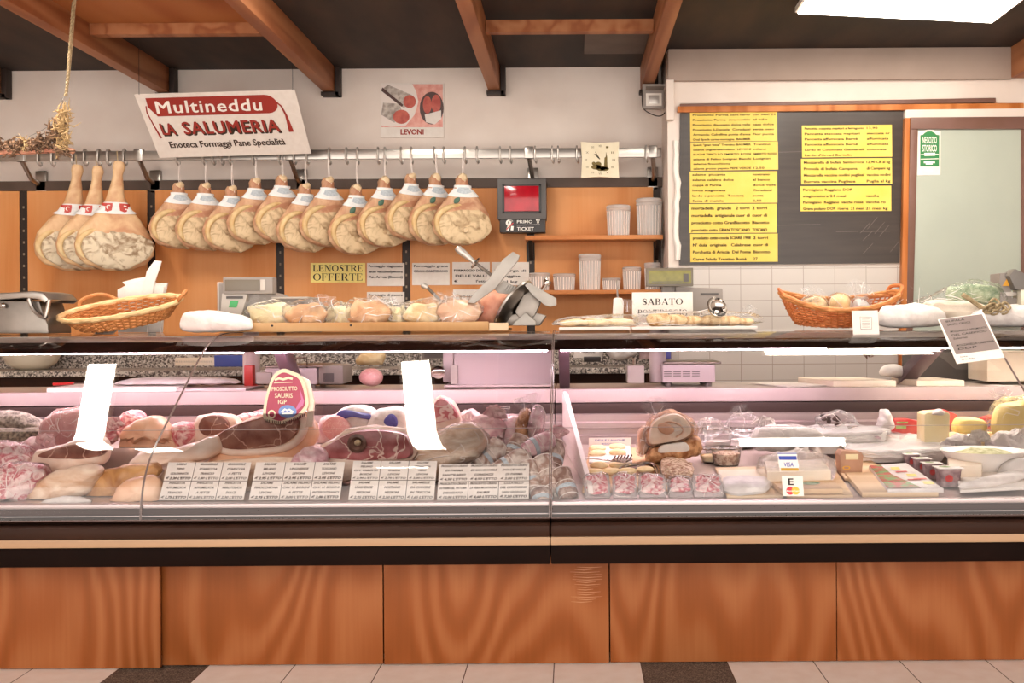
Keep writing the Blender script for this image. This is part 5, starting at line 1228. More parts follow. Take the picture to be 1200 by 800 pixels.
# scale display with the sabato card
o = thing('display_scale', 'scale head with green screen and grey printer behind the sabato card', 'scale', P(800, 386, 4.98))
b = BM(); pbox(b, 757.5, 320, 812.5, 342, 4.95, .05, .004); hd = obj('display_head', b, 'lcd_dim', o)
b = BM(); pbox(b, 760.5, 323, 810, 339, 4.946, .01, .001); obj('screen', b, 'lcd', hd)
b = BM(); pbox(b, 801, 327, 807, 336.5, 4.944, .006, .001); pbox(b, 764, 336, 800, 337, 4.944, .004); obj('key_marks', b, 'dark_grey', hd)
b = BM(); pex(b, [(812, 343), (847, 344), (848, 364), (853, 390), (790, 390), (792, 342)], 4.97, .16, .006); obj('body', b, 'machine_grey', o)
b = BM(); pbox(b, 821, 349.5, 842, 352, 4.967, .008, .001); obj('paper_slot', b, 'dark_grey', o)
b = BM(); pbox(b, 776, 340, 794, 392, 4.99, .06, .004); obj('column', b, 'machine_grey', o)
rest(o)
def d(bm, M, w, h):
    serif(bm, 'SABATO', M, w*.5, h*.50, h*.25, w*.68, 'C', .0012); serif(bm, 'POMERIGGIO', M, w*.5, h*.05, h*.26, w*.82, 'C', .0012)
o = sheet('sabato_card', 'white card reading SABATO POMERIGGIO in black capitals, above the breads', 'card', 'paper', P(742, 342.5, 4.86), P(813, 342, 4.86), P(741, 372, 4.85), d, 'ink')[0]
b = BM(); pbox(b, 745, 370, 810, 386, 4.863, .02, .002); obj('card_stand', b, 'acrylic', o)
o = thing('ladle', 'steel ladle lying on the toasted bread slices', 'ladle', P(810, 366, 4.68))
b = BM(); c = P(839, 361, 4.70)
q = Matrix.Rotation(math.radians(62), 3, 'X') @ Matrix.Rotation(math.radians(20), 3, 'Y'); t = BM(); lathe(t, [(.012, -.022), (.034, -.014), (.047, .0), (.051, .014), (.049, .015), (.044, .001), (.03, -.011), (.01, -.018)], (0, 0, 0), 26)
bmesh.ops.transform(t, matrix=Matrix.Translation(c) @ q.to_4x4(), verts=t.verts); merge(b, t); obj('bowl', b, 'chrome', o)
b = BM(); tube(b, smooth_path(W([(830, 362), (815, 365.5), (790, 366), (765, 367), (747, 368)], 4.68), 3), .005, 7, flat=.6); obj('handle', b, 'chrome', o)
o = thing('spatula', 'white spatula standing with handle up, left of the sabato card', 'spatula', P(724, 386, 4.95))
b = BM(); pex(b, [(717, 388), (719, 352), (722, 350.5), (729, 351), (731, 356), (730, 388)], 4.95, .03, .004); obj('blade', b, 'paper', o); b = BM(); tube(b, W([(724, 352), (722.5, 330)], 4.96), .004, 6); obj('handle', b, 'machine_grey', o); rest(o)
# right basket with packets
bk, ptR = basket('boat shaped reddish wicker basket filled with clear packets', 913, 1052, 4.84, .275, .12, .088, Matrix.Rotation(math.radians(14), 3, 'X'), 'wicker_red', 'wicker', .55, 2, 384)
b = BM(); tube(b, smooth_path([ptR(PI-.35, 1.02), ptR(PI-.1, 1.15), ptR(PI+.15, 1.12), ptR(PI+.4, 1.0)], 5), .008, 7); tube(b, smooth_path([ptR(.55, 1.0), ptR(.5, 1.22), ptR(.05, 1.2), ptR(-.35, 1.05)], 5), .009, 7); obj('handle', b, 'wicker_red', bk); rest(bk)
for i, (u0, v0, u1, v1, m, l, tu, tv, yy) in enumerate([(938, 346, 972, 378, 'bread', 'clear packet of brown biscuits in the left half of the right basket', 950, 350, 4.84), (968, 344, 1000, 378, 'wicker_pale', 'clear packet of pale crackers in the middle of the right basket', 1003, 344, 4.88), (996, 352, 1022, 380, 'white_wrap', 'tied clear packet with frilled top in the right basket', 1010, 352, 4.83)]):
    b = BM(); puff(b, W(ell(u0+2, v0+2, u1-2, v1, 12, 2.5), yy), FR, .05, .05, 3, .008, i, 28); o = tag(obj('biscuit_packet', b, m), l, 'packet', 'packets in the right basket')
    b = BM(); puff(b, W(ell(u0, v0, u1, v1, 12, 2.5), yy), FR, .056, .056, 3, .012, i+5, 28); rag(b, 9, P(tu, tv+4, yy-.04), .018, .075, i+21, .9); obj('clear_wrap', b, 'film', o); rest(o, ZS+.03)
def d(bm, M, w, h):
    stroke(bm, M, [(w*.3, h*.25), (w*.3, h*.75), (w*.75, h*.72), (w*.72, h*.25), (w*.3, h*.25)], .002, .001)
    for k in range(5): stroke(bm, M, [(w*.36, h*(.33+.08*k)), (w*.66, h*(.33+.08*k))], .0015, .001)
sheet('basket_tag', 'small pale paper tag stuck on the shelf edge below the right basket', 'tag', 'paper', P(1001.5, 364, 4.60), P(1032, 363.5, 4.60), P(1000, 393, 4.58), d, 'ink_soft')
# big clear bags and cloth parcels at right
for i, (q, m, l, y) in enumerate([([(1030, 386), (1032, 366), (1050, 361), (1078, 360), (1100, 366), (1108, 376), (1100, 386)], 'white_wrap', 'white wrapped parcel lying right of the right basket', 4.70), ([(1078, 370), (1082, 355), (1110, 352), (1150, 356), (1160, 368), (1140, 378)], 'cheese_white', 'cream wrapped bundle under the clear herb bag', 4.83), ([(1140, 388), (1142, 372), (1165, 366), (1195, 364), (1215, 370), (1215, 388)], 'white_wrap', 'white soft parcel at the right end of the shelf', 4.76)]):
    o = lump('cloth_parcel', l, 'parcel', m, W(q, y), FR, .05, .06, 'pale parcels at the right end of the shelf', .007, i+2); rest(o, ZS if i != 1 else ZS+.02)
o = thing('herb_bag', 'large clear bag of green dried herbs lying on the pale parcels', 'bag', P(1120, 372, 4.84))
b = BM(); puff(b, W([(1110, 353), (1111, 337), (1125, 334), (1150, 334), (1170, 336), (1169, 354), (1140, 356)], 4.88), FR, .03, .05, 3, .010, 7, 40); obj('herbs', b, 'leaf_green', o)
b = BM(); puff(b, W([(1062, 370), (1070, 356), (1092, 344), (1115, 333), (1140, 329), (1165, 331), (1178, 342), (1176, 362), (1150, 372), (1100, 372)], 4.86), FR, .085, .085, 5, .016, 3, 60); obj('clear_bag', b, 'film', o)
b = BM(); tuft(b, W([(1040, 368), (1060, 360), (1090, 352)], 4.78), 14, .2, 3, .0012, 1.2); obj('creases', b, 'film', o)
b = BM(); tube(b, smooth_path(W([(1128, 345), (1140, 353), (1150, 360), (1162, 363), (1172, 362)], 4.76), 4), .011, 8, radii=None); obj('rope_end', b, 'rope', o)
o = thing('rope_coil', 'small knotted coil of pale rope at the right end of the shelf', 'rope', P(1170, 374, 4.72)); b = BM(); rr_ = random.Random(3)
for k in range(12): c = P(1158+rr_.random()*24, 361+rr_.random()*10, 4.70+.03*rr_.random()); tube(b, [c+Vector((.022*math.cos(t), .012*math.sin(2*t), .018*math.sin(t))) for t in [2*PI*i/14 for i in range(14)]], .005, 6, True)
obj('coil', b, 'rope', o); rest(o, ZS+.055)
def d(bm, M, w, h):
    for i, (s, ww) in enumerate([('BUFALA', .4), ('SANTA CROCE', .5), ('', 0), ('MOZZARELLA AFFUMICATA', .78), ('DEL CASEIFICIO', .75), ('Salerno', .3), ('', 0), ('MOZZARELLA CAMPANA', .8), ('DOP', .4)]):
        if s: put(bm, s, M, w*(.14), h*(.90-.078*i), h*.042, w*ww, .014, .1, 'L', 1, .0014)
    for i, ww in enumerate((.25, .45)): put(bm, ('latte', 'di bufala')[i], M, w*.12, h*(.115-.06*i), h*.03, w*ww*.6, .004, .1, 'L', 1, .0014)
o, M, w, h = sheet('mozzarella_card', 'tilted grey card with dark lettering stuck over the shelf edge at right', 'card', 'paper', P(1106, 373, 4.47), P(1160, 366, 4.47), P(1121.5, 426, 4.31), None, t=.003)
mark(o, 'grey_field', 'paper_grey', lambda bm: poly(bm, M, [(w*.06, h*.19), (w*.97, h*.19), (w*.95, h*.985), (w*.03, h*.985)], .0008)); mark(o, 'lettering', 'ink', lambda bm: d(bm, M, w, h))
o = thing('till_printer', 'grey machine with orange warning triangle at the right edge of the shelf', 'machine', P(1190, 386, 4.95))
b = BM(); pex(b, [(1172, 329), (1184, 328), (1186, 358), (1196, 358), (1196, 392), (1172, 392)], 4.95, .12, .004); obj('body', b, 'machine_grey', o)
b = BM(); pex(b, [(1183, 332), (1190, 324), (1210, 334), (1230, 345), (1230, 352), (1190, 348)], 4.90, .08, .004); obj('tilted_head', b, 'grey_plastic', o)
b = BM(); pex(b, [(1175, 344), (1184, 329.5), (1183, 344)], 4.946, .004); obj('warning_triangle', b, 'orange_sign', o, False)
b = BM(); pbox(b, 1176, 351, 1192, 356, 4.946, .01, .001); obj('lower_label', b, 'alu', o); b = BM(); pbox(b, 1197, 348, 1240, 366, 4.9, .1, .004); obj('cream_drawer', b, 'plate_cream', o); rest(o)
# ------------------------------------------------------------------ meats behind the left glass
def surf(y): return .801 if y > 4.36 else .6455+(y-3.86)*.1052
def settle(bm, step=True):
    far = sum(v.co.y for v in bm.verts)/len(bm.verts) > 4.33
    for v in bm.verts:
        if step and not far: v.co.y = min(v.co.y, 4.352)
        elif step and v.co.z < .835: v.co.y = max(v.co.y, 4.366)
        s = surf(v.co.y) if step else .6455+(v.co.y-3.86)*.1052
        v.co.z = max(v.co.z, s+.0015+.0004*(v.co.x % .01)); v.co.y = min(v.co.y, 4.815)
def meat(name, label, cat, m, px, y, front, back, group=None, jit=.008, seed=1, face=None, fm='muscle', film=False, fd=.010, n=60, inset=.0):
    """a piece stood at depth y; face = outline of its cut side"""
    b = BM(); puff(b, W(px, y), FR, front, back, 6, jit, seed, n, 2.4); settle(b, px[0][0] < 660)
    o = tag(obj(name, b, m), label, cat, group)
    if face:
        b = BM(); puff(b, W(face, y-front*.62), FR, front*.38+fd, .03, 3, .0015, seed+2, n, 5); obj('cut_face', b, fm, o)
    if film:
        b = BM(); c = sum(W(px, y), Vector())/len(px); puff(b, [c+(p-c)*1.05 for p in W(px, y)], FR, front+.012, back+.01, 5, .014, seed+5, n, 2.4); settle(b, px[0][0] < 660); obj('cling_film', b, 'film', o)
    return o
# back row on the step
meat('peppered_roast', 'grey pepper crusted meat at the far left of the back row', 'meat', 'pepper', [(-40, 515), (-38, 488), (0, 481), (25, 483), (46, 492), (52, 502), (46, 515)], 4.60, .05, .1, jit=.008)
meat('peppered_slab', 'dark peppered slab in front of the pepper crusted meat at far left', 'meat', 'pepper_dark', [(-30, 528), (-30, 503), (20, 502), (50, 503), (48, 518), (20, 526)], 4.50, .03, .06, seed=2)
meat('pancetta', 'large pink cut of cooked meat in film left of centre of the left pane', 'meat', 'cooked_pink', [(48, 535), (50, 500), (64, 484), (85, 478), (108, 478), (112, 500), (105, 520), (70, 536)], 4.42, .06, .09, seed=3, film=True)
meat('sliced_meat', 'small heap of dark red slices behind the salmon coloured ham', 'meat', 'slices', [(142, 508), (140, 492), (150, 482), (168, 484), (172, 496), (160, 508)], 4.55, .05, .06, jit=.01, seed=5)
meat('smooth_ham', 'salmon coloured smooth ham behind the pane seam at left', 'ham', 'rind_peach', [(145, 528), (146, 505), (160, 492), (180, 487), (194, 494), (203, 512), (206, 530)], 4.38, .07, .1, seed=6)
meat('pink_cut', 'small pink veined cut between the smooth ham and the red rolled meat', 'meat', 'slices', [(203, 525), (202, 500), (212, 494), (226, 497), (230, 512), (222, 526)], 4.42, .05, .07, seed=8)
meat('bresaola', 'wrapped roll with dark red round end beside the large cut ham', 'meat', 'fat', [(226, 535), (230, 493), (240, 485), (262, 484), (280, 492), (284, 512), (276, 535)], 4.45, .05, .1, seed=9, face=[(234, 500), (240, 488), (256, 486), (268, 492), (270, 502), (258, 508), (242, 510)], fm='muscle')
meat('sliced_meat', 'pale fatty slices behind the large cut ham, left of the shield label', 'meat', 'slices', [(268, 510), (272, 490), (296, 484), (320, 480), (330, 492), (325, 512)], 4.55, .05, .07, jit=.012, seed=11)
meat('mortadella_end', 'round pink mortadella end right of the large cut ham', 'mortadella', 'pink_wrap', [(374, 535), (374, 497), (384, 487), (398, 485), (412, 492), (418, 508), (414, 535)], 4.50, .05, .12, seed=12, face=[(378, 500), (386, 489), (398, 487), (409, 494), (413, 506), (404, 514), (386, 514)], fm='mortadella')
for i, (q, l, bx_) in enumerate([([(390, 505), (392, 486), (412, 474), (432, 476), (442, 486), (440, 505)], 'white and blue printed sausage packet behind the red ham slice, left one', [(393, 489), (404, 480), (438, 487), (436, 492), (412, 486), (398, 493)]), ([(432, 510), (434, 488), (448, 478), (468, 476), (478, 486), (478, 510)], 'white and blue printed sausage packet behind the red ham slice, right one', [(449, 492), (456, 485), (463, 486), (466, 494), (463, 500), (452, 498)])]):
    o = meat('sausage_packet', l, 'packet', 'white_wrap', q, 4.52-.03*i, .05, .1, 'blue printed packets', .006, 14+i)
    b = BM(); puff(b, W(bx_, 4.52-.03*i-.046), FR, .012, .02, 2, .002, i, 24); obj('blue_print', b, 'blue_print', o)
meat('speck_quarter', 'pink triangular speck quarter with pale rim behind the middle of the left pane', 'ham', 'fat', [(476, 515), (482, 497), (500, 480), (514, 464), (524, 466), (536, 478), (541, 492), (536, 515)], 4.42, .05, .12, seed=20, face=[(483, 497), (502, 481), (515, 466), (525, 469), (534, 479), (537, 489), (520, 494), (500, 499)], fm='muscle_pink')
meat('pink_bag', 'pinkish film bag of meat right of the speck quarter', 'meat', 'pink_wrap', [(536, 510), (538, 488), (550, 480), (562, 486), (570, 500), (580, 505), (578, 520)], 4.48, .05, .08, jit=.01, seed=21, film=True)
for i, (q, m, l) in enumerate([([(578, 535), (580, 503), (592, 490), (606, 488), (612, 505), (608, 530)], 'pink_wrap', 'pale pink wrapped sausages at the back, left of the divider'), ([(604, 515), (606, 490), (614, 479), (620, 482), (622, 496), (618, 514)], 'crust', 'orange brown sausage with tied film neck near the divider'), ([(619, 512), (621, 486), (627, 474), (634, 474), (638, 486), (634, 506), (626, 514)], 'pink_wrap', 'pink sausage with tied film neck next to the orange one')]):
    y = 4.42-.03*i; b = BM(); puff(b, W(q, y), FR, .045, .06, 4, .007, i+30, 34); o = tag(obj('wrapped_sausage', b, m), l, 'sausage', 'wrapped sausages by the divider')
    b = BM(); rag(b, 7, P(q[2][0], q[2][1]+6, y-.02), .02, .07, i+40, .5); c = sum(W(q, y), Vector())/6; puff(b, [c+(p-c)*1.08 for p in W(q, y)], FR, .055, .06, 4, .010, i+33, 34); obj('film_neck', b, 'film', o)
# middle row
o = meat('large_cut_ham', 'large cured ham with dark red cut face carrying the red shield label', 'ham', 'rind_peach', [(246, 562), (249, 524), (258, 506), (280, 495), (310, 485), (345, 475), (362, 482), (372, 500), (371, 516), (360, 528), (330, 545), (300, 562)], 4.16, .05, .13, seed=31, face=[(251, 521), (257, 508), (275, 498), (300, 490), (330, 482), (350, 486), (352, 500), (346, 512), (330, 522), (300, 526), (268, 527)], fm='muscle')
b = BM(); tube(b, smooth_path(W([(250, 523), (270, 529), (300, 529), (332, 525), (350, 514), (357, 498), (352, 484)], 4.115), 5), .016, 10); obj('fat_rim', b, 'fat', o)
meat('ham_shank', 'long pale ham shank lying left of the large cut ham', 'ham', 'fat', [(148, 552), (165, 530), (205, 524), (240, 514), (256, 510), (258, 530), (232, 540), (190, 548), (168, 556)], 4.10, .05, .06, seed=33)
meat('speck_slab', 'long speck slab with dark red cut side in the left pane', 'ham', 'fat', [(36, 562), (40, 530), (60, 524), (95, 514), (120, 512), (128, 524), (126, 540), (108, 548), (78, 562)], 4.12, .05, .09, seed=34, face=[(45, 534), (60, 526), (90, 519), (112, 515), (124, 522), (122, 532), (100, 537), (70, 537)], fm='muscle')
meat('red_ham', 'ham half with bright red cut face and round bone behind the third price card', 'ham', 'fat', [(362, 566), (368, 530), (392, 512), (415, 501), (450, 499), (478, 504), (487, 520), (484, 538), (440, 556), (400, 566)], 4.12, .05, .12, seed=35, face=[(370, 532), (392, 516), (415, 505), (448, 503), (476, 508), (483, 522), (480, 536), (440, 539), (400, 538)], fm='muscle_red')
b = BM(); a = P(419, 519, 4.062); lathe(b, [(.024, 0), (.036, .004), (.038, .012), (.026, .016), (.016, .008)], a, 18, (0, -1, 0)); bo = [c for c in COL.objects if c.name.startswith('red_ham')][0]; obj('bone_ring', b, 'meat_dark', bo); b = BM(); puff(b, W(ell(415, 515, 423, 522), 4.052), FR, .012, .01, 3, .002, 3, 20); obj('bone_end', b, 'bone', bo)
meat('wrapped_ham', 'beige ham joint in creased film right of the red ham half', 'ham', 'rind_beige', [(484, 566), (488, 530), (510, 508), (540, 496), (560, 500), (571, 516), (562, 534), (530, 548), (510, 566)], 4.16, .06, .12, seed=37, film=True)
meat('sliced_heap', 'heap of pink slices in film at the far left edge, middle height', 'meat', 'slices', [(-20, 560), (-18, 526), (10, 519), (30, 524), (40, 540), (30, 560)], 4.14, .06, .08, jit=.014, seed=38, film=True)
meat('sliced_heap', 'heap of pink and white slices in film in the lower left corner of the display', 'meat', 'slices', [(-20, 600), (-16, 562), (10, 546), (40, 543), (56, 552), (46, 572), (28, 600)], 3.97, .05, .08, jit=.014, seed=39, film=True)
meat('ham_rind', 'long beige brown ham rind side lying low in the left pane', 'ham', 'rind_beige', [(22, 600), (26, 572), (52, 558), (80, 548), (108, 544), (120, 552), (112, 570), (92, 588), (76, 600)], 3.99, .06, .1, seed=40)
meat('ham_rind', 'orange brown smoked ham side lying low beside the pane seam', 'ham', 'rind_brown', [(92, 600), (98, 568), (118, 552), (150, 545), (182, 543), (186, 556), (160, 572), (138, 588), (120, 600)], 4.02, .05, .09, seed=41)
meat('ham_round', 'round beige ham end low beside the first price card', 'ham', 'rind_peach', [(132, 600), (136, 576), (150, 562), (172, 556), (188, 562), (190, 580), (180, 600)], 3.93, .04, .07, seed=42)
meat('wrapped_slices', 'pale paper wrapped slices at the very bottom of the left pane', 'meat', 'white_wrap', [(44, 598), (52, 586), (78, 581), (104, 584), (106, 590), (90, 600)], 3.87, .015, .03, jit=.004, seed=43)
meat('back_fat', 'broad pale pork back behind the first two price cards', 'meat', 'rind_beige', [(192, 588), (200, 546), (250, 540), (320, 536), (372, 538), (376, 560), (370, 588)], 4.06, .03, .06, seed=44)
meat('meat_end', 'pink meat end between the large cut ham and the red ham half', 'meat', 'pink_wrap', [(340, 560), (345, 536), (362, 522), (378, 524), (384, 540), (376, 560)], 4.05, .04, .06, seed=45)
# shield label standing on the large ham
o = thing('ham_label', 'shield shaped red ham label with cream rim standing on the large cut ham', 'label', P(335, 497, 4.09))
sh = [(331, 432), (342, 435), (352, 440), (358, 452), (361, 466), (361, 476), (355, 484), (348, 490), (338, 493), (328, 497), (318, 495), (311, 492), (308, 487), (310, 470), (314, 455), (320, 440)]
ysl = 4.085
b = BM(); lp = [P(p.x, p.y, ysl) for p in smooth_loop([(u, v, 0) for u, v in sh], 64)]; prism(b, lp, Vector((0, .006, 0))); obj('backing', b, 'shield_rim', o, False)
c = Vector((334, 466)); ins = [(c.x+(u-c.x)*.86, c.y+(v-c.y)*.87) for u, v in sh]
b = BM(); lp = [P(p.x, p.y, ysl-.0015) for p in smooth_loop([(u, v, 0) for u, v in ins], 64)]; b.faces.new([b.verts.new(p) for p in lp]); obj('red_field', b, 'shield_red', o, False)
M, w, h = frame_of(P(310, 432, ysl-.002), P(360, 432, ysl-.002), P(310, 497, ysl-.002))
b = BM(); stroke(b, M, [(w*.24, h*.80), (w*.34, h*.83), (w*.44, h*.81), (w*.56, h*.84), (w*.66, h*.82)], .009, .0008); stroke(b, M, [(w*.22, h*.745), (w*.66, h*.76)], .003, .0008)
put(b, 'PROSCIUTTO', M, w*.17, h*.60, h*.075, w*.60, .015, 0, 'L', 1, .0008, .03); put(b, 'SAURIS', M, w*.24, h*.48, h*.085, w*.42, .015, 0, 'L', 1, .0008); put(b, 'IGP', M, w*.32, h*.37, h*.08, w*.2, .015, 0, 'L', 1, .0008)
ringf(b, M, w*.17, h*.18, .016, .018, .006, .006, 0, 360, 16, .0008); obj('lettering', b, 'shield_rim', o, False)
b = BM(); disc(b, M, w*.54, h*.23, .036, .026, 24, .001); obj('blue_oval', b, 'label_blue', o, False)
b = BM(); stroke(b, M, [(w*.40, h*.22), (w*.48, h*.275), (w*.53, h*.25), (w*.58, h*.27), (w*.68, h*.22)], .007, .0016); stroke(b, M, [(w*.42, h*.195), (w*.66, h*.20)], .006, .0016); obj('white_mountain', b, 'ink_white', o, False)
b = BM(); poly(b, M, [(w*.82, h*.66), (w*.93, h*.42), (w*.9, h*.34), (w*.7, h*.22), (w*.78, h*.36), (w*.86, h*.45)], .0009); obj('pink_band', b, 'shield_pink', o, False)
b = BM()
for k in range(22):
    t = k/21; u = 311+46*t; v = 491.5-10*max(0, t-.45)**1.2*1.4+2.5*math.sin(t*3.1)
    x = (u-310)/50*w; z = (497-v)/65*h; stroke(b, M, [(x, z-.010), (x, z+.002)], .004, .0012)
obj('rim_dashes', b, 'photo_dark', o, False)
b = BM(); pex(b, [(352, 440), (362, 446), (368, 470), (366, 500), (358, 500), (362, 470), (358, 452)], ysl+.012, .02, .003); obj('folded_side', b, 'fat', o)
# salami pile
def salami(label, a, c, r, m='salame_skin', seed=0, y0=4.1, y1=None, bands=(.35,)):
    r *= 1.15
    A = P(*a, y0); C_ = P(*c, y1 or y0); d = C_-A; Ln = d.length; dn = d.normalized()
    o = thing('salami', label, 'salami', (A+C_)/2, 'salami piled left of the divider')
    n = 16; pr = []
    for i in range(n+1):
        t = i/n; k = (1-abs(2*t-1)**5.0)**.5 if 0 < t < 1 else .12
        pr.append((max(.006, r*k*(1+.05*math.sin(t*9+seed))), Ln*t))
    b = BM(); lathe(b, pr, A, 22, dn)
    for v in b.verts: q = v.co*40+Vector((seed*5, 0, 0)); v.co += Vector((noise.noise(q), noise.noise(q+Vector((4, 0, 0))), noise.noise(q+Vector((0, 4, 0)))))*.005
    settle(b); obj('body', b, m, o)
    b = BM()
    for t in bands: lathe(b, [(r*.9, Ln*t-.009), (r*1.035, Ln*t-.008), (r*1.035, Ln*t+.008), (r*.9, Ln*t+.009)], A, 22, dn, False)
    obj('paper_band', b, 'label_grey', o)
    b = BM()
    for t in (.12, .5, .88):
        ring = [A+dn*Ln*t] ; q = Vector((0, 0, 1)).rotation_difference(dn)
        tube(b, [A+dn*Ln*t+q @ Vector((r*1.0*math.cos(s), r*1.0*math.sin(s), 0)) for s in [2*PI*i/20 for i in range(20)]], .0018, 5, True)
    tube(b, [A-dn*.022, A+dn*.01], .006, 6); obj('string', b, 'paper_pink', o); return o
SL = [((556, 548), (590, 520), .044, 'salame_skin', 4.18, 4.26, 'pale round salami just right of the wrapped ham joint'), ((598, 540), (614, 512), .040, 'salame_dark', 4.22, 4.29, 'greyish salami at the back of the pile, below the pink wrapped sausages'), ((578, 556), (622, 532), .038, 'salame_skin', 4.05, 4.10, 'salami with paper bands lying across the pile'),
      ((646, 552), (652, 516), .036, 'salame_dark', 4.16, 4.26, 'salami standing against the divider at the back of the pile'), ((592, 566), (622, 550), .032, 'salame_dark', 3.99, 4.03, 'small dark salami under the banded one'), ((650, 578), (634, 534), .037, 'salame_skin', 3.95, 4.07, 'pale salami with its nose at the front right corner'),
      ((626, 580), (618, 540), .036, 'salame_skin', 3.95, 4.05, 'pale salami beside the right edge of the fourth price card'), ((668, 588), (656, 548), .034, 'salame_dark', 3.90, 4.00, 'dark salami at the bottom right against the divider'), ((612, 530), (650, 512), .034, 'pink_wrap', 4.13, 4.2, 'pink salami in printed film on top of the pile'), ((636, 594), (634, 574), .036, 'salame_dark', 3.875, 3.93, 'short salami end showing round at the very bottom front')]
for i, (a, c, r, m, y0, y1, l) in enumerate(SL): salami(l, a, c, r, m, i, y0, y1)
def crumple(label, pts, y, m, front, back, seed, cat='wrapping', group='crumpled film and paper among the food'):
    b = BM(); puff(b, W(pts, y), FR, front, back, 7, .020, seed, 56, 2.4); settle(b, pts[0][0] < 660); c = pts[len(pts)//2]; rag(b, 6, P(c[0], c[1]+5, y-front*.6), .022, .05, seed+3, 1.3)
    return tag(obj('crumpled_wrap', b, m, None, False), label, cat, group)
crumple('crumpled pink wrapping between the speck quarter and the sausages', [(546, 530), (542, 505), (560, 490), (580, 484), (592, 498), (590, 520), (575, 532)], 4.36, 'pink_wrap', .05, .08, 201)
crumple('crumpled pink wrapping against the divider below the sausages', [(625, 545), (628, 520), (640, 506), (654, 508), (660, 530), (650, 548)], 4.30, 'pink_wrap', .05, .06, 202)
crumple('white crumpled film behind the red ham half', [(455, 505), (458, 492), (474, 486), (486, 492), (484, 506)], 4.55, 'white_wrap', .04, .05, 203)
crumple('pinkish film crumpled at the left of the speck slab', [(18, 545), (16, 524), (36, 514), (54, 518), (52, 536), (36, 546)], 4.24, 'pink_wrap', .05, .06, 204)
crumple('reddish crumpled slices behind the speck slab', [(92, 520), (95, 500), (116, 492), (134, 498), (138, 514), (120, 522)], 4.34, 'slices', .04, .06, 205, 'meat')
# price cards leaning behind the front glass
def cards(tl, tr, bl_, label, rows, cut=None):
    y1, y0 = 3.98, 3.886
    def d(bm, M, w, h):
        nr = len(rows); nc = 3
        for i in range(1, nr): stroke(bm, M, [(0, h*(1-i/nr)), (w, h*(1-i/nr))], .0025, .001)
        for j in range(1, nc): stroke(bm, M, [(w*j/nc, 0), (w*j/nc, h if cut is None else h/2)], .0022, .001)
        for i, r in enumerate(rows):
            for j, cell in enumerate(r):
                n = len(cell)
                for k, s in enumerate(cell):
                    if not s: continue
                    hand = s.startswith('*') or '€ 2.95' in s or '€ 1,75' in s or '€ 2,80' in s or '€ 4,60' in s or '€ 7,50' in s or 'CONTADINO' in s or 'SAURIS' in s; s = s.lstrip('*'); hh = h/nr/n
                    put(bm, s, M, w*(j+.5)/nc, h*(1-i/nr)-hh*(k+.66), hh*(.50 if k == n-1 else .46), min(w/nc*.88, w*.0235*len(s)), .004, .25, 'C', 1, .001, 0, .05 if not hand else .1)
    o = sheet('price_card', label, 'card', 'paper', P(*tl, y1), P(*tr, y1), P(bl_[0], bl_[1]-2.2, y0), d, 'ink_soft', 'price cards along the meat display', .002)[0]
    return o
cards((200, 541.5), (297, 541.5), (186, 588), 'white price card nearest the left pane seam, with lardo and pancetta', [[('LARDO', 'TIPO', 'COLONNATA', '*€ 2.20 L\'ETTO'), ('GUANCIALE', 'D\'ARICCIA', 'TRANCIO', '€ 1,80 L\'ETTO'), ('GUANCIALE', 'D\'ARICCIA', 'A FETTE', '€ 2,00 L\'ETTO')], [('PANCETTA', 'AFFUMICATA', 'TRANCIO', '€ 1,75 L\'ETTO'), ('PANCETTA', 'AFFUMICATA', 'A FETTE', '€ 2,00 L\'ETTO'), ('PANCETTA', 'ARROTOLATA', 'DOLCE', '€ 2,30 L\'ETTO')]])
cards((302, 541.5), (406, 541), (291.5, 588), 'second white price card from the left, with six kinds of salame', [[('SALAME', 'MILANO', 'LEVONI', '€ 2.95 L\'ETTO'), ('SALAME', 'UNGHERESE', 'LEVONI', '€ 2.95 L\'ETTO'), ('SALAME', 'TOSCANO', 'LEVONI', '€ 2.95 L\'ETTO')], [('SALAME', 'FINOCCHIONA', 'LEVONI', '€ 2.95 L\'ETTO'), ('SALAME FELINO', 'CAV. U. BOSCHI', 'A FETTE', '€ 3,00 L\'ETTO'), ('SALAME FELINO', 'CAV. U. BOSCHI', 'INTERO/TRANCI', '€ 2,80 L\'ETTO')]])
cards((416, 540), (514, 540), (408, 588), 'third white price card from the left, below the red ham half', [[('SALAME', 'FELINO', 'CAV. UMBERTO', 'BOSCHI', '€ 2,90 L\'ETTO'), ('SALAME', '', 'ROMANA', 'LEVONI', '€ 2,70 L\'ETTO'), ('SALAME', 'SPIANATA', 'NERO', 'LEVONI', '€ 3,00 L\'ETTO')], [('SALAME', 'UNGHERESE', 'NEGRONI', '€ 2,95 L\'ETTO'), ('SALAME', 'NOSTRANO', 'NEGRONI', '€ 2,50 L\'ETTO'), ('SALAMELLE', 'DA CUOCERE', 'IN TRECCIA', '€ 1,65 L\'ETTO')]])
cards((516, 544), (621, 542.5), (512, 588), 'white price card at the right end, beside the salami pile', [[('PROSCIUTTO CRUDO', 'DI PARMA', 'SANT\'ILARIO', '€ 4,50 L\'ETTO'), ('PROSCIUTTO CRUDO', 'DI SAN DANIELE', 'CORADAZZI', '€ 4,50 L\'ETTO'), ('PROSCIUTTO CRUDO', 'DOLCE VALLE', 'DI PARMA', '€ 3,00 L\'ETTO')], [('PROSCIUTTO CRUDO', 'DI PARMA SEL. VITTORIA', 'DISOSSATO', '€ 12,00 L\'ETTO'), ('PROSCIUTTO CRUDO', 'LA VERA MONTAGNA', 'SAURIS', '€ 4,60 L\'ETTO'), ('CULATELLO', 'DEL CONTADINO', 'SAN GIORGIO', '€ 7,50 L\'ETTO')]], 1)

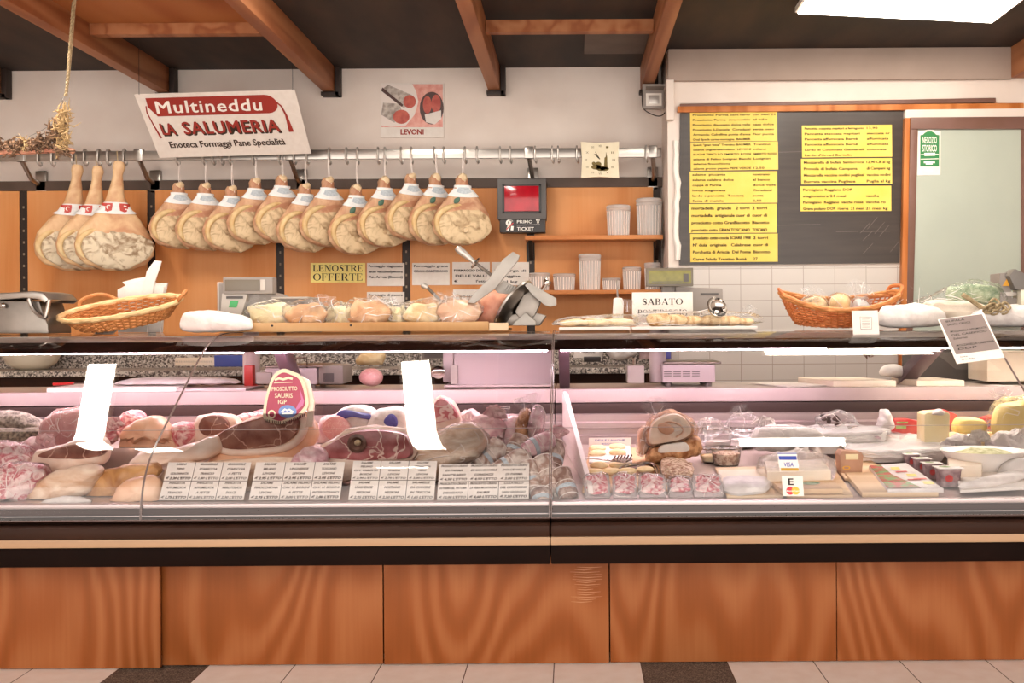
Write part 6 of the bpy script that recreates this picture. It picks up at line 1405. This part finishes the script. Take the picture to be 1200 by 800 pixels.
# ------------------------------------------------------------------ right display
def tray(name, label, cat, m, corners, hh, t=.02, lipm=None, group=None):
    """a flat thing lying on the deck: photo corners of its top (near-left, near-right, far-right, far-left)"""
    b = BM(); top = L(corners, hh+.003); prism(b, top, Vector((0, 0, -t)), .003); return tag(obj(name, b, m), label, cat, group)
# savoury biscuits in a carton with tongs
o = tray('wood_tray', 'long wooden board under the biscuits beside the white divider', 'board', 'kraft', [(682, 575), (790, 573), (775, 524), (690, 524)], .012, .010)
o = thing('biscuit_carton', 'printed white carton of pale oval biscuits beside the white divider', 'carton', DK(712, 545, .02))
b = BM(); prism(b, L([(690, 541), (741, 541), (738, 521), (692, 521)], .022), Vector((0, 0, -.01))); obj('base', b, 'white_wrap', o)
b = BM(); a, c = DK(690, 523, .02), DK(740, 523, .02); box(b, (a.x, a.y, a.z), (c.x, a.y+.006, P(700, 513, a.y).z), .001); pn = obj('printed_flap', b, 'paper', o)
M, w, h = frame_of(Vector((a.x, a.y-.001, P(700, 513, a.y).z)), Vector((c.x, a.y-.001, P(700, 513, a.y).z)), Vector((a.x, a.y-.001, a.z)))
b = BM(); put(b, 'DELLE LANGHE', M, w*.5, h*.62, h*.24, w*.7, .01, 0, 'C'); put(b, 'BISCOTTI', M, w*.5, h*.22, h*.2, w*.4, .01, 0, 'C'); obj('lettering', b, 'visa_blue', pn, False)
k = 0
bn = ['back left', 'back right', 'second row left', 'second row right', 'third row left', 'third row right', 'front left', 'front right']
for (u, v) in [(700, 525), (724, 523), (700, 531), (724, 530), (702, 545), (725, 545), (697, 553), (716, 552)]:
    c = DK(u, v, .03); b = BM(); puff(b, [c+Vector((.040*math.cos(t), .024*math.sin(t), 0)) for t in [2*PI*i/12 for i in range(12)]], UP, .016, .014, 3, .003, k, 24); tag(obj('oval_biscuit', b, 'bread'), 'pale oval biscuit by the white divider, %s of its group' % bn[k], 'biscuit', 'oval biscuits in the carton'); k += 1
o = thing('tongs', 'steel serving tongs with toothed end lying over the biscuits', 'tongs', DK(705, 538, .05))
b = BM(); A, B_ = DK(674, 537, .055), DK(718, 540, .06); tube(b, [A, A.lerp(B_, .5)+Vector((0, 0, .006)), B_], .010, 8, flat=.35); obj('handle', b, 'chrome', o)
b = BM(); prism(b, [B_+Vector(q) for q in ((-.01, -.02, .002), (.05, -.035, -.004), (.085, .035, 0), (.06, .05, .006), (.01, .02, .006))], Vector((0, 0, .004)))
for i in range(6): p0 = B_+Vector((.0+.014*i, -.03+.006*i, .006)); tube(b, [p0, p0+Vector((.012, .045, .012))], .0035, 6)
obj('toothed_head', b, 'chrome', o)
o = thing('biscuit_tray', 'small steel rimmed tray with two biscuits in front of the tongs', 'tray', DK(750, 550, .02))
b = BM(); tube(b, smooth_path(L([(725, 556), (728, 548), (750, 543), (765, 543), (772, 550), (772, 556)], .03), 4), .007, 7); prism(b, L([(728, 557), (771, 557), (764, 543), (730, 544)], .018), Vector((0, 0, -.004))); obj('tray', b, 'chrome', o)
for i, (u, v) in enumerate([(735, 552), (756, 550)]):
    c = DK(u, v, .034); b = BM(); puff(b, [c+Vector((.038*math.cos(t), .024*math.sin(t), 0)) for t in [2*PI*j/12 for j in range(12)]], UP, .016, .012, 3, .003, i+20, 24); tag(obj('oval_biscuit', b, 'bread'), 'pale oval biscuit on the steel rimmed tray, %s one' % ('left', 'right')[i], 'biscuit', 'oval biscuits in the carton')
# packs of sliced meat at the front
def pack(label, u0, v0, u1, v1, seed):
    a, c = DK(u0, v1, .006), DK(u1, v1, .006); yf = a.y+.075
    M, w, h = frame_of(P(u0+1, v0, yf), P(u1-1, v0, yf), a); o = thing('meat_pack', label, 'pack', (a+c)/2, 'clear packs of pink sliced meat at the front')
    n = (M.to_3x3() @ Vector((0, 0, 1))); q = lambda x, y, z=0: M @ Vector((x*w, y*h, z))
    b = BM(); prism(b, [q(.02, 0), q(.98, 0), q(1, .5), q(.97, 1), q(.03, 1), q(0, .5)], -n*.022, .004); obj('tray', b, 'tray_pale', o)
    b = BM()
    for k in range(5):
        yy = .80-.15*k; puff(b, [q(.5+.42*math.cos(t), yy+.17*math.sin(t)*(1.25-.1*k), .002+.003*k) for t in [2*PI*j/12 for j in range(12)]], n, .010, .008, 3, .008, seed+k, 28)
    obj('meat_slices', b, 'slices', o)
    b = BM(); puff(b, [q(.5+.53*math.copysign(abs(math.cos(t))**.4, math.cos(t)), .5+.52*math.copysign(abs(math.sin(t))**.4, math.sin(t)), .004) for t in [2*PI*j/16 for j in range(16)]], n, .024, .01, 4, .010, seed, 44); obj('film_lid', b, 'film', o)
for i, (q, l) in enumerate([((685, 556, 717, 583), 'leftmost clear pack of pink slices at the front, beside the divider'), ((718, 556, 749, 583), 'second clear pack of pink slices from the divider'), ((749, 556, 783, 582), 'third clear pack of pink slices from the divider'), ((784, 561, 814, 582), 'smaller clear pack of slices lying low between larger packs'), ((813, 556, 850, 582), 'clear pack of pink slices on the right, beside the flat cheese')]):
    pack(l, *q, i*7+1)
o = tray('nut_tray', 'clear tray of chopped brown mushrooms or nuts behind the low meat pack', 'tray', 'tub_clear', [(777, 561), (815, 560), (806, 540), (774, 541)], .035, .03)
b = BM(); puff(b, L([(780, 559), (811, 558), (804, 541), (777, 542)], .04), UP, .02, .02, 4, .014, 4, 50, 4); obj('filling', b, 'nuts', o)
b = BM()
for k in range(40):
    r = random.Random(k); c = DK(779+r.random()*30, 543+r.random()*15, .056); puff(b, [c+Vector((.012*math.cos(t), .008*math.sin(t), 0)) for t in [2*PI*j/6 for j in range(6)]], UP, .008, .006, 2, .004, k, 10)
obj('chopped_pieces', b, 'nuts', o)
# rolled roast on its crusted lower half
o = meat('roast_half', 'brown crusted roast half with white label under the pale rolled roast', 'roast', 'crust', [(758, 541), (760, 526), (775, 520), (800, 514), (815, 510), (823, 518), (822, 530), (808, 536), (780, 540)], 4.38, .06, .12, seed=51)
b = BM(); puff(b, W([(772, 530), (774, 522), (790, 519), (804, 518), (808, 527), (790, 530)], 4.325), FR, .012, .02, 3, .003, 2, 28, 4); obj('white_label', b, 'paper', o)
o = meat('rolled_roast', 'pale rolled roast in tied film, standing on the brown crusted one', 'roast', 'crust', [(758, 521), (759, 500), (768, 488), (785, 482), (800, 485), (812, 498), (812, 510), (800, 517), (775, 521)], 4.38, .05, .12, seed=52, face=[(761, 519), (762, 500), (770, 490), (786, 484), (799, 487), (809, 498), (809, 508), (797, 515), (776, 519)], fm='roast')
b = BM(); puff(b, W([(773, 505), (772, 498), (780, 496), (788, 499), (790, 505), (782, 509)], 4.318), FR, .008, .02, 3, .004, 5, 24); tube(b, smooth_path(W([(772, 500), (783, 494), (797, 498), (800, 506), (792, 512)], 4.318), 4), .004, 6); obj('meat_swirl', b, 'roast_meat', o)
b = BM(); puff(b, W([(756, 522), (757, 498), (767, 486), (785, 480), (802, 484), (818, 498), (815, 512), (800, 520), (775, 524)], 4.38), FR, .065, .12, 5, .008, 8, 44, 2.4); rag(b, 8, P(769, 486, 4.36), .022, .075, 61, .9); rag(b, 6, P(815, 500, 4.34), .02, .05, 66, 1.5); obj('tied_film', b, 'film', o)
meat('roast_end', 'small brown meat end in film left of the rolled roast', 'meat', 'roast_meat', [(747, 530), (748, 508), (754, 500), (760, 504), (760, 524), (754, 532)], 4.42, .03, .06, seed=55, film=True)
# clear tubs
def tub(label, u, v, ru, h, fill, fillh, lid=True):
    c = DK(u, v, 0); r = ru*c.y/FP
    o = thing('deli_tub', label, 'tub', c, 'round clear tubs beside the rolled roast')
    b = BM(); lathe(b, [(r*.80, .002), (r*.88, h*.3), (r*.97, h*.92), (r*1.04, h*.93), (r*1.04, h), (r*.9, h), (r*.88, h*.96), (r*.3, h*.97)], c, 28); obj('cup_and_lid', b, 'deli_clear', o)
    b = BM(); lathe(b, [(r*.76, .006), (r*.86, h*.5), (r*.9, h*fillh), (r*.5, h*fillh+.008)], c, 24); obj('filling', b, fill, o)
    b = BM(); tube(b, [c+Vector((r*1.04*math.cos(t), r*1.04*math.sin(t), h)) for t in [2*PI*i/28 for i in range(28)]], .0035, 6, True); obj('rim', b, 'chrome', o); return o
tub('clear round tub with pale filling, tallest, right of the rolled roast', 841, 531, 17, .115, 'white_wrap', .4)
tub('clear round tub of brown olives in front of the other tubs', 851, 545, 18, .075, 'nuts', .7)
tub('clear round tub with light pieces between roast and front tub', 833, 541, 14, .06, 'bread', .4)
tub('shallow clear bowl under glossy film behind the tubs', 872, 524, 17, .075, 'tub_white', .2)
b = BM(); puff(b, W([(850, 509), (852, 492), (866, 484), (880, 483), (888, 492), (888, 508)], 4.55), FR, .06, .06, 4, .014, 71, 40); rag(b, 8, P(868, 488, 4.5), .03, .05, 75, 1.3); tag(obj('film_bundle', b, 'film'), 'crumpled clear film standing behind the round tubs', 'film')
b = BM(); puff(b, W([(812, 520), (816, 496), (828, 488), (842, 492), (846, 508)], 4.5), FR, .05, .06, 4, .014, 77, 40); tag(obj('film_bundle', b, 'film'), 'crumpled clear film between the rolled roast and the tubs', 'film')
# boards and cheeses
tray('wood_board', 'light wooden board under the flat wrapped cheese', 'board', 'beech', [(852, 583), (918, 582), (904, 546), (838, 547)], .014, .012, group='light wooden boards in the cheese display')
tray('wood_board', 'light wooden board under the brown paper parcel', 'board', 'beech', [(922, 582), (1000, 581), (972, 540), (905, 541)], .014, .012, group='light wooden boards in the cheese display')
tray('wood_board', 'thick light wooden board at the front right of the card stickers', 'board', 'beech', [(1010, 582), (1100, 581), (1060, 553), (990, 553)], .024, .020, group='light wooden boards in the cheese display')
tray('wood_board', 'wooden board behind the thick one, below the white tubs', 'board', 'beech', [(990, 560), (1052, 560), (1020, 538), (974, 540)], .014, .012, group='light wooden boards in the cheese display')
o = tray('wrapped_cheese', 'flat cheese in pale paper and film right of the meat packs', 'cheese', 'cheese_white', [(845, 563), (904, 562), (898, 549), (841, 550)], .045, .03)
b = BM(); puff(b, L([(853, 576), (897, 575), (899, 563), (850, 563)], .03), UP, .028, .02, 4, .006, 81, 36, 3); obj('soft_front', b, 'white_wrap', o)
o = tray('cheese_block', 'long block of pale cheese behind the card stickers', 'cheese', 'cheese_white', [(899, 553), (974, 551), (962, 538), (896, 540)], .075, .055)
b = BM(); puff(b, L([(897, 556), (976, 554), (964, 537), (894, 539)], .06), UP, .03, .04, 3, .005, 82, 40, 5); obj('cling_film', b, 'film', o)
o = tray('paper_parcel', 'flat brown paper parcel with green print behind the card stickers', 'parcel', 'kraft', [(915, 578), (988, 576), (975, 562), (904, 563)], .038, .02)
b = BM(); M, w, h = frame_of(*(lambda p: (p[3], p[2], p[0]))(L([(915, 578), (988, 576), (975, 562), (904, 563)], .0425)))
disc(b, M, w*.55, h*.62, w*.16, h*.22, 18, .001); obj('green_print', b, 'leaf_green', o, False)
o = thing('cheese_box', 'small upright brown carton with cream label among the cheeses', 'carton', DK(998, 557, .02))
b = BM(); pex(b, [(984, 533), (987, 528), (1010, 530), (1012, 534), (1010, 558), (986, 558)], 4.2, .08, .004); obj('box', b, 'carton_brown', o); b = BM(); pbox(b, 991, 532, 1006, 538.5, 4.195, .008, .001); obj('cream_label', b, 'cheese_cream', o); b = BM(); ringf(b, Matrix(((1, 0, 0, P(992, 548, 4.19).x), (0, 0, -1, 4.192), (0, 1, 0, P(992, 548, 4.19).z), (0, 0, 0, 1))), 0, 0, .016, .008, .005, .003); obj('yellow_mark', b, 'card_yellow', o, False)
meat('ricotta', 'white flattened wrapped fresh cheese in front of the back wall', 'cheese', 'white_wrap', [(880, 520), (884, 505), (900, 499), (925, 498), (950, 502), (964, 508), (966, 520), (940, 528), (900, 528)], 4.46, .05, .08, seed=84, film=True)
# white basins
def basin(label, u0, v0, u1, v1, hh, drop, fill):
    """photo corners of the rim: near edge v1, far edge v0"""
    sk = (u1-u0)*.06
    rim = L([(u0, v1), (u1, v1-2), (u1-sk*1.6, v0), (u0+sk*.2, v0)], hh); c = sum(rim, Vector())/4
    o = thing('white_basin', label, 'basin', c-Vector((0, 0, drop)), 'white plastic basins')
    b = BM(); out = [c+(p-c)*1.0 for p in rim]; inn = [c+(p-c)*.94 for p in rim]; bo = [c+(p-c)*.84-Vector((0, 0, drop)) for p in rim]; bi = [c+(p-c)*.80-Vector((0, 0, drop-.004)) for p in rim]
    V = [[b.verts.new(p) for p in r] for r in (bo, out, inn, bi)]
    for r0, r1 in zip(V, V[1:]):
        for i in range(4): b.faces.new([r0[i], r0[(i+1) % 4], r1[(i+1) % 4], r1[i]])
    b.faces.new(V[0][::-1]); b.faces.new(V[3]); bmesh.ops.recalc_face_normals(b, faces=b.faces); bevel(b, .004); obj('basin', b, 'tub_white', o)
    b = BM(); puff(b, [c+(p-c)*.86-Vector((0, 0, drop*.45)) for p in rim], UP, .015, .015, 4, .010, 5, 50, 4); obj('contents', b, fill, o)
    b = BM(); puff(b, [c+(p-c)*.96-Vector((0, 0, .004)) for p in rim], UP, .010, .012, 4, .008, 8, 60, 6); obj('cling_film', b, 'film_soft', o); return o, rim
o, rm = basin('white basin with dark olives under film at the back of the cheese display', 946, 499, 1040, 508, .112, .095, 'white_wrap')
for i, (u, v) in enumerate([(968, 489), (981, 493)]):
    b = BM(); c = P(u, v, 4.62)
    for k in range(5): r = random.Random(k+i*9); q = c+Vector((r.uniform(-.02, .02), r.uniform(-.02, .02), r.uniform(-.02, .02))); puff(b, [q+Vector((.011*math.cos(t), 0, .010*math.sin(t))) for t in [2*PI*j/8 for j in range(8)]], FR, .01, .01, 2, .003, k, 16)
    tag(obj('olive_cluster', b, 'photo_dark'), ('small dark clump in film at the left of the back basin', 'smaller dark clump in film near the middle of the back basin')[i], 'olives', 'dark clumps above the back basin')
b = BM(); puff(b, W([(955, 497), (962, 486), (985, 482), (1004, 492), (1006, 500), (980, 506)], 4.60), FR, .05, .05, 4, .014, 87, 40); tag(obj('film_bundle', b, 'film'), 'loose clear film over the dark clumps of the back basin', 'film')
o, rm = basin('large white basin with marbled contents under film in the cheese display', 996, 509, 1113, 528, .066, .060, 'white_wrap')
b = BM(); M, w, h = frame_of(rm[3], rm[2], rm[0]); M = M @ Matrix.Translation((0, 0, .028))
ringf(b, M, w*.62, h*.5, w*.10, h*.3, w*.02, h*.05, 10, 200, 12, 0); disc(b, M, w*.38, h*.45, w*.03, h*.14, 10, 0); obj('film_print', b, 'pack_purple', o, False)
lump('film_packet', 'twisted white film packet between the two basins', 'packet', 'white_wrap', W([(1030, 505), (1031, 488), (1036, 480), (1046, 484), (1048, 502)], 4.62), FR, .03, .05, jit=.012)
# coloured packs, butter and yellow cheeses at right
for i, (q, l, y) in enumerate([([(1046, 507), (1048, 491), (1066, 491), (1084, 495), (1083, 509)], 'red and green printed pack behind the butter block', 4.68), ([(1084, 503), (1086, 482), (1108, 480), (1122, 486), (1120, 504)], 'red printed pack standing directly behind the butter block', 4.74), ([(1152, 503), (1154, 490), (1166, 487), (1173, 490), (1172, 503)], 'red and purple pack right of the yellow cheese', 4.7)]):
    b = BM(); pex(b, q, y, .07, .004); o = tag(obj('printed_pack', b, 'pack_red'), l, 'pack', 'red printed packs at the back')
    b = BM(); a, c = q[1], q[2]; pex(b, [(a[0]+3, a[1]+3), (c[0]-2, c[1]+3), (c[0]-2, c[1]+5), (a[0]+3, a[1]+5)], y-.002, .003); pex(b, [(a[0]+2, a[1]+8), (c[0]-4, c[1]+8), (c[0]-4, c[1]+11), (a[0]+2, a[1]+11)], y-.002, .003); obj('printed_stripes', b, 'pack_green' if i < 2 else 'blue_print', o, False)
o = thing('butter_block', 'tall pale yellow butter block among the red packs', 'butter', P(1098, 515, 4.52)); b = BM(); pex(b, [(1083, 520), (1083, 485), (1087, 483), (1110, 482), (1114, 485), (1113, 514), (1104, 522)], 4.50, .10, .008); obj('block', b, 'cheese_cream', o); b = BM(); puff(b, W([(1092, 485), (1100, 479), (1108, 483), (1104, 487)], 4.5), FR, .02, .03, 3, .004, 3, 18); obj('wrapper_fold', b, 'white_wrap', o)
lump('yellow_cheese', 'small yellow cheese piece right of the butter block', 'cheese', 'cheese_yellow', W([(1119, 506), (1121, 492), (1132, 489), (1150, 491), (1155, 500), (1149, 506)], 4.60), FR, .04, .06, jit=.002, pw=4)
lump('yellow_cheese', 'low flat yellow cheese below the small yellow piece', 'cheese', 'cheese_cream', L([(1098, 524), (1150, 521), (1180, 514), (1160, 511), (1110, 512)], .05), UP, .03, .05, jit=.003, pw=4)
o = lump('hard_cheese', 'big crumbly cream coloured hard cheese wedge in film at the right edge', 'cheese', 'cheese_yellow', W([(1168, 512), (1169, 478), (1185, 471), (1215, 468), (1240, 480), (1240, 515)], 4.55), FR, .05, .1, jit=.008)
b = BM(); puff(b, W([(1160, 516), (1164, 476), (1185, 464), (1215, 466), (1245, 480), (1245, 518)], 4.55), FR, .07, .1, 4, .016, 9, 44); rag(b, 6, P(1172, 470, 4.5), .03, .06, 91, .8); obj('cling_film', b, 'film', o)
o = thing('olive_bowl', 'oval white bowl of green olive salad under film at right', 'bowl', DK(1150, 535, .03)); c = DK(1152, 528, .10)
b = BM(); t = BM(); lathe(t, [(.085, -.08), (.12, -.045), (.15, 0), (.155, .004), (.145, .0), (.11, -.03), (.04, -.035)], (0, 0, 0), 36); bmesh.ops.transform(t, matrix=Matrix.Translation(c) @ Matrix.Diagonal((1.12, .92, 1, 1)), verts=t.verts); merge(b, t); obj('bowl', b, 'tub_white', o)
b = BM(); puff(b, [c+Vector((.125*math.cos(t), .10*math.sin(t), -.022)) for t in [2*PI*j/14 for j in range(14)]], UP, .03, .03, 4, .01, 4, 40); obj('olive_salad', b, 'olive_mix', o)
o = tray('cheese_cake', 'square white fresh cheese on the deck, right of the yoghurt cups', 'cheese', 'cheese_white', [(1112, 546), (1150, 545), (1153, 533), (1110, 534)], .075, .06)
o = tray('paper_sheet', 'white paper and tray in the lower right corner of the cheese display', 'tray', 'paper', [(1125, 574), (1205, 570), (1190, 548), (1120, 552)], .030, .012)
b = BM(); puff(b, L([(1126, 573), (1200, 560), (1195, 552), (1140, 566)], .045), UP, .02, .02, 3, .004, 6, 36); obj('folded_edge', b, 'white_wrap', o)
meat('clear_box', 'clear film box with dark contents at the right edge', 'box', 'tub_clear', [(1172, 560), (1176, 542), (1200, 536), (1225, 540), (1225, 560)], 4.1, .04, .06, seed=95, jit=.006)
# yoghurt cups in a row
for i, (u, v, l) in enumerate([(1068, 548, 'yoghurt cup furthest back in the row of small fruit cups'), (1080, 554, 'second fruit cup from the back of the row'), (1092, 561, 'third fruit cup from the back of the row'), (1111, 570, 'fruit cup nearest the front glass')]):
    s_ = (8.5, 9, 10, 13.5)[i]; c = DK(u, v, .0); r = s_*c.y/FP; hh = (.058, .06, .064, .075)[i]
    o = thing('fruit_cup', l, 'cup', c, 'small fruit yoghurt cups in a row')
    b = BM(); q = 6
    rows = []
    for k, (f, z) in enumerate(((.86, .002), (1.0, hh*.88), (1.04, hh*.9), (1.04, hh*.97))):
        rows.append([b.verts.new(c+Vector((r*f*math.copysign(abs(math.cos(t))**.45, math.cos(t)), r*.8*f*math.copysign(abs(math.sin(t))**.45, math.sin(t)), z))) for t in [2*PI*j/24 for j in range(24)]])
    for r0, r1 in zip(rows, rows[1:]):
        for j in range(24): b.faces.new([r0[j], r0[(j+1) % 24], r1[(j+1) % 24], r1[j]])
    b.faces.new(rows[0][::-1]); b.faces.new(rows[-1]); obj('cup', b, 'pack_purple', o)
    b = BM(); prism(b, [c+Vector((r*1.1*sx, r*.88*sy, hh)) for sx, sy in ((-1, -1), (1, -1), (1, 1), (-1, 1))], Vector((0, 0, .003)), .001); obj('foil_lid', b, 'tub_white', o)
    b = BM(); disc(b, Matrix(((1, 0, 0, c.x), (0, 0, -1, c.y-r*.83), (0, 1, 0, c.z+hh*.5), (0, 0, 0, 1))), -r*.2, 0, r*.34, hh*.2, 12, .001); obj('fruit_picture', b, 'pack_red', o, False)
    b = BM(); disc(b, Matrix.Translation(c+Vector((-r*.3, 0, hh+.003))), 0, 0, r*.5, r*.4, 12, .001); obj('lid_print', b, 'pack_green', o, False)
o = tray('snack_pack', 'flat red green printed snack pack lying at the front of the cheese display', 'pack', 'white_wrap', [(1040, 575), (1106, 577), (1062, 542), (1018, 545)], .036, .016)
SP = L([(1040, 575), (1106, 577), (1062, 542), (1018, 545)], .0405)
def bil(x, y): return (SP[0]*(1-x)+SP[1]*x)*(1-y)+(SP[3]*(1-x)+SP[2]*x)*y
def patch(bm, q, up=.0006): bm.faces.new([bm.verts.new(bil(x, y)+Vector((0, 0, up))) for x, y in q])
b = BM(); patch(b, [(.01, .01), (.62, .02), (.34, .55), (.30, .99), (.01, .99)]); obj('red_green_print', b, 'pack_print', o, False)
b = BM()
for x, y in ((.55, .80), (.72, .50), (.85, .2)): patch(b, [(x-.1, y-.05), (x+.1, y-.06), (x+.12, y+.05), (x-.08, y+.06)])
obj('yellow_print', b, 'yellow_pale', o, False)
b = BM()
for x, y in ((.60, .66), (.66, .34), (.80, .36)): patch(b, [(x-.12, y-.03), (x+.14, y-.03), (x+.14, y+.02), (x-.12, y+.02)])
obj('red_print', b, 'pack_red', o, False)
crumple('white crumpled paper right of the shallow bowl behind the tubs', [(884, 520), (884, 503), (896, 496), (906, 504), (904, 520)], 4.58, 'white_wrap', .03, .05, 211)
crumple('pale crumpled film between the olive bowl and the right edge', [(1156, 535), (1160, 515), (1180, 505), (1205, 508), (1210, 530), (1185, 538)], 4.42, 'white_wrap', .04, .05, 212)
crumple('white crumpled film in front of the small yellow cheese', [(1104, 524), (1108, 512), (1124, 508), (1146, 512), (1150, 522), (1128, 527)], 4.46, 'white_wrap', .03, .04, 213)
crumple('pale crumpled film behind the long cheese block', [(900, 548), (904, 534), (925, 528), (950, 530), (968, 540), (950, 548)], 4.36, 'white_wrap', .03, .05, 214)
# card stickers on the glass
def gl(u, v):
    """point on the front glass behind a photo point"""
    best = None
    for p in GPROF:
        q = P(u, v, p.x)
        if best is None or abs(q.z-p.y) < best[0]: best = (abs(q.z-p.y), p)
    return P(u, v, best[1].x-.006)
o, M, w, h = sheet('card_sticker', 'small sticker with blue and gold card bands on the front glass', 'sticker', 'paper', gl(914, 530), gl(936.5, 530), gl(914, 552), None, t=.0008)
mark(o, 'blue_band', 'visa_blue', lambda bm: (poly(bm, M, [(w*.04, h*.60), (w*.96, h*.60), (w*.96, h*.80), (w*.04, h*.80)], .0008), poly(bm, M, [(0, h*.92), (w, h*.92), (w, h*.97), (0, h*.97)], .0008), put(bm, 'VISA', M, w*.5, h*.24, h*.24, w*.48, .012, .2, 'C', 1, .0008)))
mark(o, 'gold_band', 'gold', lambda bm: poly(bm, M, [(w*.06, h*.02), (w*.98, h*.02), (w*.98, h*.17), (w*.06, h*.17)], .0008))
o, M, w, h = sheet('card_sticker', 'small white sticker with black E and red and yellow discs on the front glass', 'sticker', 'paper', gl(917, 557.5), gl(941.5, 557.5), gl(917.5, 581), None, t=.0008)
mark(o, 'black_letter', 'ink', lambda bm: (put(bm, 'E', M, w*.42, h*.55, h*.34, w*.26, .03, 0, 'C', 1, .0008)))
mark(o, 'red_disc', 'card_red', lambda bm: disc(bm, M, w*.36, h*.26, w*.19, h*.20, 20, .0008)); mark(o, 'yellow_disc', 'card_yellow', lambda bm: disc(bm, M, w*.62, h*.26, w*.19, h*.20, 20, .0010))
mark(o, 'disc_lettering', 'ink_white', lambda bm: put(bm, 'MasterCard', M, w*.49, h*.21, h*.09, w*.6, .01, 0, 'C', 1, .0016))
